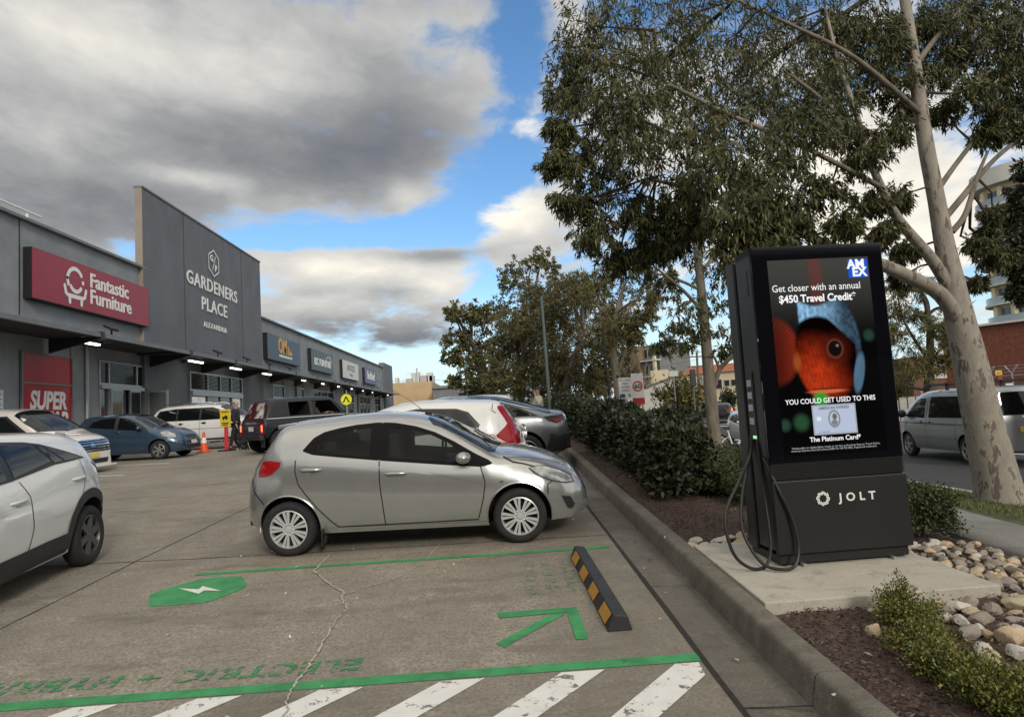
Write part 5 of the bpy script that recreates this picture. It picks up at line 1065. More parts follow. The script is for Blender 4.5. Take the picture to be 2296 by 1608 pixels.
card = ((abs(U-.512) < .212) & (abs(Vv-.828) < .076)).astype(float); put_(card, (.46, .52, .66)); ce = card*(1-((abs(U-.512) < .198) & (abs(Vv-.828) < .068))); put_(ce, (.36, .38, .43)); put_(elm(.51, .826, .058, .082, .1), (.18, .2, .23)); put_(elm(.51, .826, .045, .066, .1), (.50, .53, .58)); put_(elm(.515, .815, .022, .03, .2), (.12, .13, .15)); put_(elm(.51, .845, .03, .028, .2), (.2, .21, .24)); put_(((abs(U-.36) < .022) & (abs(Vv-.822) < .010)).astype(float), (.75, .77, .8))
logo = ((U > .79) & (U < .985) & (Vv > .012) & (Vv < .108)).astype(float); put_(logo, (.012, .10, .62))
q0 = np.arange(nu*nv)
mx_, mz_ = np.meshgrid(np.linspace(-SW/2, SW/2, nu+1), np.linspace(SZ1, SZ0, nv+1)); VV = np.stack([mx_.ravel(), np.full(mx_.size, -.030), mz_.ravel()], 1)
a = (q0//nu)*(nu+1)+q0 % nu; me = fast_mesh('screen', VV, np.stack([a+nu+1, a+nu+2, a+1, a], 1), 4, mat('screen_glow', (0, 0, 0), .06, spec=.35, emit=(1, 1, 1), estr=.9, attr='Col'))
at_ = me.color_attributes.new('Col', 'FLOAT_COLOR', 'CORNER'); cc = np.concatenate([np.clip(img, 0, 1).reshape(-1, 3), np.ones((nu*nv, 1))], 1); at_.data.foreach_set('color', np.repeat(cc, 4, 0).astype(np.float32).ravel())
bs = MATS['screen_glow'].node_tree.nodes['Principled BSDF']
for l in list(bs.inputs['Base Color'].links): MATS['screen_glow'].node_tree.links.remove(l)
screen = link('screen', me, k)
FM = lambda u, v, d=.003: frame(((u-.5)*SW, -.030-d, SZ1-(SZ1-SZ0)*v), (1, 0, 0), (0, 0, 1))
mb = MB(); add_text(mb, 'Get closer with an annual', FM(.46, .165), .081, 0, xscale=.88); add_text(mb, '$450 Travel Credit*', FM(.46, .222), .084, 0, bold=.0022, xscale=.93); add_text(mb, 'YOU COULD GET USED TO THIS', FM(.49, .742), .056, 0, bold=.0008, xscale=.9); add_text(mb, 'The Platinum Card*', FM(.50, .935), .052, 0, bold=.001)
mb.build('screen_text', M_WTXT, screen); mb = MB(); add_text(mb, 'AM', FM(.872, .058), .10, 0, bold=.004); add_text(mb, 'EX', FM(.90, .100), .10, 0, bold=.004); mb.build('emblem_text', M_WTXT, screen)
mb = MB(); add_text(mb, '*Redeemable on eligible flights, hotels or car hire at American Express Travel Online.', FM(.5, .967), .021, 0); add_text(mb, 'American Express Australia Limited (ABN 92 108 952 085). Registered trademark.', FM(.48, .98), .021, 0); mb.build('small_print', M_WTXT2, screen)
mb = MB(); add_text(mb, 'AMERICAN EXPRESS', FM(.512, .776, .004), .028, 0, bold=.0008); add_text(mb, 'CF FROST', FM(.40, .895, .004), .020, 0); mb.build('card_print', mat('card_ink', (0, 0, 0), .4, emit=(.08, .08, .1), estr=1), screen)
mb = MB(); M = frame((0, -.043, .50), (1, 0, 0), (0, 0, 1)); add_text(mb, 'JOLT', M @ Matrix.Translation((.125, -.026, 0)), .088, .002, bold=.002, spacing=1.7, xscale=1.05); mb.build('lettering', M_LETTER, k); mb = MB()
for a0 in range(0, 360, 45): stroke(mb, [(-.155+(.030+.024*t_)*cos(rd(a0+t_*95)), .005+(.030+.024*t_)*sin(rd(a0+t_*95))) for t_ in np.linspace(0, 1, 6)], .0085, M, off=.002+.0004*(a0 % 90)/45, cap=False)
mb.build('logo', M_LETTER, k)
def bez(pts, n=14):                                        # smooth curve through points
    P = [Vector(p) for p in pts]; out = []
    for i in range(len(P)-1):
        p0, p1, p2, p3 = P[max(0, i-1)], P[i], P[i+1], P[min(len(P)-1, i+2)]
        for t_ in np.linspace(0, 1, n, endpoint=False): out.append(.5*((2*p1)+(-p0+p2)*t_+(2*p0-5*p1+4*p2-p3)*t_*t_+(-p0+3*p1-3*p2+p3)*t_**3))
    return out+[P[-1]]
for pts in ([(-.56, .22, 1.02), (-.61, .20, .84), (-.76, .10, .66), (-.93, 0, .42), (-.92, -.06, .16), (-.80, -.06, .03), (-.66, -.03, .02), (-.59, 0, .16), (-.575, .05, .45), (-.565, .10, .70), (-.56, .14, .95)],
            [(-.56, .28, 1.0), (-.61, .26, .76), (-.72, .16, .52), (-.775, .06, .28), (-.70, -.06, .06), (-.57, -.14, .016), (-.46, -.12, .04), (-.41, -.09, .18), (-.44, -.07, .40), (-.51, -.05, .60), (-.562, .05, .84)]):
    mb = MB(); mb.tube(bez(pts), .013, 10); mb.build('charging_cable', M_CABLE, k, smooth=True)
# ------------------------------------------------------------------ wheel stop
M_RUB = mat('black_rubber', (.028, .029, .031), .65, var=.2, scale=10); M_YEL = mat('amber_reflector', (.58, .27, .03), .4, var=.12, scale=30)
t = thing('wheel_stop', 'black rubber wheel stop with amber reflective patches in the green bay', 'wheel stop', (.725, 5.56, park(5.56)), rot=(math.atan(.0442), 0, rd(1.0)))
mb = MB(); L = 1.93/2
mb.prism([(-.085, -L, 0), (.085, -L, 0), (.085, -L, .012), (.06, -L, .10), (-.035, -L, .115), (-.075, -L, .02)], (0, 2*L, 0)); mb.build('body', M_RUB, t, bevel=.008)
for i in range(4):
    y = -L+.2+i*.49; P = lambda s_, v: Vector((-.0775+.04*v-.004, y+s_, .014+.095*v))
    mb = MB(); mb.prism([P(-.10, .05), P(.16, .05), P(.10, .95), P(-.16, .95)], (-.004, 0, .002)); mb.build('reflector', M_YEL, t)
for y in (-.6, 0, .62):
    mb = MB(); mb.lathe([(.0, .112), (.022, .112), (.026, .108)], 12, c=(.01, y, 0)); mb.build('bolt_cap', M_BLACK, t)
# ------------------------------------------------------------------ cone, bollard sign, crossing sign
t = thing('traffic_cone', 'orange traffic cone with a white band near the blue car', 'cone', (-10.36, 24.0, T(-10.36, 24.0)))
M_ORG = mat('cone_orange', (.75, .09, .03), .5); MB().box((0, 0, .02), (.42, .42, .04)).build('base', M_ORG, t, bevel=.01)
mb = MB(); mb.lathe([(.155, .04), (.10, .33), (.062, .52), (.035, .72), (.02, .73), (0, .73)], 20); mb.build('cone', M_ORG, t, smooth=True)
mb = MB(); mb.lathe([(.104, .33), (.066, .52), (.064, .52)], 20); mb.build('band', M_WHITE, t, smooth=True)
t = thing('bollard_sign', 'yellow warning board on a red plastic post with black foot', 'bollard', (-9.57, 24.0, T(-9.4, 24.0)), rd(-12))
M_REDP = mat('red_plastic', (.62, .03, .045), .5); MB().box((0, 0, .02), (.52, .3, .05)).build('foot', M_BLACK, t, bevel=.01); MB().box((0, 0, .46), (.12, .09, .86)).build('post', M_REDP, t, bevel=.02)
MB().box((0, -.03, 1.16), (.40, .03, .62)).build('board', mat('warning_yellow', (.66, .52, .03), .5, var=.05, scale=4), t)
mb = MB(); M = frame((0, -.048, 1.16), (1, 0, 0), (0, 0, 1)); mb.prism([M @ Vector(p) for p in ((-.11, -.02, 0), (.10, -.02, 0), (.10, .05, 0), (.02, .10, 0), (-.03, .05, 0), (-.11, .05, 0))], (0, -.004, 0)); mb.box((-.06, -.05, 1.12), (.05, .006, .05)); mb.box((.06, -.05, 1.12), (.05, .006, .05)); mb.box((0, -.05, .98), (.26, .006, .035)); mb.box((0, -.05, .92), (.22, .006, .03)); mb.box((0, -.05, 1.38), (.28, .006, .03))
mb.build('pictogram', M_BLACK, t)
p = at(777, 896, 36); t = thing('crossing_sign', 'round fluorescent yellow pedestrian crossing sign with striding legs on a pole', 'sign', (p.x, p.y, T(p.x, p.y)))
zc_ = p.z-T(p.x, p.y); mb = MB(); mb.tube([(0, 0, 0), (0, 0, zc_+.5)], .035, 8); mb.build('pole', M_ALU, t)
mb = MB(); mb.tube([(0, -.04, zc_), (0, -.06, zc_)], .29, 32); mb.build('disc', mat('fluoro_yellow', (.62, .66, .01), .5, emit=(.62, .66, .01), estr=.12), t)
mb = MB(); M = frame((0, -.065, zc_), (1, 0, 0), (0, 0, 1)) @ Matrix.Scale(.68, 4); stroke(mb, [(-.04, .2), (-.12, 0), (-.22, -.2)], .10, M, cap=False); stroke(mb, [(-.22, -.2), (-.31, -.2)], .07, M, off=.003, cap=False); stroke(mb, [(.0, .2), (.12, -.02), (.18, -.2)], .10, M, off=.001, cap=False); stroke(mb, [(.17, -.2), (.27, -.17)], .07, M, off=.004, cap=False); stroke(mb, [(-.08, .2), (.05, .2)], .07, M, off=.005, cap=False); mb.build('legs_symbol', M_BLACK, t)
# ------------------------------------------------------------------ speed camera signs behind the hedge, poles, street furniture
def post_sign(name, label, cx, cy, w, h, depth, face, cat='sign', foot=None, group=None):
    p = at(cx, cy, depth); g = -.3 if p.x > 6 else T(p.x, p.y); t = thing(name, label, cat, (p.x, p.y, g), group=group); s_ = depth/FPX; mb = MB(); mb.tube([(0, .03, 0), (0, .03, p.z-g+h*s_/2)], .04, 8); mb.build('post', M_ALU, t)
    MB().box((0, 0, p.z-g), (w*s_, .03, h*s_)).build('panel', face, t); return t, frame((0, -.018, p.z-g), (1, 0, 0), (0, 0, 1)), s_
M_SIGNW = mat('sign_white', (.66, .66, .66), .5, var=.04, scale=3)
t, M, s_ = post_sign('traffic_sign', 'white red light speed camera sign with blue camera picture above the hedge', 1402, 871, 29, 48, 24, M_SIGNW)
mb = MB()
for i, tx in enumerate(('RED LIGHT', 'SPEED', 'CAMERA', 'AHEAD')): add_text(mb, tx, M @ Matrix.Translation((0, (.27-.125*i), .002)), .088, .001)
mb.build('lettering', mat('sign_grey', (.12, .13, .16), .6), t)
mb = MB(); mb.prism([M @ Vector(q) for q in ((-.22, -.33, .002), (-.02, -.33, .002), (-.02, -.21, .002), (-.07, -.19, .002), (-.14, -.19, .002), (-.22, -.22, .002))], (0, -.004, 0))
for r_ in (.05, .09, .13): stroke(mb, arc(.04, -.26, r_, -35, 35, 8), .02, M, off=.003, cap=False)
mb.build('camera_symbol', mat('sign_blue', (.03, .09, .22), .6), t); mb = MB(); mb.box((-.25, 0, M.translation.z+.44), (.1, .06, .1)); mb.build('sensor', M_BLACK, t)
t, M, s_ = post_sign('traffic_sign', 'white sixty speed limit sign with red ring and red band above the hedge', 1430, 872, 27, 70, 25, M_SIGNW)
mb = MB(); mb.lathe([(.145, .0), (.195, .0), (.195, .006), (.145, .006)], 32, axis='Y', c=(0, -.024, M.translation.z+.10), close=True); mb.build('ring', mat('sign_red', (.45, .015, .03), .5), t)
mb = MB(); add_text(mb, '60', M @ Matrix.Translation((0, .015, .004)), .24, .001, bold=.006); mb.build('lettering', M_BLACK, t); mb = MB(); mb.box((.0, -.02, M.translation.z-.46), (.46, .012, .24)); mb.build('red_band', mat('sign_red', (.45, .015, .03), .5), t)
def pole(name, label, x0, y0, x1, y1, depth, r, m, arms=(), cat='pole', grp=None):
    a, b = at(x0, y0, depth), at(x1, y1, depth); g = -.3 if b.x > 7 else T(b.x, b.y); t = thing(name, label, cat, (b.x, b.y, g), group=grp); mb = MB(); mb.tube([(0, 0, 0), (a.x-b.x, a.y-b.y, a.z-g)], [r, r*.7], 10); mb.build('shaft', m, t, smooth=True); return t, Vector((a.x-b.x, 0, a.z-g))
M_POLE = mat('pole_grey', (.09, .13, .135), .6, var=.1, scale=3); M_WOOD = mat('pole_timber', (.12, .095, .075), .9, var=.3, scale=4)
t, p = pole('light_pole', 'plain grey light pole rising through the brown casuarinas', 1214, 665, 1232, 890, 24, .065, M_POLE); 
t, p = pole('light_pole', 'slim black pole in front of the branching gum near the speed signs', 1352, 740, 1368, 905, 26, .045, M_BLACK)
t, p = pole('power_pole', 'timber power pole with two crossarms before the cream building', 1562, 790, 1572, 960, 75, .16, M_WOOD)
for dz, l in ((-.5, 2.4), (-1.6, 2.4)): mb = MB(); mb.box((p.x, 0, p.z+dz), (l, .12, .14)); mb.build('crossarm', M_WOOD, t)
for (lb, x, y, d) in (('leftmost of two traffic lights, in front of the cream building', 1553, 850, 58), ('rightmost of two traffic lights, beside the slim gum trunk', 1586, 890, 62)):
    p = at(x, y, d); t = thing('traffic_light', 'dark traffic signal, '+lb, 'traffic light', (p.x, p.y, -.3), group='traffic lights'); mb = MB(); mb.tube([(0, 0, 0), (0, 0, p.z+.3)], .07, 8); mb.build('pole', M_POLE, t); MB().box((0, -.1, p.z+.4), (.5, .2, 1.5)).build('signal_head', M_BLACK, t, bevel=.05)
t, M, s_ = post_sign('street_name_sign', 'small pale street name board on a bent pole before the green shrub', 1510, 838, 20, 12, 52, mat('pale_sign', (.42, .48, .47), .5))
t, M, s_ = post_sign('traffic_sign', 'yellow school sign above a red board on the far fence', 2539, 968, 10, 6, 30, M_SIGNW) if False else (None, None, None)
p = at(1165, 878, 45); t = thing('shop_pylon', 'small red and green pylon sign among the far trees', 'sign', (p.x, p.y, T(p.x, p.y))); zz = p.z-T(p.x, p.y)
MB().box((0, .1, zz/2-.2), (.25, .1, zz)).build('post', M_ALU, t); MB().box((0, 0, zz+.22), (.8, .14, .42)).build('red_panel', mat('sign_red', (.45, .015, .03), .5), t); MB().box((0, 0, zz-.22), (.8, .14, .42)).build('green_panel', mat('sign_teal', (.04, .20, .16), .5), t)
p = at(1198, 842, 48); t = thing('street_lamp', 'small white post lamp among the dark trees left of the light pole', 'lamp', (p.x, p.y, T(p.x, p.y))); zz = p.z-T(p.x, p.y); mb = MB(); mb.tube([(0, 0, 0), (0, 0, zz)], .05, 6); mb.build('post', M_ALU, t); MB().ball((0, 0, zz+.1), (.11, .11, .22)).build('globe', M_WHITE, t, smooth=True)
p = at(1265, 890, 40); t = thing('folded_umbrella', 'folded brown umbrella leaning by the trees beyond the hedge', 'umbrella', (p.x, p.y, T(p.x, p.y))); zz = p.z-T(p.x, p.y)
mb = MB(); mb.tube([(-.3, 0, 0), (.45, 0, zz+.9)], .03, 6); mb.build('pole', M_WOOD, t); mb = MB(); mb.tube([(-.1, 0, zz-.5), (.1, 0, zz), (.46, 0, zz+.9)], [.38, .25, .03], 10); mb.build('canopy', mat('umbrella_cloth', (.12, .07, .06), .9), t)
# ------------------------------------------------------------------ share bike
M_BGREEN = mat('bike_green', (.03, .36, .05), .45); p = ground_at(1662, 1016); BX, BY = 8.27, 23.2
t = thing('share_bicycle', 'white and green share bicycle with a green front basket beyond the low hedge', 'bicycle', (BX, BY, T(BX, BY)), rd(-4))
for x, nm in ((-.55, 'wheel'), (.55, 'wheel')):
    w = sub(nm, t, (x, 0, .33)); mb = MB(); mb.lathe([(.30, -.02), (.335, 0), (.30, .02), (.285, 0)], 28, axis='Y', close=True); mb.build('tyre', M_TYRE, w, smooth=True); mb = MB()
    for i in range(12): mb.bar((0, 0, 0), (.29*cos(i*pi/6), 0, .29*sin(i*pi/6)), .006, .006)
    mb.tube([(0, -.05, 0), (0, .05, 0)], .04, 8); mb.build('spokes', M_ALU, w)
mb = MB(); mb.tube(bez([(.40, 0, .92), (.30, 0, .62), (.05, 0, .34), (-.15, 0, .32)]), .045, 8); mb.tube(bez([(-.15, 0, .32), (-.22, 0, .6), (-.27, 0, .82)]), .035, 8); mb.tube(bez([(-.22, 0, .62), (-.42, 0, .50), (-.55, 0, .34)]), .022, 8); mb.build('frame', M_WHITE, t, smooth=True)
mb = MB(); mb.tube([(.37, 0, 1.0), (.42, 0, .8), (.55, 0, .33)], .03, 8); mb.tube([(.34, 0, .95), (.34, 0, 1.14)], .025, 8); mb.build('fork', M_BGREEN, t, smooth=True); mb = MB(); mb.tube(bez([(.18, -.3, 1.14), (.34, -.2, 1.13), (.36, 0, 1.13), (.34, .2, 1.13), (.18, .3, 1.14)]), .016, 8); mb.build('handlebar', M_BLACK, t, smooth=True)
mb = MB(); mb.ball((-.28, 0, .90), (.15, .08, .035)); mb.build('saddle', M_BLACK, t, smooth=True); mb = MB()
mb.prism([(.44, -.13, .70), (.80, -.15, .66), (.86, -.18, .94), (.42, -.16, .96)], (0, .005, 0)); mb.prism([(.44, .13, .70), (.80, .15, .66), (.86, .18, .94), (.42, .16, .96)], (0, -.005, 0)); mb.prism([(.44, -.13, .70), (.44, .13, .70), (.42, .16, .96), (.42, -.16, .96)], (.005, 0, 0)); mb.prism([(.80, -.15, .66), (.80, .15, .66), (.86, .18, .94), (.86, -.18, .94)], (.005, 0, 0)); mb.prism([(.44, -.13, .70), (.80, -.15, .66), (.80, .15, .66), (.44, .13, .70)], (0, 0, .005)); mb.build('basket', M_BGREEN, t)
mb = MB(); mb.tube(bez([(-.90, 0, .45), (-.75, 0, .64), (-.52, 0, .70), (-.3, 0, .58)]), .03, 6); mb.build('mudguard', M_BLACK, t); mb = MB(); mb.box((-.1, 0, .30), (.3, .09, .12)); mb.build('battery', M_BLACK, t, bevel=.02)
# ------------------------------------------------------------------ people
M_SKIN = mat('skin', (.42, .26, .19), .55, var=.06, scale=20)
def skin_mesh(name, V, E, R, m, parent, lvl=1):
    me = bpy.data.meshes.new(name); me.from_pydata(V, E, []); o = link(name, me); md = o.modifiers.new('s', 'SKIN'); sv = me.skin_vertices[0].data
    for i, r in enumerate(R): sv[i].radius = r if isinstance(r, tuple) else (r, r)
    sv[0].use_root = True; md.use_smooth_shade = True; s2 = o.modifiers.new('d', 'SUBSURF'); s2.levels = lvl; s2.render_levels = lvl
    dg = bpy.context.evaluated_depsgraph_get(); nm = bpy.data.meshes.new_from_object(o.evaluated_get(dg)); o.modifiers.clear(); o.data = nm; nm.materials.clear(); nm.materials.append(m); nm.polygons.foreach_set('use_smooth', [True]*len(nm.polygons)); o.parent = parent; return o
def person(label, x, y, yaw, h=1.75, top=(.02, .02, .025), legs=(.02, .02, .03), hair=(.05, .03, .02), arms=None, z=None, stride=.12, shoes=(.02, .02, .02), long=False, grp=None, bald=False):
    s_ = h/1.75; t = thing('person', label, 'person', (x, y, T(x, y) if z is None else z), yaw, group=grp)
    A_ = arms or (((-.02, .25, 1.12), (.10, .24, .88)), ((-.02, -.25, 1.12), (.08, -.24, .88)))
    J = dict(pel=(0, 0, .95), wa=(0, 0, 1.10), ch=(0, 0, 1.30), nk=(0, 0, 1.46), hd0=(.015, 0, 1.54), hd=(.02, 0, 1.63), hd2=(.01, 0, 1.70))
    V = [J['pel'], J['wa'], J['ch'], J['nk'], J['hd0'], J['hd'], J['hd2']]; R = [(.11, .085), (.10, .08), (.11, .08), .05, .065, (.08, .092), .06]; E = [(0, 1), (1, 2), (2, 3), (3, 4), (4, 5), (5, 6)]
    TV, TR, TE = [J['pel'], J['wa'], J['ch'], (0, 0, 1.43)], [(.19, .15), (.18, .145), (.20, .15), .085], [(0, 1), (1, 2), (2, 3)]
    if long: TV.append((0, 0, .78)); TR.append((.19, .14)); TE.append((0, 4))
    for sd, (el, ha) in zip((1, -1), A_):
        b = len(V); V += [(0, sd*.175, 1.39), el, ha, tuple(np.array(ha)+(np.array(ha)-np.array(el))*.28)]; R += [.058, .042, .03, .034]; E += [(2, b), (b, b+1), (b+1, b+2), (b+2, b+3)]
        b = len(TV); TV += [(0, sd*.18, 1.385), el, tuple(np.array(el)*.06+np.array(ha)*.94)]; TR += [.078, .062, .05]; TE += [(2, b), (b, b+1), (b+1, b+2)]
        fb = np.array(ha); d_ = (np.array(ha)-np.array(el)); d_ = d_/np.linalg.norm(d_); sdv = np.cross(d_, (0, 0, 1.)); sdv = sdv/max(1e-6, np.linalg.norm(sdv)); k0 = len(V)-1
        for q_, (o_, l_) in enumerate(((-.024, .07), (-.008, .085), (.008, .08), (.024, .065))):
            V.append(tuple(fb+d_*.085+sdv*o_)); V.append(tuple(fb+d_*(.085+l_)+sdv*o_*1.15+np.array((0, 0, -.012)))); R += [.010, .008]; n_ = len(V); E += [(k0, n_-2), (n_-2, n_-1)]
        V.append(tuple(fb+d_*.055+sdv*.045*sd)); R.append(.010); E.append((k0-1, len(V)-1))
    LV, LR, LE = [(0, 0, .98)], [(.165, .125)], []
    for sd, fx in ((1, stride), (-1, -stride)):
        hip, kn, an, to = (0, sd*.09, .88), (fx*.6+.02, sd*.10, .50), (fx, sd*.10, .09), (fx+.15, sd*.115, .035); b = len(V); V += [hip, kn, an, to]; R += [.085, .058, .038, .038]; E += [(0, b), (b, b+1), (b+1, b+2), (b+2, b+3)]
        b = len(LV); LV += [hip, kn, (an[0], an[1], .12)]; LR += [.10, .075, .062]; LE += [(0, b), (b, b+1), (b+1, b+2)]
        mb = MB(); mb.ball((fx+.07, sd*.108, .05), (.14, .05, .052)); o = mb.build('shoe', mat('shoe_%d' % int(1000*sum(shoes)), shoes, .6), t, smooth=True); o.scale = (s_,)*3
    for nm, (a, b, c_), m in (('body', (V, E, R), M_SKIN), ('jacket', (TV, TE, TR), mat('top_%d_%d' % (int(1000*top[0]), int(1000*top[2])), top, .85, var=.12, scale=10)), ('trousers', (LV, LE, LR), mat('legs_%d' % int(1000*legs[0]), legs, .9, var=.1, scale=10))):
        o = skin_mesh(nm, a, b, c_, m, t); o.scale = (s_,)*3
    mb = MB(); hm = mat('hair_%d' % int(1000*hair[0]), hair, .8, var=.2, scale=40)
    if not bald: mb.ball((-.012, 0, 1.675), (.098, .082, .09), 14, 9)
    else: mb.ball((-.03, 0, 1.65), (.082, .083, .06), 14, 9)
    o = mb.build('hair', hm, t, smooth=True); o.scale = (s_,)*3
    mb = MB(); mb.ball((.108, 0, 1.615), (.022, .016, .03), 8, 6); mb.ball((.02, .088, 1.62), (.025, .014, .035), 8, 6); mb.ball((.02, -.088, 1.62), (.025, .014, .035), 8, 6); o = mb.build('face', M_SKIN, t, smooth=True); o.scale = (s_,)*3
    mb = MB()
    for sd in (1, -1): mb.ball((.098, sd*.032, 1.645), (.012, .016, .009), 8, 6)
    mb.ball((.10, 0, 1.565), (.01, .028, .006), 8, 6); o = mb.build('features', mat('dark_features', (.05, .03, .025), .5), t, smooth=True); o.scale = (s_,)*3
    return t
person('man in black jacket walking behind the dark off roader', -9.42, 24.5, rd(5), 1.78, hair=(.20, .17, .15), bald=True, stride=.18)
person('blonde woman in dark clothes just beyond the man in black', -9.02, 25.1, rd(0), 1.58, hair=(.45, .32, .16), top=(.05, .05, .055), shoes=(.6, .6, .6))
p = at(1206, 878, 22.5); person('man in beige jacket holding a hand to his face beside the hedge', p.x, p.y, rd(200), 1.78, top=(.50, .47, .40), legs=(.05, .05, .06), hair=(.04, .03, .025), arms=(((.10, .28, 1.13), (.15, .12, 1.46)), ((-.06, -.27, 1.12), (.05, -.28, .88))), z=p.z-1.62)
p = at(1313, 885, 60); person('person in white top and dark trousers far beyond the hedge', p.x, p.y, rd(80), 1.7, top=(.6, .6, .6), legs=(.03, .03, .03), z=p.z-1.3)
p = at(1292, 888, 60); person('person in red top far beyond the hedge', p.x, p.y, rd(80), 1.65, top=(.35, .03, .03), legs=(.03, .03, .03), z=p.z-1.3)
R_ = Matrix.Rotation(OYAW, 3, 'Z'); q_ = Vector((OX, OY, 0))+R_ @ Vector((-.02, -.42, 0))
person('driver of the dark off roader with bare forearm on the wheel', q_.x, q_.y, OYAW, 1.75, top=(.03, .035, .03), legs=(.03, .03, .03), hair=(.03, .025, .02), z=T(OX, OY)-.10, arms=(((.22, .28, 1.15), (.55, .12, 1.26)), ((.10, -.34, 1.10), (.60, -.10, 1.22))))
# ------------------------------------------------------------------ a small black and white dog at the man's feet
M_FURB = mat('black_fur', (.015, .015, .015), .95); M_FURW = mat('white_fur', (.6, .58, .55), .95)
t = thing('dog', 'small black and white dog by the feet of the man in black', 'dog', (-8.95, 24.0, T(-8.9, 24.0)), rd(-30)); t.scale = (.8,)*3
V = [(-.20, 0, .30), (0, 0, .31), (.16, 0, .31), (.26, 0, .40), (.34, 0, .44), (.43, 0, .42)]; R = [(.08, .09), (.085, .095), (.09, .11), .06, .07, .03]; E = [(i, i+1) for i in range(5)]
for x, hy in ((.17, 0), (-.21, 1)):
    for sd in (1, -1):
        b = len(V); V += [(x, sd*.07, .22), (x+(.03 if hy else -.01), sd*.075, .13), (x-(.03 if hy else 0), sd*.075, .09), (x, sd*.075, .02), (x+.05, sd*.075, .015)]; R += [.045, .03, .024, .02, .022]; E += [(2 if not hy else 0, b)]+[(b+i, b+i+1) for i in range(4)]
b = len(V); V += [(-.30, 0, .38), (-.36, 0, .46)]; R += [.025, .015]; E += [(0, b), (b, b+1)]
skin_mesh('body', V, E, R, M_FURB, t); mb = MB(); mb.ball((.24, 0, .27), (.06, .07, .12)); mb.ball((.45, 0, .415), (.045, .028, .028)); mb.build('white_bib', M_FURW, t, smooth=True); mb = MB(); mb.ball((.31, .055, .52), (.02, .03, .05)); mb.ball((.31, -.055, .52), (.02, .03, .05)); mb.build('ears', M_FURB, t, smooth=True)
# ------------------------------------------------------------------ trees, hedges, rocks
def leafmats(pre, cols, rough=.55): return [mat('%s_leaf_%d' % (pre, i), c, rough, col2=tuple(min(1, x*1.7) for x in c), scale=1.3, spec=.35) for i, c in enumerate(cols)]
GUM = leafmats('gum', ((.034, .042, .015), (.048, .055, .019), (.068, .070, .025), (.088, .080, .030)))
CAS = leafmats('casuarina', ((.072, .068, .026), (.090, .080, .031), (.056, .060, .021), (.110, .090, .038)))
GRN = leafmats('green', ((.050, .058, .020), (.072, .076, .024), (.10, .092, .030)))
YEL = leafmats('olive', ((.080, .075, .022), (.11, .095, .027), (.055, .056, .017)))
DRK = leafmats('dark', ((.016, .021, .009), (.024, .028, .012), (.034, .034, .014)))
HED = leafmats('hedge', ((.025, .032, .016), (.038, .045, .022), (.056, .060, .030), (.016, .021, .012)), .42)
BOX = leafmats('box', ((.026, .037, .012), (.042, .053, .017), (.064, .070, .023)), .5)
BSH = leafmats('bush', ((.080, .100, .022), (.13, .13, .030), (.18, .155, .040), (.046, .064, .015)), .5)
def unit(a): return a/np.maximum(np.linalg.norm(a, axis=-1, keepdims=True), 1e-9)
def leaves(P, D, L, Wd, N=None):                             # kite shaped leaves: base points, directions, lengths, widths -> verts
    n = len(P); D = unit(D); r = unit(RNG.normal(size=(n, 3))) if N is None else unit(N)
    S_ = unit(np.cross(D, r)); U_ = np.cross(S_, D); L = L[:, None]; Wd = Wd[:, None]; m = P+D*L*.42
    return np.stack([P, m+S_*Wd+U_*L*.05, P+D*L, m-S_*Wd+U_*L*.05], 1).reshape(-1, 3)
def leaf_obj(name, V, mats, parent, kind=None):
    n = len(V)//4; c = np.floor(RNG.random(n)*len(mats)*.999).astype(int); return link(name, fast_mesh(name, V, np.arange(4*n).reshape(-1, 4), 4, mats, midx=c), parent)
M_GUMBARK = mat('gum_bark', (.29, .262, .22), .8, var=.18, scale=3.5, bump=.3, bscale=22, wear=((.13, .105, .088), .54, .57), wscale=3.6, stretch=(2.0, 2.0, .8))
M_BARK = mat('grey_bark', (.17, .145, .115), .9, var=.3, scale=6, bump=.3, bscale=25, stretch=(1, 1, .3)); M_BARK2 = mat('dark_bark', (.07, .055, .042), .9, var=.3, scale=6); M_TWIG = mat('twig', (.10, .075, .055), .9)
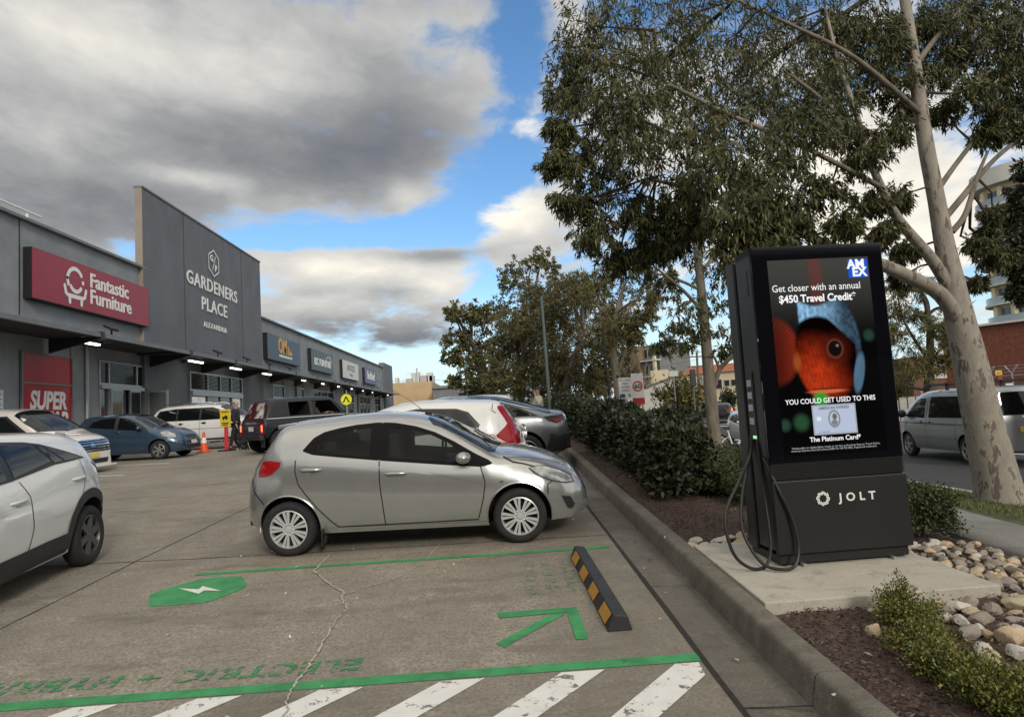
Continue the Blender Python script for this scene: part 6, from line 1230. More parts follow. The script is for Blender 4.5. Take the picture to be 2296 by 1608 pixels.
def tree(name, label, base, trunk, limbs, clumps, lm, bark, leaf=(.13, .019), nleaf=600, droop=.75, group=None, twig=True, spray=22, twm=None, seed=1, limb_bark=None):
    """trunk and limbs: lists of (point, radius); clumps: (centre, radius)"""
    global RNG
    RNG = np.random.default_rng(seed); base = Vector(base); t = thing(name, label, 'tree', base, group=group); b = np.array(base)
    def path(l): 
        pts = bez([p for p, r in l], 5); rr = np.interp(np.linspace(0, 1, len(pts)), np.linspace(0, 1, len(l)), [r for p, r in l]); return [Vector(p)-base for p in pts], list(rr)
    mb = MB(); p, r = path(trunk); mb.tube(p, r, 14); mb.build('trunk', bark, t, smooth=True, angle=80)
    skel = [(np.array(q)+b, rr) for q, rr in zip(p[len(p)//3:], r[len(p)//3:])]
    for l in limbs:
        mb = MB(); p, r = path(l); mb.tube(p, r, 8); mb.build('limb', limb_bark or bark, t, smooth=True, angle=80) if l[0][1] < .08 else mb.build('limb', bark, t, smooth=True, angle=80); skel += [(np.array(q)+b, rr) for q, rr in zip(p, r)]
    SK = np.array([s_[0] for s_ in skel]); SR = np.array([s_[1] for s_ in skel]); tw = MB(); VV = []
    for c, r in clumps:
        c = np.array(c); j = int(np.argmin(np.linalg.norm(SK-c, axis=1)+SR*.0)); a = SK[j]; rr = np.array(r if isinstance(r, (tuple, list)) else (r, r, r*.85)); d0 = np.linalg.norm(c-a)
        if twig and d0 > .05:
            mid = (a+c)/2+RNG.normal(size=3)*d0*.10; tw.tube([Vector(q)-base for q in (a, mid, c)], [min(SR[j]*.7, .012+.02*d0), .008+.012*d0, .007], 5, cap=False)
        ns = max(4, int(nleaf/spray)); sc = unit(RNG.normal(size=(ns, 3)))*(RNG.random((ns, 1))**.45)*rr+c
        if twig:
            for q in sc[:max(3, ns//3)]: tw.tube([Vector(c)-base, Vector((c+q)/2+np.array((0, 0, .12*rr[2])))-base, Vector(q)-base], [.007, .005, .003], 3, cap=False)
        ax = unit((sc-c)*.7+RNG.normal(size=(ns, 3))*.5*rr.mean()+np.array((0, 0, -droop))*rr.mean()); k = spray; ln = rr.mean()*.42
        off = RNG.random((ns, k, 1))*ax[:, None]*ln; P = (sc[:, None]+off+RNG.normal(size=(ns, k, 3))*rr.mean()*.075).reshape(-1, 3)
        D = (np.repeat(ax, k, 0)*.6+RNG.normal(size=(ns*k, 3))*.55+np.array((0, 0, -droop))); L = leaf[0]*RNG.uniform(.4, 1.35, ns*k); VV.append(leaves(P-b, D, L, leaf[1]*RNG.uniform(.6, 1.2, ns*k)))
    if tw.v: tw.build('twigs', twm or bark, t)
    leaf_obj('crown', np.concatenate(VV), lm, t); return t
def px(lst, d=None):                                       # crown clumps read off the photograph, each set at its own distance
    out = []
    for q in lst:
        dd = q[3] if len(q) > 3 else d; out.append((tuple(at(q[0], q[1], dd)), q[2]/FPX*dd))
    return out
def ln(lst): return [(at(x, y, d), r) for x, y, d, r in lst]
g0 = at(2243, 1128, 10.0); gz = T(g0.x, g0.y)-.1
trunk = [(Vector((g0.x+.02, g0.y, gz)), .40), (at(2236, 1085, 10), .315)]+ln([(2205, 950, 10, .262), (2172, 800, 10, .228), (2150, 705, 10, .20), (2120, 560, 10, .142), (2100, 450, 10, .122), (2075, 320, 10, .112), (2055, 180, 10, .10), (2035, 40, 10, .08), (2010, -120, 10, .065), (1990, -300, 10, .04)])
limbs = [ln([(2160, 740, 10, .12), (2110, 662, 9.8, .112), (2040, 622, 9.5, .098), (1960, 587, 9.2, .085), (1860, 550, 9, .066), (1740, 500, 8.6, .05), (1600, 440, 8.6, .034), (1450, 400, 8.8, .02)]),
    ln([(2146, 680, 10, .10), (2095, 590, 9.9, .088), (2020, 500, 9.6, .07), (1980, 430, 9.4, .06), (1948, 350, 9.2, .05), (1918, 250, 9.2, .04), (1880, 140, 9.3, .03), (1850, 20, 9.4, .02)]),
    ln([(2118, 490, 10, .055), (2160, 440, 10.1, .05), (2200, 390, 10.3, .042), (2250, 340, 10.5, .036), (2330, 280, 10.8, .03)]), ln([(2135, 520, 10, .05), (2165, 480, 10, .045), (2190, 400, 10.2, .035), (2215, 340, 10.3, .02)]), ln([(2100, 430, 10, .045), (2150, 360, 10.4, .038), (2230, 260, 10.8, .04), (2300, 200, 11, .02)]),
    ln([(2068, 260, 10, .05), (1990, 190, 9.6, .042), (1900, 120, 9.3, .034), (1780, 60, 9.2, .025), (1650, 0, 9.2, .02)]), ln([(1975, 420, 9.4, .04), (1900, 380, 8.8, .034), (1780, 320, 8.4, .03), (1640, 260, 8.4, .03), (1480, 180, 8.8, .02)]),
    ln([(1760, 505, 8.6, .034), (1660, 400, 8.3, .03), (1560, 330, 8.3, .024), (1420, 260, 8.7, .02)]), ln([(2050, 150, 10, .05), (2120, 60, 10.5, .04), (2200, -20, 10.8, .02)]), ln([(1948, 350, 9.2, .04), (1860, 240, 9, .03), (1760, 160, 9, .02)])]
CL = [(1330, 60, 85, 9.5), (1290, 140, 60, 9.5), (1262, 205, 45, 9.5), (1400, 120, 95, 9), (1500, 60, 105, 9.5), (1335, 215, 75, 9), (1255, 290, 38, 9), (1420, 235, 85, 8.5), (1540, 180, 100, 9), (1650, 80, 110, 9), (1760, 60, 105, 10), (1870, 40, 95, 10), (1960, 75, 70, 10),
      (1245, 365, 36, 9), (1315, 345, 70, 9), (1430, 335, 80, 8.5), (1275, 445, 48, 9), (1370, 440, 75, 9), (1330, 520, 52, 9), (1385, 575, 45, 9.5), (1455, 480, 58, 9), (1440, 560, 40, 9.3), (1560, 300, 90, 8), (1680, 220, 100, 9), (1800, 170, 95, 9.5), (1900, 160, 70, 10), (1620, 385, 85, 7.6), (1720, 345, 85, 8), (1800, 300, 75, 8), (1880, 265, 70, 9),
      (1660, 470, 75, 7.3), (1740, 440, 75, 7.5), (1765, 505, 60, 7.5), (1650, 540, 55, 7.3), (1720, 520, 50, 7.3), (1840, 425, 52, 9), (1930, 345, 58, 9), (2000, 300, 50, 9.5), (1950, 450, 40, 9.5), (2000, 180, 60, 10), (2015, 440, 35, 10), (1890, 500, 42, 8.5), (1540, 430, 60, 8.6), (1500, 540, 46, 9), (1560, 500, 46, 8.6), (1880, 80, 70, 10.5), (2010, 60, 55, 10.6),
      (2130, 50, 70, 10.5), (2200, 120, 70, 10.5), (2270, 60, 75, 10.5), (2260, 180, 55, 10.5), (2180, 200, 48, 10), (2225, 255, 42, 10.5), (2285, 285, 40, 10.6), (2190, 545, 24, 10.5), (2235, 570, 36, 10.8), (2225, 480, 22, 10.5), (2030, 560, 30, 10.4), (2020, 620, 24, 10.4),
      (2090, 150, 55, 10.6), (2150, 110, 60, 10.8), (2060, 60, 60, 10.7), (2120, 250, 34, 10.6), (2290, 130, 60, 10.8), (2300, 225, 50, 10.8), (2215, 300, 34, 10.5), (1985, 120, 60, 10.2), (2040, 240, 36, 10.5), (2160, 20, 70, 11), (2240, 20, 70, 11), (2190, 630, 18, 10.6), (2215, 520, 22, 10.6), (1980, 520, 34, 9.6), (1400, -80, 120, 9.5), (1600, -80, 120, 9.5), (1800, -90, 120, 10), (2000, -110, 120, 10.5), (2200, -80, 120, 11), (1480, 150, 95, 12), (1690, 140, 100, 12.5), (1860, 210, 85, 12.5), (1390, 300, 75, 12), (1600, 260, 90, 12), (1760, 250, 80, 12.5), (2100, -200, 140, 12), (1750, -250, 160, 11)]
tree('gum_tree', 'large gum with mottled pale trunk on the grass verge, crown hanging over the kiosk', (g0.x, g0.y, gz), trunk, limbs, px(CL), GUM, M_GUMBARK, (.118, .0130), 1550, .8, seed=3, twm=M_BARK2, limb_bark=M_BARK)
# slim gum behind the hedge
b0 = at(1604, 992, 21); bz = T(b0.x, b0.y)-.05
tree('gum_tree', 'slim gum with a straight grey trunk between the hedge and the kiosk', (b0.x, b0.y, bz), [(Vector((b0.x, b0.y, bz)), .23)]+ln([(1600, 960, 21, .20), (1590, 850, 21, .18), (1577, 700, 21, .15), (1563, 560, 21, .12), (1550, 440, 21, .09), (1540, 300, 21, .05)]),
     [ln([(1598, 880, 21, .08), (1612, 832, 21, .08), (1628, 812, 20.8, .07), (1655, 785, 20.5, .06), (1680, 730, 20.3, .03)]), ln([(1614, 830, 21, .05), (1604, 806, 20.9, .04), (1592, 790, 20.6, .03)]), ln([(1577, 700, 21, .07), (1530, 650, 20.6, .05), (1470, 600, 20.4, .03)]), ln([(1568, 620, 21, .07), (1610, 560, 21.2, .05), (1660, 500, 21.3, .03)]), ln([(1570, 650, 21, .06), (1500, 620, 20.8, .04), (1440, 612, 20.6, .03)]), ln([(1560, 540, 21, .06), (1500, 470, 21, .04), (1430, 430, 21, .02)])],
     px([(1500, 735, 36), (1535, 690, 46), (1598, 700, 42), (1640, 740, 36), (1480, 775, 28), (1530, 770, 34), (1600, 625, 52), (1645, 600, 42), (1500, 640, 30), (1560, 565, 55), (1470, 560, 50), (1480, 615, 36), (1620, 500, 55), (1550, 470, 60), (1440, 600, 36), (1660, 690, 30), (1690, 640, 40), (1560, 740, 32), (1625, 790, 20), (1460, 480, 50), (1640, 420, 60), (1540, 380, 60)], 21), GUM, M_BARK, (.20, .028), 420, .7, seed=4)
MID = 'trees beyond the hedge'
def simple(name, label, base_px, depth, crown, lm, bark, r0, leaf, nl, droop, seed, top=None, fork=3, group=MID, trunkpts=None):
    b = at(*base_px, depth); z = (T(b.x, b.y) if b.x < 8 else -.3)-.1; cl = px(crown, depth); random.seed(seed)
    cx = sum(c[0][0] for c in cl)/len(cl); tp = max(cl, key=lambda c: c[0][2]); rnd = lambda s_: random.uniform(-s_, s_)
    # the clumps get real depth: spread them to and fro through the crown
    cl = [((c[0], c[1]+rnd(1.)*1.1*max(1.2, c_r*1.4), c[2]), c_r) for c, c_r in cl]; zz = z+(tp[0][2]-z)
    tr = trunkpts and ln([(x, y, depth, r) for x, y, r in trunkpts]) or [(Vector((b.x+(cx-b.x)*.3, b.y, z+(zz-z)*.35)), r0*.75), (Vector((cx, b.y, z+(zz-z)*.65)), r0*.5), (Vector(tp[0]), r0*.15)]
    tr = [(Vector((b.x, b.y, z)), r0)]+tr; lb = []
    for c, r in cl:
        if random.random() < .7:
            h = random.uniform(.25, .75); k = min(len(tr)-2, int(h*(len(tr)-1))); f_ = h*(len(tr)-1)-k; s0 = tr[k][0].lerp(tr[k+1][0], f_)
            if s0.z > c[2]-.1: s0 = tr[1][0].copy(); s0.z = min(s0.z, c[2]-.2)
            lb.append([(s0, r0*.38), (s0.lerp(Vector(c), .5)+Vector((rnd(.3), rnd(.3), .15)), r0*.25), (Vector(c), r0*.09)])
    return tree(name, label, (b.x, b.y, z), tr, lb, cl, lm, bark, leaf, nl, droop, group, seed=seed)
simple('broadleaf_tree', 'dark green broadleaf tree with rounded clumps, farthest left of the tree row', (1110, 900), 46, [(1040, 705, 34), (1018, 700, 20), (1062, 760, 42), (1020, 762, 28), (1015, 800, 22), (1045, 815, 40), (1085, 845, 42), (1018, 855, 15), (1095, 705, 36), (1128, 760, 44), (1075, 705, 26), (1100, 800, 44), (1130, 850, 40), (1060, 870, 30), (1100, 885, 30)], GRN, M_BARK2, .35, (.24, .075), 800, .3, 11)
simple('gum_tree', 'tallest tree of the far row with an open crown of small tufts', (1200, 895), 52, [(1192, 590, 26), (1215, 572, 22), (1234, 592, 20), (1150, 612, 28), (1135, 640, 22), (1168, 650, 34), (1240, 625, 22), (1205, 640, 34), (1130, 680, 28), (1165, 700, 36), (1225, 680, 36), (1190, 730, 40), (1250, 660, 26), (1150, 740, 30)], GRN, M_BARK, .3, (.24, .065), 600, .3, 12)
simple('casuarina_tree', 'brown feathery casuarina directly left of the light pole', (1165, 895), 41, [(1150, 735, 46), (1195, 715, 48), (1120, 800, 50), (1180, 800, 60), (1235, 770, 56), (1115, 850, 36), (1165, 860, 44), (1215, 850, 50), (1140, 770, 44), (1230, 820, 46), (1190, 760, 50), (1210, 680, 36)], CAS, M_BARK, .25, (.30, .034), 1700, .15, 13)
simple('casuarina_tree', 'broad brown casuarina directly right of the light pole', (1262, 895), 36, [(1275, 665, 44), (1325, 650, 46), (1270, 730, 54), (1335, 725, 56), (1300, 790, 58), (1360, 780, 46), (1255, 800, 46), (1260, 855, 40), (1320, 850, 44), (1365, 840, 36), (1240, 700, 40), (1300, 640, 36), (1380, 730, 40)], CAS, M_BARK, .25, (.27, .032), 1700, .15, 14)
simple('gum_tree', 'branching pale gum beside the black pole and the speed signs', (1388, 905), 29, [(1400, 640, 40), (1440, 680, 30), (1462, 640, 30), (1432, 722, 24), (1385, 690, 34), (1420, 600, 36), (1350, 625, 34), (1330, 660, 30), (1455, 700, 20), (1370, 600, 30), (1400, 740, 26), (1360, 720, 34), (1470, 670, 18), (1345, 770, 26), (1420, 760, 20)], YEL, M_BARK, .21, (.20, .028), 700, .45, 15, trunkpts=[(1383, 850, .17), (1373, 765, .14), (1385, 690, .09), (1400, 640, .05)])
simple('dark_tree', 'low dark tree filling the gap behind the black pole', (1330, 900), 55, [(1310, 830, 40), (1350, 820, 40), (1390, 800, 36), (1400, 850, 30), (1290, 860, 34), (1340, 870, 30), (1270, 830, 36), (1385, 760, 36), (1180, 880, 34), (1225, 880, 34)], DRK, M_BARK2, .3, (.28, .08), 700, .2, 16)
simple('she_oak_tree', 'yellow green drooping she oak on the far side of the road right of the kiosk', (2086, 900), 34, [(2055, 640, 34), (2030, 690, 34), (2088, 700, 30), (2110, 770, 40), (2150, 755, 26), (2050, 780, 40), (2020, 640, 30), (2020, 830, 34), (2065, 735, 26), (2090, 810, 26), (2035, 870, 20), (2120, 690, 22), (2000, 740, 30)], YEL, M_BARK2, .26, (.34, .024), 850, .55, 17, group=None, trunkpts=[(2083, 850, .24), (2086, 790, .2), (2080, 700, .12), (2060, 640, .06)])
eb = at(2390, 1000, 15); tree('conifer_tree', 'dark dense conifer cut off by the right edge of the picture', (eb.x, eb.y, -.35), [(Vector((eb.x, eb.y, -.35)), .3)]+ln([(2380, 700, 15, .22), (2370, 500, 15, .16), (2365, 330, 15, .1)]), [ln([(2380, 620, 15, .08), (2330, 600, 15, .06), (2280, 610, 15, .03)]), ln([(2372, 520, 15, .08), (2320, 500, 15, .06), (2275, 500, 15, .03)])],
     px([(2278, 475, 32), (2290, 430, 26), (2280, 530, 34), (2272, 590, 26), (2296, 610, 30), (2290, 660, 20), (2330, 480, 50), (2340, 560, 55), (2345, 640, 50), (2390, 460, 70), (2400, 580, 80), (2280, 650, 16), (2300, 380, 22)], 15), DRK, M_BARK2, (.16, .028), 800, .5, seed=18)
fb = at(1448, 895, 44); random.seed(5)
def bare(name, label, base_px, depth, hpx, spread, n, m, seed):
    random.seed(seed); b = at(*base_px, depth); h = hpx/FPX*depth; z = -.3; t = thing(name, label, 'tree', (b.x, b.y, z)); mb = MB(); mb.tube([(0, 0, 0), (.05, 0, h*.4+b.z+.3)], [.12, .09], 8); mb.build('trunk', m, t); mb = MB(); o = Vector((.05, 0, h*.35+b.z+.3))
    for i in range(n):
        a = random.uniform(0, 2*pi); e = Vector((cos(a)*spread*random.uniform(.3, 1), sin(a)*spread*random.uniform(.3, 1), h*random.uniform(.5, 1.0)+b.z+.3)); mid = o.lerp(e, .5)+Vector((0, 0, -.1*h)); mb.tube([o, mid, e], [.05, .03, .01], 4, cap=False)
        for k_ in range(4): s_ = mid.lerp(e, random.random()); mb.tube([s_, s_+Vector((random.uniform(-.5, .5), random.uniform(-.5, .5), random.uniform(.2, .9)))*spread*.35], [.02, .006], 3, cap=False)
    mb.build('branches', m, t); return t
bare('bare_tree', 'leafless pale twigged tree in front of the brown flats', (1440, 900), 60, 85, 1.9, 26, mat('pale_twig', (.26, .20, .14), .9), 21); bare('bare_tree', 'leafless dark tree behind the black pole', (1400, 905), 44, 100, 2.0, 22, M_BARK2, 22)
# ---- hedges: a dark woody core and leaves over the whole surface
def hedge(name, label, x0, x1, y0, y1, hf, lm, leaf, dens, bump=.10, cat='hedge', far=None, seed=5, ds=1.):
    global RNG
    RNG = np.random.default_rng(seed); t = thing(name, label, cat, ((x0+x1)/2, y0, T((x0+x1)/2, y0))); b = np.array(t.location)
    def surf(n):
        h = .9; per = [(y1-y0)*h, (y1-y0)*(x1-x0), (x1-x0)*h, (y1-y0)*h]; c = RNG.choice(4, n, p=np.array(per)/sum(per)); u = RNG.random(n); 
        v = RNG.random(n); y = y0+(y1-y0)*(u**far if far else u); x = np.where(c == 0, x0, np.where(c == 3, x1, x0+(x1-x0)*v)); y = np.where(c == 2, y0, y); x = np.where(c == 2, x0+(x1-x0)*u, x)
        zf = np.where(c == 1, 1., v if True else 0); N = np.stack([np.where(c == 0, -1., np.where(c == 3, 1., 0)), np.where(c == 2, -1., 0), np.where(c == 1, 1., 0.)], 1); return x, y, zf, N
    n = int(dens); x, y, zf, N = surf(n); H = np.array([hf(a) for a in y]); g = np.array([T(a, c) for a, c in zip(x, y)])
    wob = bump*(np.sin(y*3.1+zf*4+x*2)+np.sin(y*7.3-zf*6)*.6+np.sin(y*1.3+2)*.8+np.sin(x*6.1+y*2.2)*.7)
    ed = np.clip((zf-.72)/.28, 0, 1)*(N[:, 2] < .5); P = np.stack([x, y, g+.06+zf*(H-.06)], 1)+N*(wob-.12*ed**2)[:, None]; P[:, 2] += wob*.5*zf-(.10*((np.abs((x-x0)/(x1-x0)-.5)*2)**4))*(N[:, 2] > .5)
    P -= N*(RNG.random(n)**2*.16)[:, None]; P += RNG.normal(size=(n, 3))*.025
    D = N*.7+RNG.normal(size=(n, 3))*.55+np.array((0, 0, .25)); sc = 1 if not far else 1+np.clip((y-y0-6)/16, 0, 1.6)
    leaf_obj('foliage', leaves(P-b, D, leaf[0]*sc*RNG.uniform(.6, 1.25, n), leaf[1]*sc*RNG.uniform(.7, 1.2, n), N=N+RNG.normal(size=(n, 3))*.5), lm, t)
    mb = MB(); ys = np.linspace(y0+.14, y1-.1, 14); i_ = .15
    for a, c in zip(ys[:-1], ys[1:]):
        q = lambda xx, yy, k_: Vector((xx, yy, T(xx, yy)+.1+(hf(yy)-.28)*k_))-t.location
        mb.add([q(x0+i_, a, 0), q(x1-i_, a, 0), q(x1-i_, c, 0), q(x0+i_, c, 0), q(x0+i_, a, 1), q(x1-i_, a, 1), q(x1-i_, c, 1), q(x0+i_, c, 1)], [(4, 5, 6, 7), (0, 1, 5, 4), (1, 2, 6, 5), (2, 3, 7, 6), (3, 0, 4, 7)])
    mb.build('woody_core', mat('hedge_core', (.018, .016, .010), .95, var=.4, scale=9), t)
    mb = MB()
    for k_ in range(int((y1-y0)*3)):
        yy = y0+.1+random.random()*(y1-y0-.2); xx = random.uniform(x0+.1, x1-.1); g_ = T(xx, yy)-.05; mb.tube([Vector((xx, yy, g_))-t.location, Vector((xx+random.uniform(-.1, .1), yy+random.uniform(-.1, .1), g_+.4))-t.location], [.014, .008], 4, cap=False)
    mb.build('stems', M_BARK2, t); return t
hedge('hedge', 'long dark broad leaved hedge running away along the mulched bed', 2.12, 2.80, 8.75, 34, lambda y: .90+.06*sin(y*2.1)+.04*sin(y*5)-.10*exp(-(y-8.7)/.5), HED, (.094, .029), 60000, .055, far=1.55, seed=6)
hedge('low_hedge', 'low clipped green hedge left of the kiosk, before the share bicycle', 2.85, 4.1, 7.9, 11.0, lambda y: .34, BOX, (.036, .0105), 26000, .05, seed=7)
hedge('low_hedge', 'low dark clipped hedge right of the kiosk beside the footpath', 3.28, 4.16, 6.1, 7.55, lambda y: .43, BOX, (.034, .010), 17000, .045, seed=8)
def bush(name, label, x, y, r, h, n, lm, leaf=(.021, .0065), sprigs=14, seed=9, z=None):
    global RNG
    RNG = np.random.default_rng(seed); random.seed(seed); g = T(x, y)-.04 if z is None else z; t = thing(name, label, 'bush', (x, y, g)); st = MB(); VV = []
    for i in range(sprigs):
        a = random.uniform(0, 2*pi); q = random.random()**.5; e = np.array((cos(a)*r*q, sin(a)*r*q, h*random.uniform(.55, 1.0)*(1-.35*q*q))); m_ = e*.5+np.array((0, 0, .1*h)); st.tube([(0, 0, 0), tuple(m_), tuple(e)], [.007, .005, .002], 4, cap=False)
        k = n//sprigs; u = RNG.random(k)**.6; P = np.where(u[:, None] < .5, m_*(u[:, None]*2), m_+(e-m_)*(u[:, None]*2-1))+RNG.normal(size=(k, 3))*r*.20*np.array((1, 1, .8)); P[:, 2] = np.maximum(P[:, 2], .03)
        D = RNG.normal(size=(k, 3))*.6+unit(P)*.5+np.array((0, 0, .5)); VV.append(leaves(P, D, leaf[0]*RNG.uniform(.6, 1.3, k), leaf[1]*RNG.uniform(.7, 1.2, k)))
    st.build('stems', M_BARK2, t); leaf_obj('foliage', np.concatenate(VV), lm, t); return t
BS = [ground_at(2032, 1390), ground_at(2062, 1452), ground_at(2110, 1505), ground_at(2215, 1560), ground_at(2296, 1590)]
for (lb, r_, h_, n_, sd), q in zip((('small green bush with one tall sprig against the front edge of the pad', .20, .21, 5200, 31), ('yellowish bush next to the tan boulder, before the sprigged bush', .19, .18, 4600, 32), ('sparse yellow green bush in the middle of the front row', .20, .18, 4200, 33), ('dense green bush at the bottom right corner of the picture', .22, .20, 5800, 34), ('green bush cut off by the bottom right edge beyond the dense one', .20, .19, 4200, 35)), BS): bush('bush', lb, q.x, q.y, r_, h_, n_, BSH, (.0185, .0060), seed=sd, sprigs=20)
sp_t = bpy.data.objects['bush']; VV = []; st = MB()
for k_ in range(4): 
    e = np.array((-.02+.04*k_-.04, .02*k_, .33-.04*abs(k_-1))); st.tube([(0, 0, .1), tuple(e)], [.004, .002], 4, cap=False); u = RNG.random(70); P = np.array((0, 0, .14))+(e-np.array((0, 0, .14)))*u[:, None]+RNG.normal(size=(70, 3))*.012; VV.append(leaves(P, RNG.normal(size=(70, 3))*.5+np.array((0, 0, .5)), np.full(70, .02), np.full(70, .006)))
st.build('sprig_stems', M_BARK2, sp_t); leaf_obj('sprig', np.concatenate(VV), BSH[:2], sp_t)
p = at(1520, 858, 62); bush('shrub', 'bright yellow green shrub in front of the cream building', p.x, p.y, 2.4, p.z+.3+1.0, 2600, YEL, (.38, .12), 26, 41, -.3)
p = at(1628, 880, 74); bush('shrub', 'round dark shrub on the far verge behind the dark off roader', p.x, p.y, 1.3, p.z+.3+.8, 1500, DRK, (.30, .10), 20, 42, -.3)
# ---- rocks of the rock bed
M_ROCK = [mat('tan_rock', (.50, .36, .22), .85, col2=(.64, .52, .37), scale=7, bump=.5, bscale=25, wear=((.26, .17, .10), .60, .70), wscale=9), mat('grey_rock', (.27, .235, .205), .85, col2=(.40, .35, .30), scale=7, bump=.5, bscale=25), mat('white_rock', (.52, .48, .43), .8, col2=(.64, .60, .54), scale=6, bump=.5, bscale=25, wear=((.36, .27, .18), .60, .72), wscale=7), mat('brown_rock', (.25, .205, .165), .85, col2=(.36, .305, .25), scale=8, bump=.5, bscale=25), mat('olive_rock', (.42, .36, .23), .85, col2=(.52, .46, .34), scale=7, bump=.5, bscale=25)]
RN = ['tan', 'grey', 'white', 'brown', 'ochre']
def rock_mesh(seed):
    r = random.Random(seed); b = bmesh.new(); bmesh.ops.create_icosphere(b, subdivisions=3, radius=1); pl = [(Vector((r.gauss(0, 1), r.gauss(0, 1), r.gauss(0, 1))).normalized(), r.uniform(.50, .88)) for _ in range(13)]
    for v in b.verts:
        d = v.co.normalized(); k = 1.
        for n, h in pl:
            c = d.dot(n)
            if c > .05: k = min(k, h/c)
        v.co = d*k*(1+.025*sin(7*d.x+seed)+.025*sin(9*d.y)+.015*sin(17*d.z+3*d.x))
    me = bpy.data.meshes.new('rock'); b.to_mesh(me); b.free(); me.polygons.foreach_set('use_smooth', [True]*len(me.polygons)); me.set_sharp_from_angle(angle=rd(24)); return me
RM = [[None]*5 for _ in range(9)]
for i in range(9):
    base_ = rock_mesh(50+i)
    for j in range(5): m_ = base_.copy() if j else base_; m_.materials.clear(); m_.materials.append(M_ROCK[j]); RM[i][j] = m_
def rock(x, y, s_, col, label, group, z=None, flat=.62, rz=None):
    o = link('rock', RM[random.randrange(9)][col]); o.scale = (s_*random.uniform(.85, 1.25), s_*random.uniform(.75, 1.05), s_*flat*random.uniform(.85, 1.2)); o.location = (x, y, (T(x, y)-.035 if z is None else z)+o.scale[2]*.40); o.rotation_euler = (random.uniform(-.35, .35), random.uniform(-.35, .35), random.uniform(0, 6.28)); return tag(o, label, 'rock', group)
random.seed(77); placed = []
def rfill(x0, x1, y0, y1, n, smin, smax, where, wts=(4, 5, 2, 4, 2), skip=None, tall=0):
    k = 0; tries = 0
    while k < n and tries < n*40:
        tries += 1; x, y = random.uniform(x0, x1), random.uniform(y0, y1); s_ = random.uniform(smin, smax)
        if skip and skip(x, y): continue
        if any((x-a)**2+(y-b_)**2 < (.78*(s_+c_))**2 for a, b_, c_ in placed): continue
        placed.append((x, y, s_)); c = random.choices(range(5), wts)[0]; rock(x, y, s_, c, '%s rounded rock %s' % (RN[c], where), '%s rocks %s' % (RN[c], where)); k += 1
for (x, y, s_, c, lb) in ((602, 598, 40, 0, 'large tan boulder alone on the mulch left of the yellowish bush'), (587, 505, 20, 2, 'small cream white rock at the left foot of the sprigged bush'), (620, 468, 36, 0, 'tan rock leaning on the pad edge behind the sprigged bush'), (765, 452, 34, 4, 'ochre topped rock on the pad edge right of the tall sprig'), (838, 480, 17, 0, 'small upright tan rock against the front edge of the pad'), (915, 508, 46, 2, 'long white rock lying before the front edge of the pad'), (880, 545, 28, 2, 'pale blocky rock touching the sprigged bush on its right'), (938, 562, 34, 2, 'white angular rock beside the pale blocky one'), (1015, 560, 52, 3, 'dark brown pitted rock between the white ones'), (968, 498, 40, 1, 'smooth grey rock under the right end of the pad front'), (1046, 605, 28, 0, 'honey coloured squarish rock in front of the brown pitted one'), (1128, 640, 60, 0, 'big tan rock near the right edge of the picture'), (968, 614, 45, 1, 'large grey topped rock beside the middle bush'), (1025, 672, 44, 2, 'cream rock behind the dense bush'), (1150, 690, 48, 2, 'cream white rock below the big tan one'), (1050, 716, 46, 4, 'ochre rock half hidden by the dense bush')):
    q = ground_at((1940+x*.6927)/1.2012, (1293+y*.6927-s_*.35)/1.2012); s_ = s_*.577/FPX*q.y*1.02; placed.append((q.x, q.y, s_)); rock(q.x, q.y, s_, c, lb, 'large rocks before the pad', flat=.8)
rfill(2.62, 3.9, 2.75, 4.44, 100, .045, .085, 'in the loose bed before the pad', (5, 4, 3, 3, 2))
rfill(3.32, 4.2, 3.4, 5.05, 80, .04, .08, 'in the rock bed beside the right edge of the pad', (4, 5, 1, 4, 3)); rfill(3.34, 4.2, 5.0, 6.02, 85, .03, .07, 'in the far right corner of the rock bed', (4, 5, 3, 4, 2))
rfill(3.24, 3.5, 5.2, 6.1, 8, .06, .10, 'at the right foot of the kiosk', (5, 1, 3, 1, 1)); rfill(1.72, 2.45, 6.14, 6.36, 12, .075, .10, 'in the row behind the pad left of the kiosk', (7, 0, 3, 0, 1)); rfill(1.8, 2.5, 6.30, 6.55, 7, .07, .095, 'in the second row behind the pad left of the kiosk', (6, 0, 3, 0, 1))
# ---- loose bark, dry leaves, litter
def scatter(name, label, cat, x0, x1, y0, y1, n, L, Wd, m, zf, seed=3, power=1.):
    global RNG
    RNG = np.random.default_rng(seed); x = RNG.uniform(x0, x1, n); y = y0+(y1-y0)*RNG.random(n)**power; P = np.stack([x, y, np.array([zf(a, b) for a, b in zip(x, y)])+RNG.uniform(.002, .02, n)], 1)
    D = RNG.normal(size=(n, 3))*np.array((1, 1, .28)); o = leaf_obj(name, leaves(P, D, L*RNG.uniform(.4, 1.4, n), Wd*RNG.uniform(.5, 1.3, n), N=np.tile(np.array((0, 0, 1.)), (n, 1))+RNG.normal(size=(n, 3))*.35), m, None); return tag(o, label, cat, kind='stuff')
bedz = lambda x, y: T(x, y)-.035+.02*sin(x*5+y*3)*cos(y*4-x)
CHIP = [mat('chip_%d' % i, c, .95) for i, c in enumerate(((.040, .026, .021), (.075, .05, .04), (.022, .014, .012), (.14, .11, .092), (.052, .033, .027)))]
scatter('bark_chips', 'loose dark bark chips covering the garden bed', 'bark chips', 1.69, 4.2, 2.3, 15, 42000, .034, .0062, CHIP, bedz, 3, 1.7)
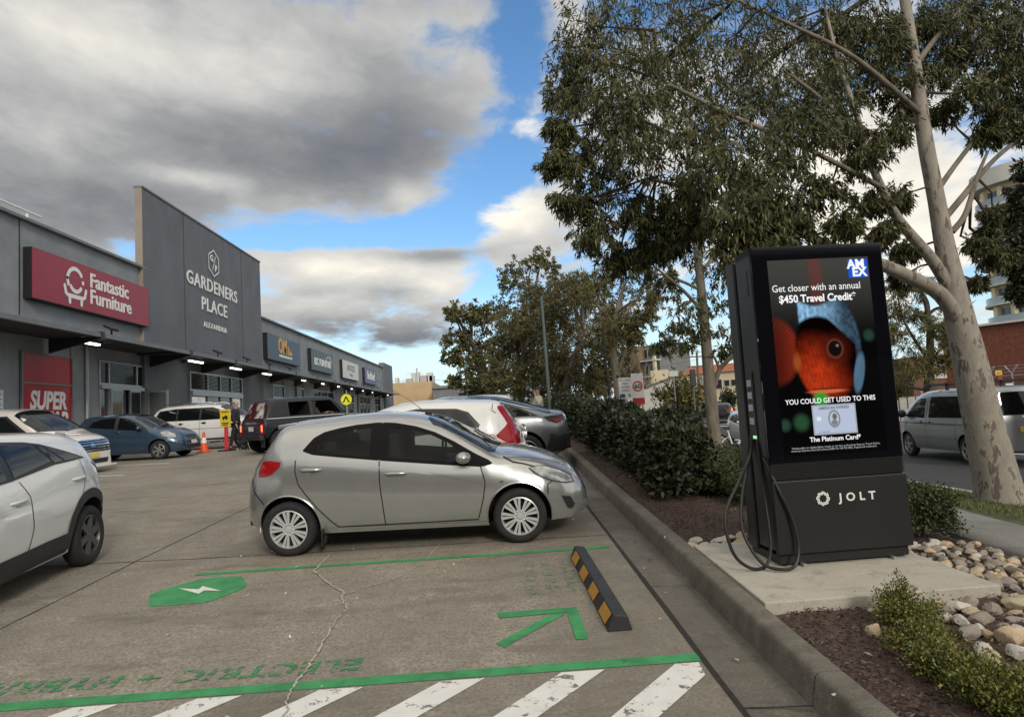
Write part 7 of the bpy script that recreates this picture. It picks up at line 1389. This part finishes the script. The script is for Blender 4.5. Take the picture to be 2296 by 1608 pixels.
scatter('dry_leaves', 'fallen pale leaves scattered on the mulch and gutter', 'dry leaves', 1.2, 3.4, 2.6, 13, 130, .045, .011, [mat('dry_leaf', (.38, .30, .22), .8), mat('pale_leaf', (.55, .50, .44), .8), mat('brown_leaf', (.20, .10, .05), .8)], lambda x, y: bedz(x, y)+.012 if x > 1.69 else (park(y)+.152 if x > 1.5 else park(y)+.0), 5)
scatter('paper_scraps', 'tiny white scraps lying on the concrete and gutter', 'litter', -3.5, 1.5, 3.4, 9, 34, .03, .011, [mat('scrap_white', (.68, .67, .64), .8)], lambda x, y: park(y)+.001, 8)
t = thing('irrigation_pipe', 'thin reddish brown pipe lying on the bark below the tan boulder', 'pipe', (2.10, 3.85, bedz(2.10, 3.85)+.02)); mb = MB(); mb.tube([(0, 0, .01), (.03, -.3, .0), (.05, -.62, -.02)], .008, 6); mb.build('pipe', mat('pipe_brown', (.13, .06, .045), .7), t)
# ------------------------------------------------------------------ buildings and fences in the distance
M_BRICK = mat('red_brick', (.175, .058, .036), .9, var=.28, scale=5, wear=((.10, .04, .03), .55, .75), wscale=1.2); M_BRICK2 = mat('dull_brick', (.15, .075, .055), .9, var=.2, scale=5)
M_CREAM = mat('cream_render', (.62, .54, .36), .85, var=.08, scale=.5, wear=((.48, .42, .30), .60, .8), wscale=.35); M_ROOF = mat('terracotta_roof', (.36, .12, .06), .85, var=.2, scale=2); M_TAN = mat('tan_block', (.46, .34, .20), .9, var=.10, scale=.35); M_GREYB = mat('grey_block', (.17, .175, .18), .85, var=.1, scale=.4)
M_BROWNB = mat('brown_brick', (.20, .14, .085), .9, var=.15, scale=1.5); M_WIN = mat('dark_window', (.03, .034, .04), .12); M_PALEB = mat('pale_render', (.56, .555, .52), .85, var=.05, scale=.5)
def facade(x0, y0, x1, y1, depth0, depth1=None):             # a wall seen between two corners: returns origin, along, width, height base
    a, b = at(x0, y1, depth0), at(x1, y1, depth1 or depth0); top = at(x0, y0, depth0).z; al = Vector((b.x-a.x, b.y-a.y, 0)); return a, al.normalized(), al.length, top
def block(name, label, x0, y0, x1, y1, d0, d1=None, thick=12, m=M_TAN, base=None, cat='building'):
    a, al, w, top = facade(x0, y0, x1, y1, d0, d1); g = base if base is not None else (T(a.x, a.y) if a.x < 8 else -.3); t = thing(name, label, cat, (a.x, a.y, g), math.atan2(al.y, al.x)); MB().box((w/2, thick/2, (top-g)/2), (w, thick, top-g)).build('wall', m, t); return t, w, top-g
def win(t, x, z, w, h, fr=M_WHITE, pane=M_WIN, y=0.):
    o = MB().box((x, y-.02, z), (w+.16, .1, h+.16)).build('window', fr, t); MB().box((x, y-.06, z), (w, .06, h)).build('pane', pane, o); return o
t, w, h = block('warehouse', 'tan block warehouse with rooftop plant beyond the end of the shops', 840, 862, 971, 925, 118, 118, 18, M_TAN)
for i, (x, ww, hh) in enumerate(((.34, .5, 1.4), (.56, 1.0, 1.1), (.64, .8, 1.9), (.70, .25, 2.8), (.73, .3, 2.2), (.83, 1.3, 1.5), (.93, .9, 2.0), (.97, .8, 1.4))):
    mb = MB(); mb.box((w*x, 5, h+hh/2-.2), (ww*1.1, 2, hh)) if i not in (2, 3) else mb.tube([(w*x, 5, h-.2), (w*x, 5, h+hh)], ww*.5, 12); mb.build('roof_plant', M_ALU if i % 2 else M_PALEB, t)
t, w, h = block('warehouse', 'low grey warehouse with a dark open front left of the trees', 972, 866, 1110, 925, 112, 112, 16, M_GREYB); MB().box((w/2, -.1, 1.35), (w-.6, .3, 2.7)).build('opening', M_BLACK, t); MB().box((w/2, -.25, h-.25), (w+.2, .4, .4)).build('parapet', M_FASC, t)
# cream shop building with red roof
t, w, h = block('corner_building', 'cream two storey building with red tiled roof across the road', 1532, 840, 1700, 935, 86, 80, 14, M_CREAM, -.3)
for fx, fz, ww, hh in ((.10, .78, .9, 1.0), (.30, .79, .8, .9), (.52, .79, 1.0, 1.1), (.64, .80, .6, .7), (.73, .80, .6, .7)): win(t, w*fx, h*fz-.4, ww, hh, M_PALEB)
mb = MB(); mb.prism([(-.2, -.3, h-.1), (w+.2, -.3, h-.1), (w*.98, 4, h+1.1), (w*.02, 4, h+1.1)], (0, .3, 0)); mb.box((w/2, 9, h+.4), (w, 10, .9)); mb.build('roof', M_ROOF, t)
mb = MB(); mb.box((w*.16, -.05, h*.50), (3.2, .1, .9)); mb.build('boarded_panel', M_ROOF, t); mb = MB(); mb.box((w*.2, -.9, h*.36), (6, 1.8, .2)); mb.build('awning', M_PALEB, t); mb = MB(); mb.box((w*.16, -.03, 1.2), (4.8, .1, 2.4)); mb.build('shopfront', M_BLACK, t); mb = MB(); mb.box((w*.41, -.04, 1.5), (.9, .1, 2.2)); mb.build('door', M_WIN, t)
mb = MB(); mb.box((w*.41, -.4, 4.05), (2.2, .8, .12)); mb.box((w*.41, -.75, 4.5), (2.2, .05, .8)); mb.build('balcony', M_ALU, t)
t, w, h = block('side_shed', 'pale long shed with sloping roofline left of the cream building', 1410, 886, 1531, 935, 90, 86, 12, M_PALEB, -.3)
mb = MB(); e2 = at(1531, 842, 86).z+.3; mb.prism([(0, -.02, h-.02), (w, -.02, h-.02), (w, -.02, e2)], (0, 12, 0)); mb.build('gable', M_PALEB, t); mb = MB(); mb.prism([(0, -.2, h), (w, -.2, e2), (w, -.2, e2+.25), (0, -.2, h+.25)], (0, 12, 0)); mb.build('roof_edge', M_GREYB, t)
t, w, h = block('roof_top_building', 'orange roofed building rising behind the pale shed', 1480, 838, 1540, 935, 100, 98, 10, M_ROOF, -.3); mb = MB(); mb.box((.5, -.2, h-1), (2.6, .6, 3.0)); mb.build('chimney_block', M_CREAM, t); mb = MB(); mb.box((-2.8, -.3, h-1.6), (3.0, .3, 1.2)); mb.build('hoarding', M_GREYB, t)
# brown flats
t, w, h = block('apartment_block', 'brown brick flats with white balconies above the pale shed', 1402, 782, 1440, 935, 128, 124, 10, M_BROWNB, -.3)
mb = MB(); a1 = at(1488, 770, 130); w2 = 48/FPX*126; mb.box((w+w2/2+.02, 5.5, h/2+.1), (w2, 8, h-.2)); mb.build('dark_wing', M_GREYB, t)
for i in range(4):
    z = h-1.6-2.95*i; mb = MB(); mb.box((w+w2/2, 1.0, z-1.35), (w2+.4, 1.4, .22)); mb.build('balcony', M_PALEB, t)
    for fx in (.08, .38): win(t, w+w2*fx+.4, z, .8, 1.7, M_PALEB, y=1.45)
    mb = MB(); mb.box((w+w2*.82, 1.42, z), (w2*.3, .08, 2.2)); mb.build('glass_door', M_WIN, t)
mb = MB(); mb.box((w+w2*.92, .6, h-4.2), (.5, .5, 6.2)); mb.build('column', M_CREAM, t)
# brick works on the right, with the round white tower of flats
t, w, h = block('brick_building', 'long red brick building with a flat parapet behind the gum trunk', 2128, 742, 2420, 905, 46, 40, 14, M_BRICK, -.3); mb = MB(); mb.box((w/2, 0, h+.06), (w+.2, .5, .14)); mb.build('parapet_cap', M_PALEB, t)
mb = MB(); mb.tube([(1.2, -.12, 3.1), (1.2, -.12, h-.5)], .06, 6); mb.build('downpipe', M_ALU, t); mb = MB(); mb.box((1.3, -.06, 2.95), (.6, .12, .25)); mb.build('wall_light', M_WHITE, t); mb = MB(); mb.tube([(.4, 2, h), (.4, 2, h+2.2)], .05, 6); mb.build('mast', M_GREYB, t)
t, w, h = block('brick_annex', 'dull brick annex with a white board on its wall behind the she oak', 2052, 800, 2128, 905, 46, 46, 8, M_BRICK2, -.3); mb = MB(); mb.box((w*.77, -.06, 3.2), (1.15, .06, 1.2)); mb.build('wall_board', M_PALEB, t); mb = MB(); mb.tube([(w*.52, -.1, 0), (w*.52, -.1, 2.6)], .05, 6); mb.build('downpipe', M_WHITE, t); mb = MB(); mb.box((w*.86, -.04, 1.0), (.12, .08, .9)); mb.build('meter_pipe', M_ALU, t)
t, w, h = block('brick_house', 'pinkish brick wall glimpsed left of the she oak', 1975, 812, 2052, 905, 52, 50, 6, mat('pink_brick', (.30, .15, .11), .9, var=.2, scale=3), -.3); win(t, w*.3, h*.6, 1.2, 1.3); win(t, w*.75, h*.6, 1.0, 1.3)
tb = at(2392, 905, 100); t = thing('apartment_tower', 'tall pale tower with rounded white balconies at the right edge', 'building', (tb.x, tb.y, -.3)); ztop = at(2270, 372, 100).z+.3; R0 = 7.3
mb = MB(); mb.tube([(0, 3, 0), (0, 3, ztop-1.6)], R0*.80, 28); mb.build('wall', M_CREAM, t, smooth=True)
mb = MB(); mb.tube([(0, 2.6, ztop-2.6), (0, 2.6, ztop)], R0, 36); mb.build('roof_slab', M_PALEB, t, smooth=True)
z = ztop-3.1-2.6; k_ = 0
while z > 4:
    mb = MB(); mb.tube([(0, 2.6, z-.35), (0, 2.6, z)], R0*.97, 36); s_ = mb.build('balcony', M_PALEB, t, smooth=True); mb = MB(); mb.lathe([(R0*.95, z), (R0*.95, z+1.05), (R0*.94, z+1.05), (R0*.94, z)], 36, c=(0, 2.6, 0), close=True); mb.build('balustrade', mat('balcony_glass', (.30, .36, .40), .1), s_, smooth=True)
    mb = MB(); mb.tube([(0, 3, z+.2), (0, 3, z+2.3)], R0*.806, 28, cap=False); mb.build('glazing', mat('tower_glass', (.10, .14, .17), .1), t, smooth=True)
    for a in np.linspace(pi*.95, pi*1.6, 5): mb = MB(); mb.box((R0*.86*cos(a), 2.6+R0*.86*sin(a), z+1.3), (.7, .7, 2.6)); mb.build('column', M_CREAM, t)
    z -= 3.1
# chain wire fence with its signs
fa, fb_ = at(2196, 890, 38), at(2420, 890, 33); t = thing('wire_fence', 'chain wire fence with barbed top in front of the red brick building', 'fence', (fa.x, fa.y, -.3), math.atan2(fb_.y-fa.y, fb_.x-fa.x)); FL = math.hypot(fb_.y-fa.y, fb_.x-fa.x); M_WIRE = mat('galvanised', (.42, .43, .44), .5, metal=.5)
for i in range(4): mb = MB(); x = .7+i*FL/4; mb.tube([(x, 0, 0), (x, 0, 2.5), (x+.35, 0, 2.95)], .045, 6); mb.tube([(x, 0, 2.5), (x-.35, 0, 2.95)], .03, 6); mb.build('post', M_WIRE, t)
mb = MB()
for z in (.1, 1.2, 2.4): mb.tube([(0, 0, z), (FL, 0, z)], .02, 4)
for z in (2.6, 2.78, 2.95): mb.tube([(0, .2, z), (FL, .2, z)], .012, 3)
k_ = 0
while k_*.16 < FL+2.3: x = k_*.16; mb.tube([(max(0, x-2.3), 0, .1+max(0, 2.3-x)*0+ (0 if x >= 2.3 else 2.3-x)), (min(x, FL), 0, 2.4 if x <= FL else 2.4-(x-FL))][::1], .006, 3, cap=False); k_ += 1
mb.build('mesh_panel', M_WIRE, t)
def sign_on(name, label, x, y, w, h, d, face, sym=None):
    p = at(x, y, d); s_ = d/FPX; t = thing(name, label, 'sign', tuple(p)); MB().box((0, 0, 0), (w*s_, .03, h*s_)).build('panel', face, t); return t, frame((0, -.02, 0), (1, 0, 0), (0, 0, 1)), s_
t, M, s_ = sign_on('fence_sign', 'small yellow warning board topmost on the wire fence post', 2239, 836, 15, 10, 33, mat('warning_yellow', (.66, .52, .03), .5)); mb = MB(); mb.prism([M @ Vector(q) for q in ((-.10, -.06, 0), (-.02, -.06, 0), (-.06, .06, 0))], (0, -.004, 0)); mb.box((.05, -.022, .02), (.14, .006, .025)); mb.box((.05, -.022, -.03), (.12, .006, .02)); mb.build('print', M_BLACK, t)
sign_on('fence_sign', 'small red board just under the yellow one on the fence', 2243, 852, 9, 13, 33, mat('sign_red', (.45, .015, .03), .5))
t, M, s_ = sign_on('fence_sign', 'white no pedestrians sign with a ringed walking figure on the fence', 2264, 872, 17, 25, 33, M_SIGNW); mb = MB(); mb.lathe([(.12, 0), (.15, 0), (.15, .005), (.12, .005)], 24, axis='Y', c=(0, -.024, .04), close=True); stroke(mb, [(-.08, .12), (.08, -.04)], .025, M, off=.004, cap=False); stroke(mb, [(0, .1), (0, .02), (-.05, -.06)], .03, M, off=.002, cap=False); stroke(mb, [(0, .02), (.05, -.06)], .028, M, off=.003, cap=False); mb.build('symbol', M_BLACK, t)
sign_on('fence_sign', 'blank white board right of the no pedestrians sign', 2283, 872, 16, 14, 33, M_SIGNW); sign_on('fence_sign', 'low white notice left of the no pedestrians sign', 2244, 878, 12, 14, 33, M_SIGNW)
# low far fence and verge strip right of the kiosk
fa = at(1985, 892, 42); t = thing('paling_fence', 'low pale fence and wall behind the she oak trunk', 'fence', (fa.x, fa.y, -.3)); mb = MB(); 
for i in range(9): mb.box((i*.55, 0, .75), (.46, .08, 1.5))
mb.build('panel', mat('fence_pale', (.36, .35, .32), .85, var=.1, scale=2), t); mb = MB()
for i in range(3): mb.tube([(.3+i*2, -.1, 0), (.3+i*2, -.1, 1.9)], .05, 6)
mb.build('posts', M_WIRE, t)
p = at(2036, 880, 36); t = thing('traffic_cone', 'faded dark orange cone far off beside the she oak trunk', 'cone', (p.x, p.y, -.26)); MB().box((0, 0, .03), (.5, .5, .06)).build('base', mat('cone_dull', (.30, .07, .04), .7), t); mb = MB(); mb.lathe([(.2, .06), (.03, .95), (0, .95)], 14); mb.build('cone', mat('cone_dull', (.30, .07, .04), .7), t, smooth=True)
# a low line of far houses and trees closing the street
random.seed(12); LK = [('cream', M_CREAM), ('pale', M_PALEB), ('grey', M_GREYB), ('tan', M_TAN)]
for i, (x, wpx, tp_) in enumerate(((1640, 60, 868), (1700, 70, 858), (1790, 80, 862), (1880, 70, 850), (1940, 60, 856))):
    t, w, h = block('far_building', '%s distant building closing the road %s' % (LK[i % 4][0], ('beside the cream one', 'further right', 'behind the kiosk', 'at the kiosk right side', 'before the brick wall')[i]), x, tp_, x+wpx, 905, 120+7*i, None, 10, LK[i % 4][1], -.3)
# overhead wires
mb = MB(); a, b_ = at(1100, 905, 44), at(1572, 812, 75)
for dy in (0, .7): mb.tube([at(1040, 940, 40)+Vector((0, 0, 2.2+dy)), at(1300, 872, 55)+Vector((0, 0, .3+dy)), at(1562, 806, 75)+Vector((0, 0, dy)), at(1700, 770, 90)+Vector((0, 0, dy))], .018, 3, cap=False)
o = mb.build('overhead_wires', M_BLACK); tag(o, 'thin overhead wires strung from the timber power pole', 'wires')
mb = MB(); mb.tube([at(700, 778, 140), at(885, 856, 140), at(1030, 850, 140), at(1200, 838, 140)], .03, 3, cap=False); o = mb.build('overhead_wire', M_BLACK); tag(o, 'single thin wire crossing the sky above the tan warehouse', 'wires')
# unseen shop building, added behind the viewer to shade the foreground and darken reflections
t = thing('retail_building', 'low dark shop building added unseen behind the viewer to shade the foreground', 'building', (2, -17, -.3)); MB().box((0, -6, 4.2), (74, 12, 8.4)).build('wall', mat('shade_wall', (.055, .057, .06), .9), t); MB().box((0, .6, 4.0), (74, 1.2, .3)).build('awning', M_DSTEEL, t); MB().box((0, .02, 8.3), (74.1, .2, .25)).build('parapet', M_PALEB, t)
for i in range(9): MB().box((-32+8*i, .03, 1.9), (6, .08, 3.0)).build('window', M_WIN, t)
